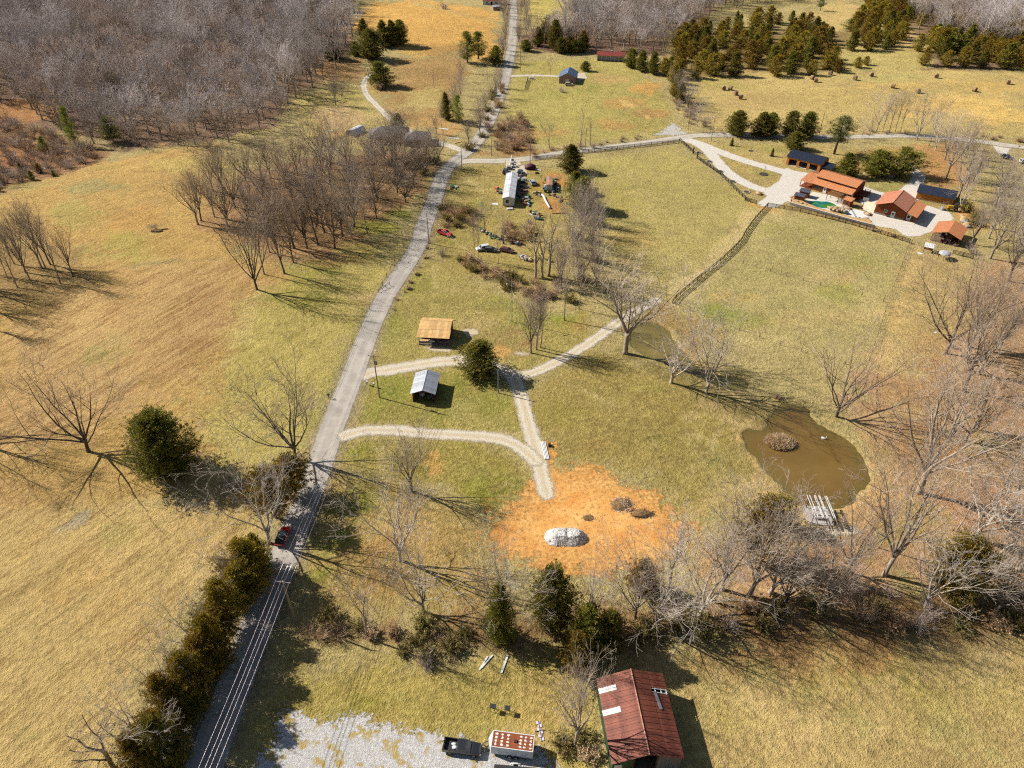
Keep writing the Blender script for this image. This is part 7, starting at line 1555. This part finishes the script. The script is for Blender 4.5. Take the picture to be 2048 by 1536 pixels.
b = G(1099,892); o = thing('plate_compactor', 'small black machine on the bare soil by the white pipes', 'machine', b); MB().span(-.3,.3,-.45,.45,.05,.3).build('base_plate', M_black_steel, o); MB().span(-.22,.22,-.3,.3,.3,.7).build('engine', M_black_steel, o); MB().tube([(-.2,.4,.3),(-.2,1.0,1.0),(.2,1.0,1.0),(.2,.4,.3)], .03, 6).build('handle', M_black_steel, o)
# gravel heap
b = G(1131,1075); o = thing('gravel_heap', 'heap of pale grey gravel on the orange clay', 'gravel heap', b); rr = random.Random(8); mb = MB(); nx, ny = 60, 34; vs = []
for j in range(ny):
    for i in range(nx):
        x = -5.2+10.4*i/(nx-1); y = -3.4+6.8*j/(ny-1); q = math.hypot(max(0, abs(x)-1.9)/2.9, y/2.8); z = min(max(0, 1-q)*3.0, 1.9 - .35*math.exp(-((x-.3)/.7)**2) - .05*abs(x))
        if z > 0: z += (float(vnoise(x, y, 1.3, 4))-.5)*.22 + (float(vnoise(x, y, 4.3, 6))-.5)*.12
        vs.append((x, y, z if z > .04 else -.25))
mb.add(vs, [(j*nx+i, j*nx+i+1, (j+1)*nx+i+1, (j+1)*nx+i) for j in range(ny-1) for i in range(nx-1)])
t = NT('heap_gravel'); ps = t.obj(); vo = t.n('ShaderNodeTexVoronoi', i_Scale=5.0); t.l(ps, vo.inputs['Vector']); n1 = t.noise(ps, .6, 4, .6); c = t.mix(t.rng(vo.outputs['Color'], .1, .9), srgb(180,174,168), srgb(232,228,224)); t.color(t.mix(t.math('MULTIPLY', t.rng(n1, .55, .7), .4), c, srgb(160,120,76))); t.b.inputs['Roughness'].default_value = .9; t.bump(vo.outputs[0], .5, .08); M_heap = t.m
o.scale = (.85,.8,.85); mb.build('mound', M_heap, o); sb = lump(.16, 1, .3, 2).mesh('stone', M_heap); stones = MB()
for k in range(320):
    x, y = rr.uniform(-5.2,5.2), rr.uniform(-3.3,3.3); q = math.hypot(max(0, abs(x)-1.9)/3.1, y/3.0)
    if q > 1.12: continue
    z = min(max(0, 1-q)*3.0, 1.75); s_ = rr.uniform(.04,.10); m_ = Matrix.Rotation(rr.uniform(0,3),3,'Z'); stones.add([m_ @ (Vector(v.co)*s_/.16) + Vector((x,y,z+.02)) for v in sb.vertices], [tuple(f.vertices) for f in sb.polygons])
st_ = stones.build('stones', M_heap, o); st_['kind'] = 'stuff'
# brush and dirt heaps on the clay
def debris(px, py, rx, ry, h, n_, label, seed, m=None):
    b = G(px, py); o = thing('brush_heap', label, 'brush heap', b); rr = random.Random(seed); mb = MB()
    for k in range(n_):
        a = rr.uniform(0,6.283); q = math.sqrt(rr.random()); p = Vector((rx*q*math.cos(a), ry*q*math.sin(a), h*(1-q)*rr.random())); d = Vector((rr.gauss(0,1), rr.gauss(0,1), rr.gauss(0,.35))).normalized()*rr.uniform(.4,1.3); mb.tube([p-d*.5, p+perp(d.normalized(), rr)*.1, p+d*.5], [.03,.035,.015], 3)
    mb.build('sticks', m or M_thick, o); lump(1, 3, .35, seed, (rx*.8,ry*.8,h*.55)).build('soil', mat('heap_soil', srgb(150,118,74), srgb(96,74,48), 2, .95, .5), o, False, (0,0,.05)); return o
debris(1246,1010,2.6,2.2,1.1,260,'straw-grey brush heap at the upper right of the clay',1,M_thickg); debris(1285,1028,2.6,1.3,.9,220,'dark burnt brush heap right beside the straw one',2,M_barkd); debris(1178,1036,1.6,1.0,.35,70,'small ring of dry brush beside the gravel heap',3)
debris(1945,800,3.2,2.0,1.2,200,'pile of pale cut logs in the right wood',4,M_timber); debris(1935,455,3.5,1.3,.8,140,'pile of pale logs right of the open pole shed',5,M_timber); debris(1752,462,1.8,.6,.4,60,'white debris heap below the retaining wall',6,M_white_paint); debris(1652,430,1.0,.5,.4,20,'pale scrap at the foot of the retaining wall',7,M_white_paint); debris(313,462,2.0,1.4,1.0,160,'dark brush heap alone in the left field',8,M_barkd)
for x, y, a in ((327,459,20),): tag(MB().tube([(-1.4,0,.2),(1.4,0,.2)], .2, 8).build('log', M_timber, None, False, G(x, y)), 'pale log beside the dark brush heap in the left field', 'log').rotation_euler = (0,0,R(a))
# dock with pergola rafters
b = thing('dock', 'grey board dock with white pergola rafters at the pond', 'dock', G(1637,1032), R(-4)); b.location.z = .1; M_deck = mat('grey_deck_boards', srgb(206,198,192), srgb(170,162,158), 2, .8, .2, stretch=(.5,6,1))
for k in range(16): MB().span(-2.3,2.3,-2.4+k*.3,-2.4+k*.3+.27,.25,.32).build('deck_board', M_deck, b)
for x in (-2.1,2.1):
    for y in (-2.2,2.0): post(b, x, y, -1.6, .25, M_plank_d, .18)
for x in (-1.9,1.9):
    for y in (-2.0,1.9): post(b, x, y, .32, 2.5, M_plank_d, .14)
for y in (-2.0,1.9): MB().beam((-2.3,y,2.5),(2.5,y,2.5),.1,.18).build('beam', M_plank_d, b)
for x in (-1.9,1.9): MB().beam((x,-2.0,1.2),(x,1.9,1.2),.06,.12).build('side_rail', M_plank_g, b)
for k, x in enumerate((-1.9,-1.4,-.55,-.3,.3,.5,1.5,1.8)): MB().beam((x,-2.7,2.66),(x-.15,3.0,2.66),.1,.13).build('rafter', M_white_paint, b)
MB().span(-2.6,-2.3,-1.6,1.6,.26,.33).build('side_board', M_deck, b); MB().span(-.9,.9,-1.2,-.7,.62,.7).build('bench', M_plank_g, b)
# goose-shaped float on the pond
b = P(1647,876); wz = float(land(POND[0].x, POND[0].y)) - .42; o = thing('pond_float', 'small white bird-shaped float on the big pond', 'float', (b.x, b.y, wz-.05), R(-30)); lump(.34, 2, .1, 3, (1.5,.9,.8)).build('body', M_white_paint, o, True, (0,0,.15)); MB().tube([(.35,0,.2),(.5,0,.5),(.5,0,.75),(.62,0,.8)], [.12,.08,.07,.06], 8).build('neck', M_white_paint, o, True); MB().tube([(.62,0,.8),(.8,0,.76)], [.05,.02], 6).build('bill', mat('orange_steel', srgb(206,90,40)), o)
# --- junk round the white home and in the yard
M_junk = [mat('junk_white', srgb(216,212,206), srgb(170,166,160)), mat('junk_blue', srgb(64,108,134), srgb(40,72,92)), mat('junk_teal', srgb(40,110,96), srgb(28,80,70)), mat('junk_tan', srgb(186,150,110), srgb(140,110,80)), mat('junk_dark', srgb(62,58,56), srgb(40,38,38)), mat('junk_rust', srgb(150,84,56), srgb(110,62,44)), mat('junk_grey', srgb(150,150,152), srgb(112,112,114)), mat('junk_green', srgb(48,128,80), srgb(34,92,58))]
def junk(px, n_, label, group, seed, hh=.9, mats_=None):
    rr = random.Random(seed); poly = W(px); x0, x1, y0, y1 = bounds(poly, 0); k = 0; tries = 0
    while k < n_ and tries < 4000:
        tries += 1; x, y = rr.uniform(x0, x1), rr.uniform(y0, y1)
        if sd_poly(np.array([x]), np.array([y]), poly)[0] < 0: continue
        k += 1; m = M_junk[rr.choice(mats_ or list(range(8)))]; kind = rr.random(); z = zat(x, y) + rr.choice([0,0,0,.35])
        if kind < .35: nm = 'junk_bag'; o = lump(rr.uniform(.3,.6), 1, .4, k+seed, (1.2,1,.7)).build(nm, m, None, False, (x, y, z+.25)); lb = 'lumpy bag'
        elif kind < .7:
            nm = 'junk_box'; d = (rr.uniform(.5,1.3), rr.uniform(.5,1.0), rr.uniform(.4,hh)); mb = MB(); mb.span(-d[0]/2,d[0]/2,-d[1]/2,d[1]/2,-.05,d[2]); mb.span(-d[0]/2-.03,d[0]/2+.03,-d[1]/2-.03,d[1]/2+.03,d[2],d[2]+.08); o = mb.build(nm, m, None, False, (x, y, z)); lb = 'box'
        elif kind < .88:
            nm = 'junk_barrel'; o = MB().tube([(0,0,-.05),(0,0,.05),(0,0,.8),(0,0,.85)], [.26,.3,.3,.26], 12).build(nm, m, None, False, (x, y, z)); lb = 'barrel'
        else: nm = 'junk_board'; o = MB().box((0,0,.2),(rr.uniform(1.2,2.4),rr.uniform(.3,1.0),.06), Matrix.Rotation(rr.uniform(-.3,.3),3,'Y')).build(nm, m, None, False, (x, y, z)); lb = 'board'
        o.rotation_euler = (0,0,rr.uniform(0,6.28)); tag(o, f'{lb} {label}', nm.split('_')[1], group)
junk([(1033,345),(1042,352),(1056,362),(1058,390),(1062,405),(1058,412),(1046,408),(1034,392),(1033,365)], 85, 'in the heap along the right side of the white home', 'junk along the white home', 3)
junk([(1004,388),(996,388),(993,376),(1004,374)], 8, 'left of the white home near its front corner', 'junk left of the white home', 4)
junk([(1018,322),(1030,320),(1036,334),(1020,340)], 12, 'behind the far end of the white home', 'junk behind the white home', 5)
junk([(1085,357),(1112,356),(1116,385),(1108,395),(1092,392),(1086,375)], 40, 'heaped round the rusty box trailer', 'junk round the rusty box trailer', 6)
junk([(1060,420),(1078,422),(1084,438),(1072,440),(1060,430)], 14, 'in the loose heap below the white home yard', 'junk below the white home yard', 7, .6)
junk([(1072,386),(1084,388),(1082,396),(1072,395)], 6, 'beside the long white pipe in the yard', 'junk beside the white pipe', 8, .5)
junk([(960,460),(990,470),(1020,478),(1045,486),(1045,492),(1000,488),(962,472)], 30, 'strewn behind the white wagon', 'junk behind the white wagon', 9, .6)
junk([(1038,510),(1062,520),(1060,528),(1040,520)], 16, 'in the white debris right of the rusty sedan', 'junk right of the rusty sedan', 10, .6, [0,0,3,6])
junk([(1108,394),(1124,392),(1126,402),(1110,404)], 8, 'in the small heap left of the dark cedar', 'junk left of the dark cedar', 12, .5, [0,3,6])
junk([(900,374),(915,372),(914,382),(902,382)], 6, 'in the little heap on the grass by the road bend', 'junk by the road bend', 13, .5)
junk([(1095,520),(1106,520),(1106,528),(1096,528)], 3, 'under the broken dead trees', 'junk under the dead trees', 14, .9, [4,0])
o = thing('rusty_box_trailer', 'rusty-roofed box trailer buried in junk right of the home', 'trailer', gz(1098,374), R(88)); MB().span(-4,4,-1.1,1.1,.5,2.5).build('box', M_siding, o); slope(o, -4.1, 4.1, 0, 2.75, 1.2, 2.5, rusty('rust_patch_roof', srgb(176,120,76), srgb(206,184,160), srgb(140,80,46), 0, .8, (1,1,1), .8, (.45,.55)), 1.35, 1); slope(o, -4.1, 4.1, 0, 2.75, -1.2, 2.5, MATS['rust_patch_roof'], 1.35, 1, seed=3)
for x in (-1,0): w_ = MB().tube([(x,-1.2,.36),(x,-1.0,.36)], .36, 14).build('wheel', M_tyre, o)
o = thing('boom_mast', 'white steel boom standing behind the far end of the white home', 'boom', gz(1018,338)); MB().tube([(0,0,0),(1.2,6,3.2)], [.3,.18], 8).build('mast', M_white_paint, o); MB().box((0,0,.6),(1.6,1.6,1.2)).build('base', M_junk[6], o)
b = G(1060,338); o = thing('tarp_heap', 'wine-red tarp draped over a round heap beside the lane', 'tarp', b); lump(1.9, 3, .25, 5, (1.2,1,.8)).build('tarp', mat('wine_red_tarp', srgb(92,36,56), srgb(60,24,38), 2, .6), o, True, (0,0,.6)); MB().tube([(1.6,-.4,.3),(4.4,-2.2,.2)], .2, 8).build('pole_end', M_white_paint, o)
tag(lump(.6, 2, .2, 9, (1.4,.9,.6)).build('tub', M_junk[4], None, False, G(1074,347,.3)), 'dark tub on the bare soil right of the wine-red tarp', 'tub')
wp = [G(*q, .35) for q in ((1084,391),(1088,395),(1091,403),(1095,410),(1100,418))]; tag(MB().tube([q-wp[0] for q in wp], .38, 9).build('drain_pipe', M_white_paint, None, True, wp[0]), 'long bent white pipe lying in the junk yard', 'pipe')
for k, (x, y, m, lab, a, d) in enumerate([(1073,386,M_timber,'pale board stack near the bent white pipe',5,(3.0,1.0,.5)),(990,408,M_white_paint,'white sheet on the grass left of the white home',0,(2.2,1.6,.1)),(1020,419,M_white_paint,'white tub in front of the white home',10,(2.2,1.0,.5)),(1120,427,M_junk[5],'rusty beam lying below the dark cedar',5,(5.5,.4,.2)),(993,377,mat('salmon_tarp', srgb(236,140,120), srgb(206,110,96)),'salmon-pink sheet left of the white home',60,(1.4,1.0,.6)),(888,258,M_white_paint,'long white sheet beside the field strip',-20,(4.5,1.2,.15)),(909,277,M_white_paint,'white boards on the grass left of the junction',-8,(5,.9,.2)),(916,285,M_timber,'yellowish boards left of the junction pole',40,(4,1.0,.25)),(1066,430,M_white_paint,'white plank below the white home yard',-30,(3.2,.5,.15)),(738,283,M_timber,'pale board leaning by the grey house',30,(2,.6,.3)),(660,262,M_white_paint,'white sheet lying left of the hoop house',20,(2.6,1.0,.12)),(1063,158,M_white_paint,'white box in the small house paddock',0,(2.4,1.2,1.0)),(780,97,M_junk[4],'dark stones in the graveyard under the gold field cedars',0,(1,.6,.8)),(1905,515,M_timber,'pale pallet beside the round canopy',20,(1.6,1.2,.15)),(1840,507,M_white_paint,'white sheet on the grass by the white shelter',-30,(1.6,1.0,.1)),(1872,665,M_white_paint,'small white scrap at the edge of the right wood',20,(.8,.4,.1))]):
    o = MB(); o.span(-d[0]/2,d[0]/2,-d[1]/2,d[1]/2,-.03,d[2]*.6); o.span(-d[0]*.46,d[0]*.44,-d[1]*.42,d[1]*.45,d[2]*.6,d[2]); o = o.build(['board_stack','sheet','tub','steel_beam','tarp','sheet','board','board','plank','board','sheet','box','headstone','pallet','sheet','sheet'][k], m, None, False, G(x, y)); o.rotation_euler = (0,0,R(a)); tag(o, lab, ['boards','sheet','tub','beam','tarp','sheet','boards','boards','plank','board','sheet','box','stones','pallet','sheet','sheet'][k])
for k, (x, y) in enumerate([(766,100),(772,102),(776,98),(783,101),(787,98)]):
    b = G(x, y); o = thing('headstone', 'small dark headstone under the gold field cedars', 'headstone', b, 0, 'headstones under the gold field cedars'); MB().span(-.5,.5,-.25,.25,0,.2).build('base', M_conc, o); MB().prism([(-.4,.2),(.4,.2),(.4,.8),(.2,1.0),(-.2,1.0),(-.4,.8)], 'y', -.12, .12).build('stone', M_junk[4], o)
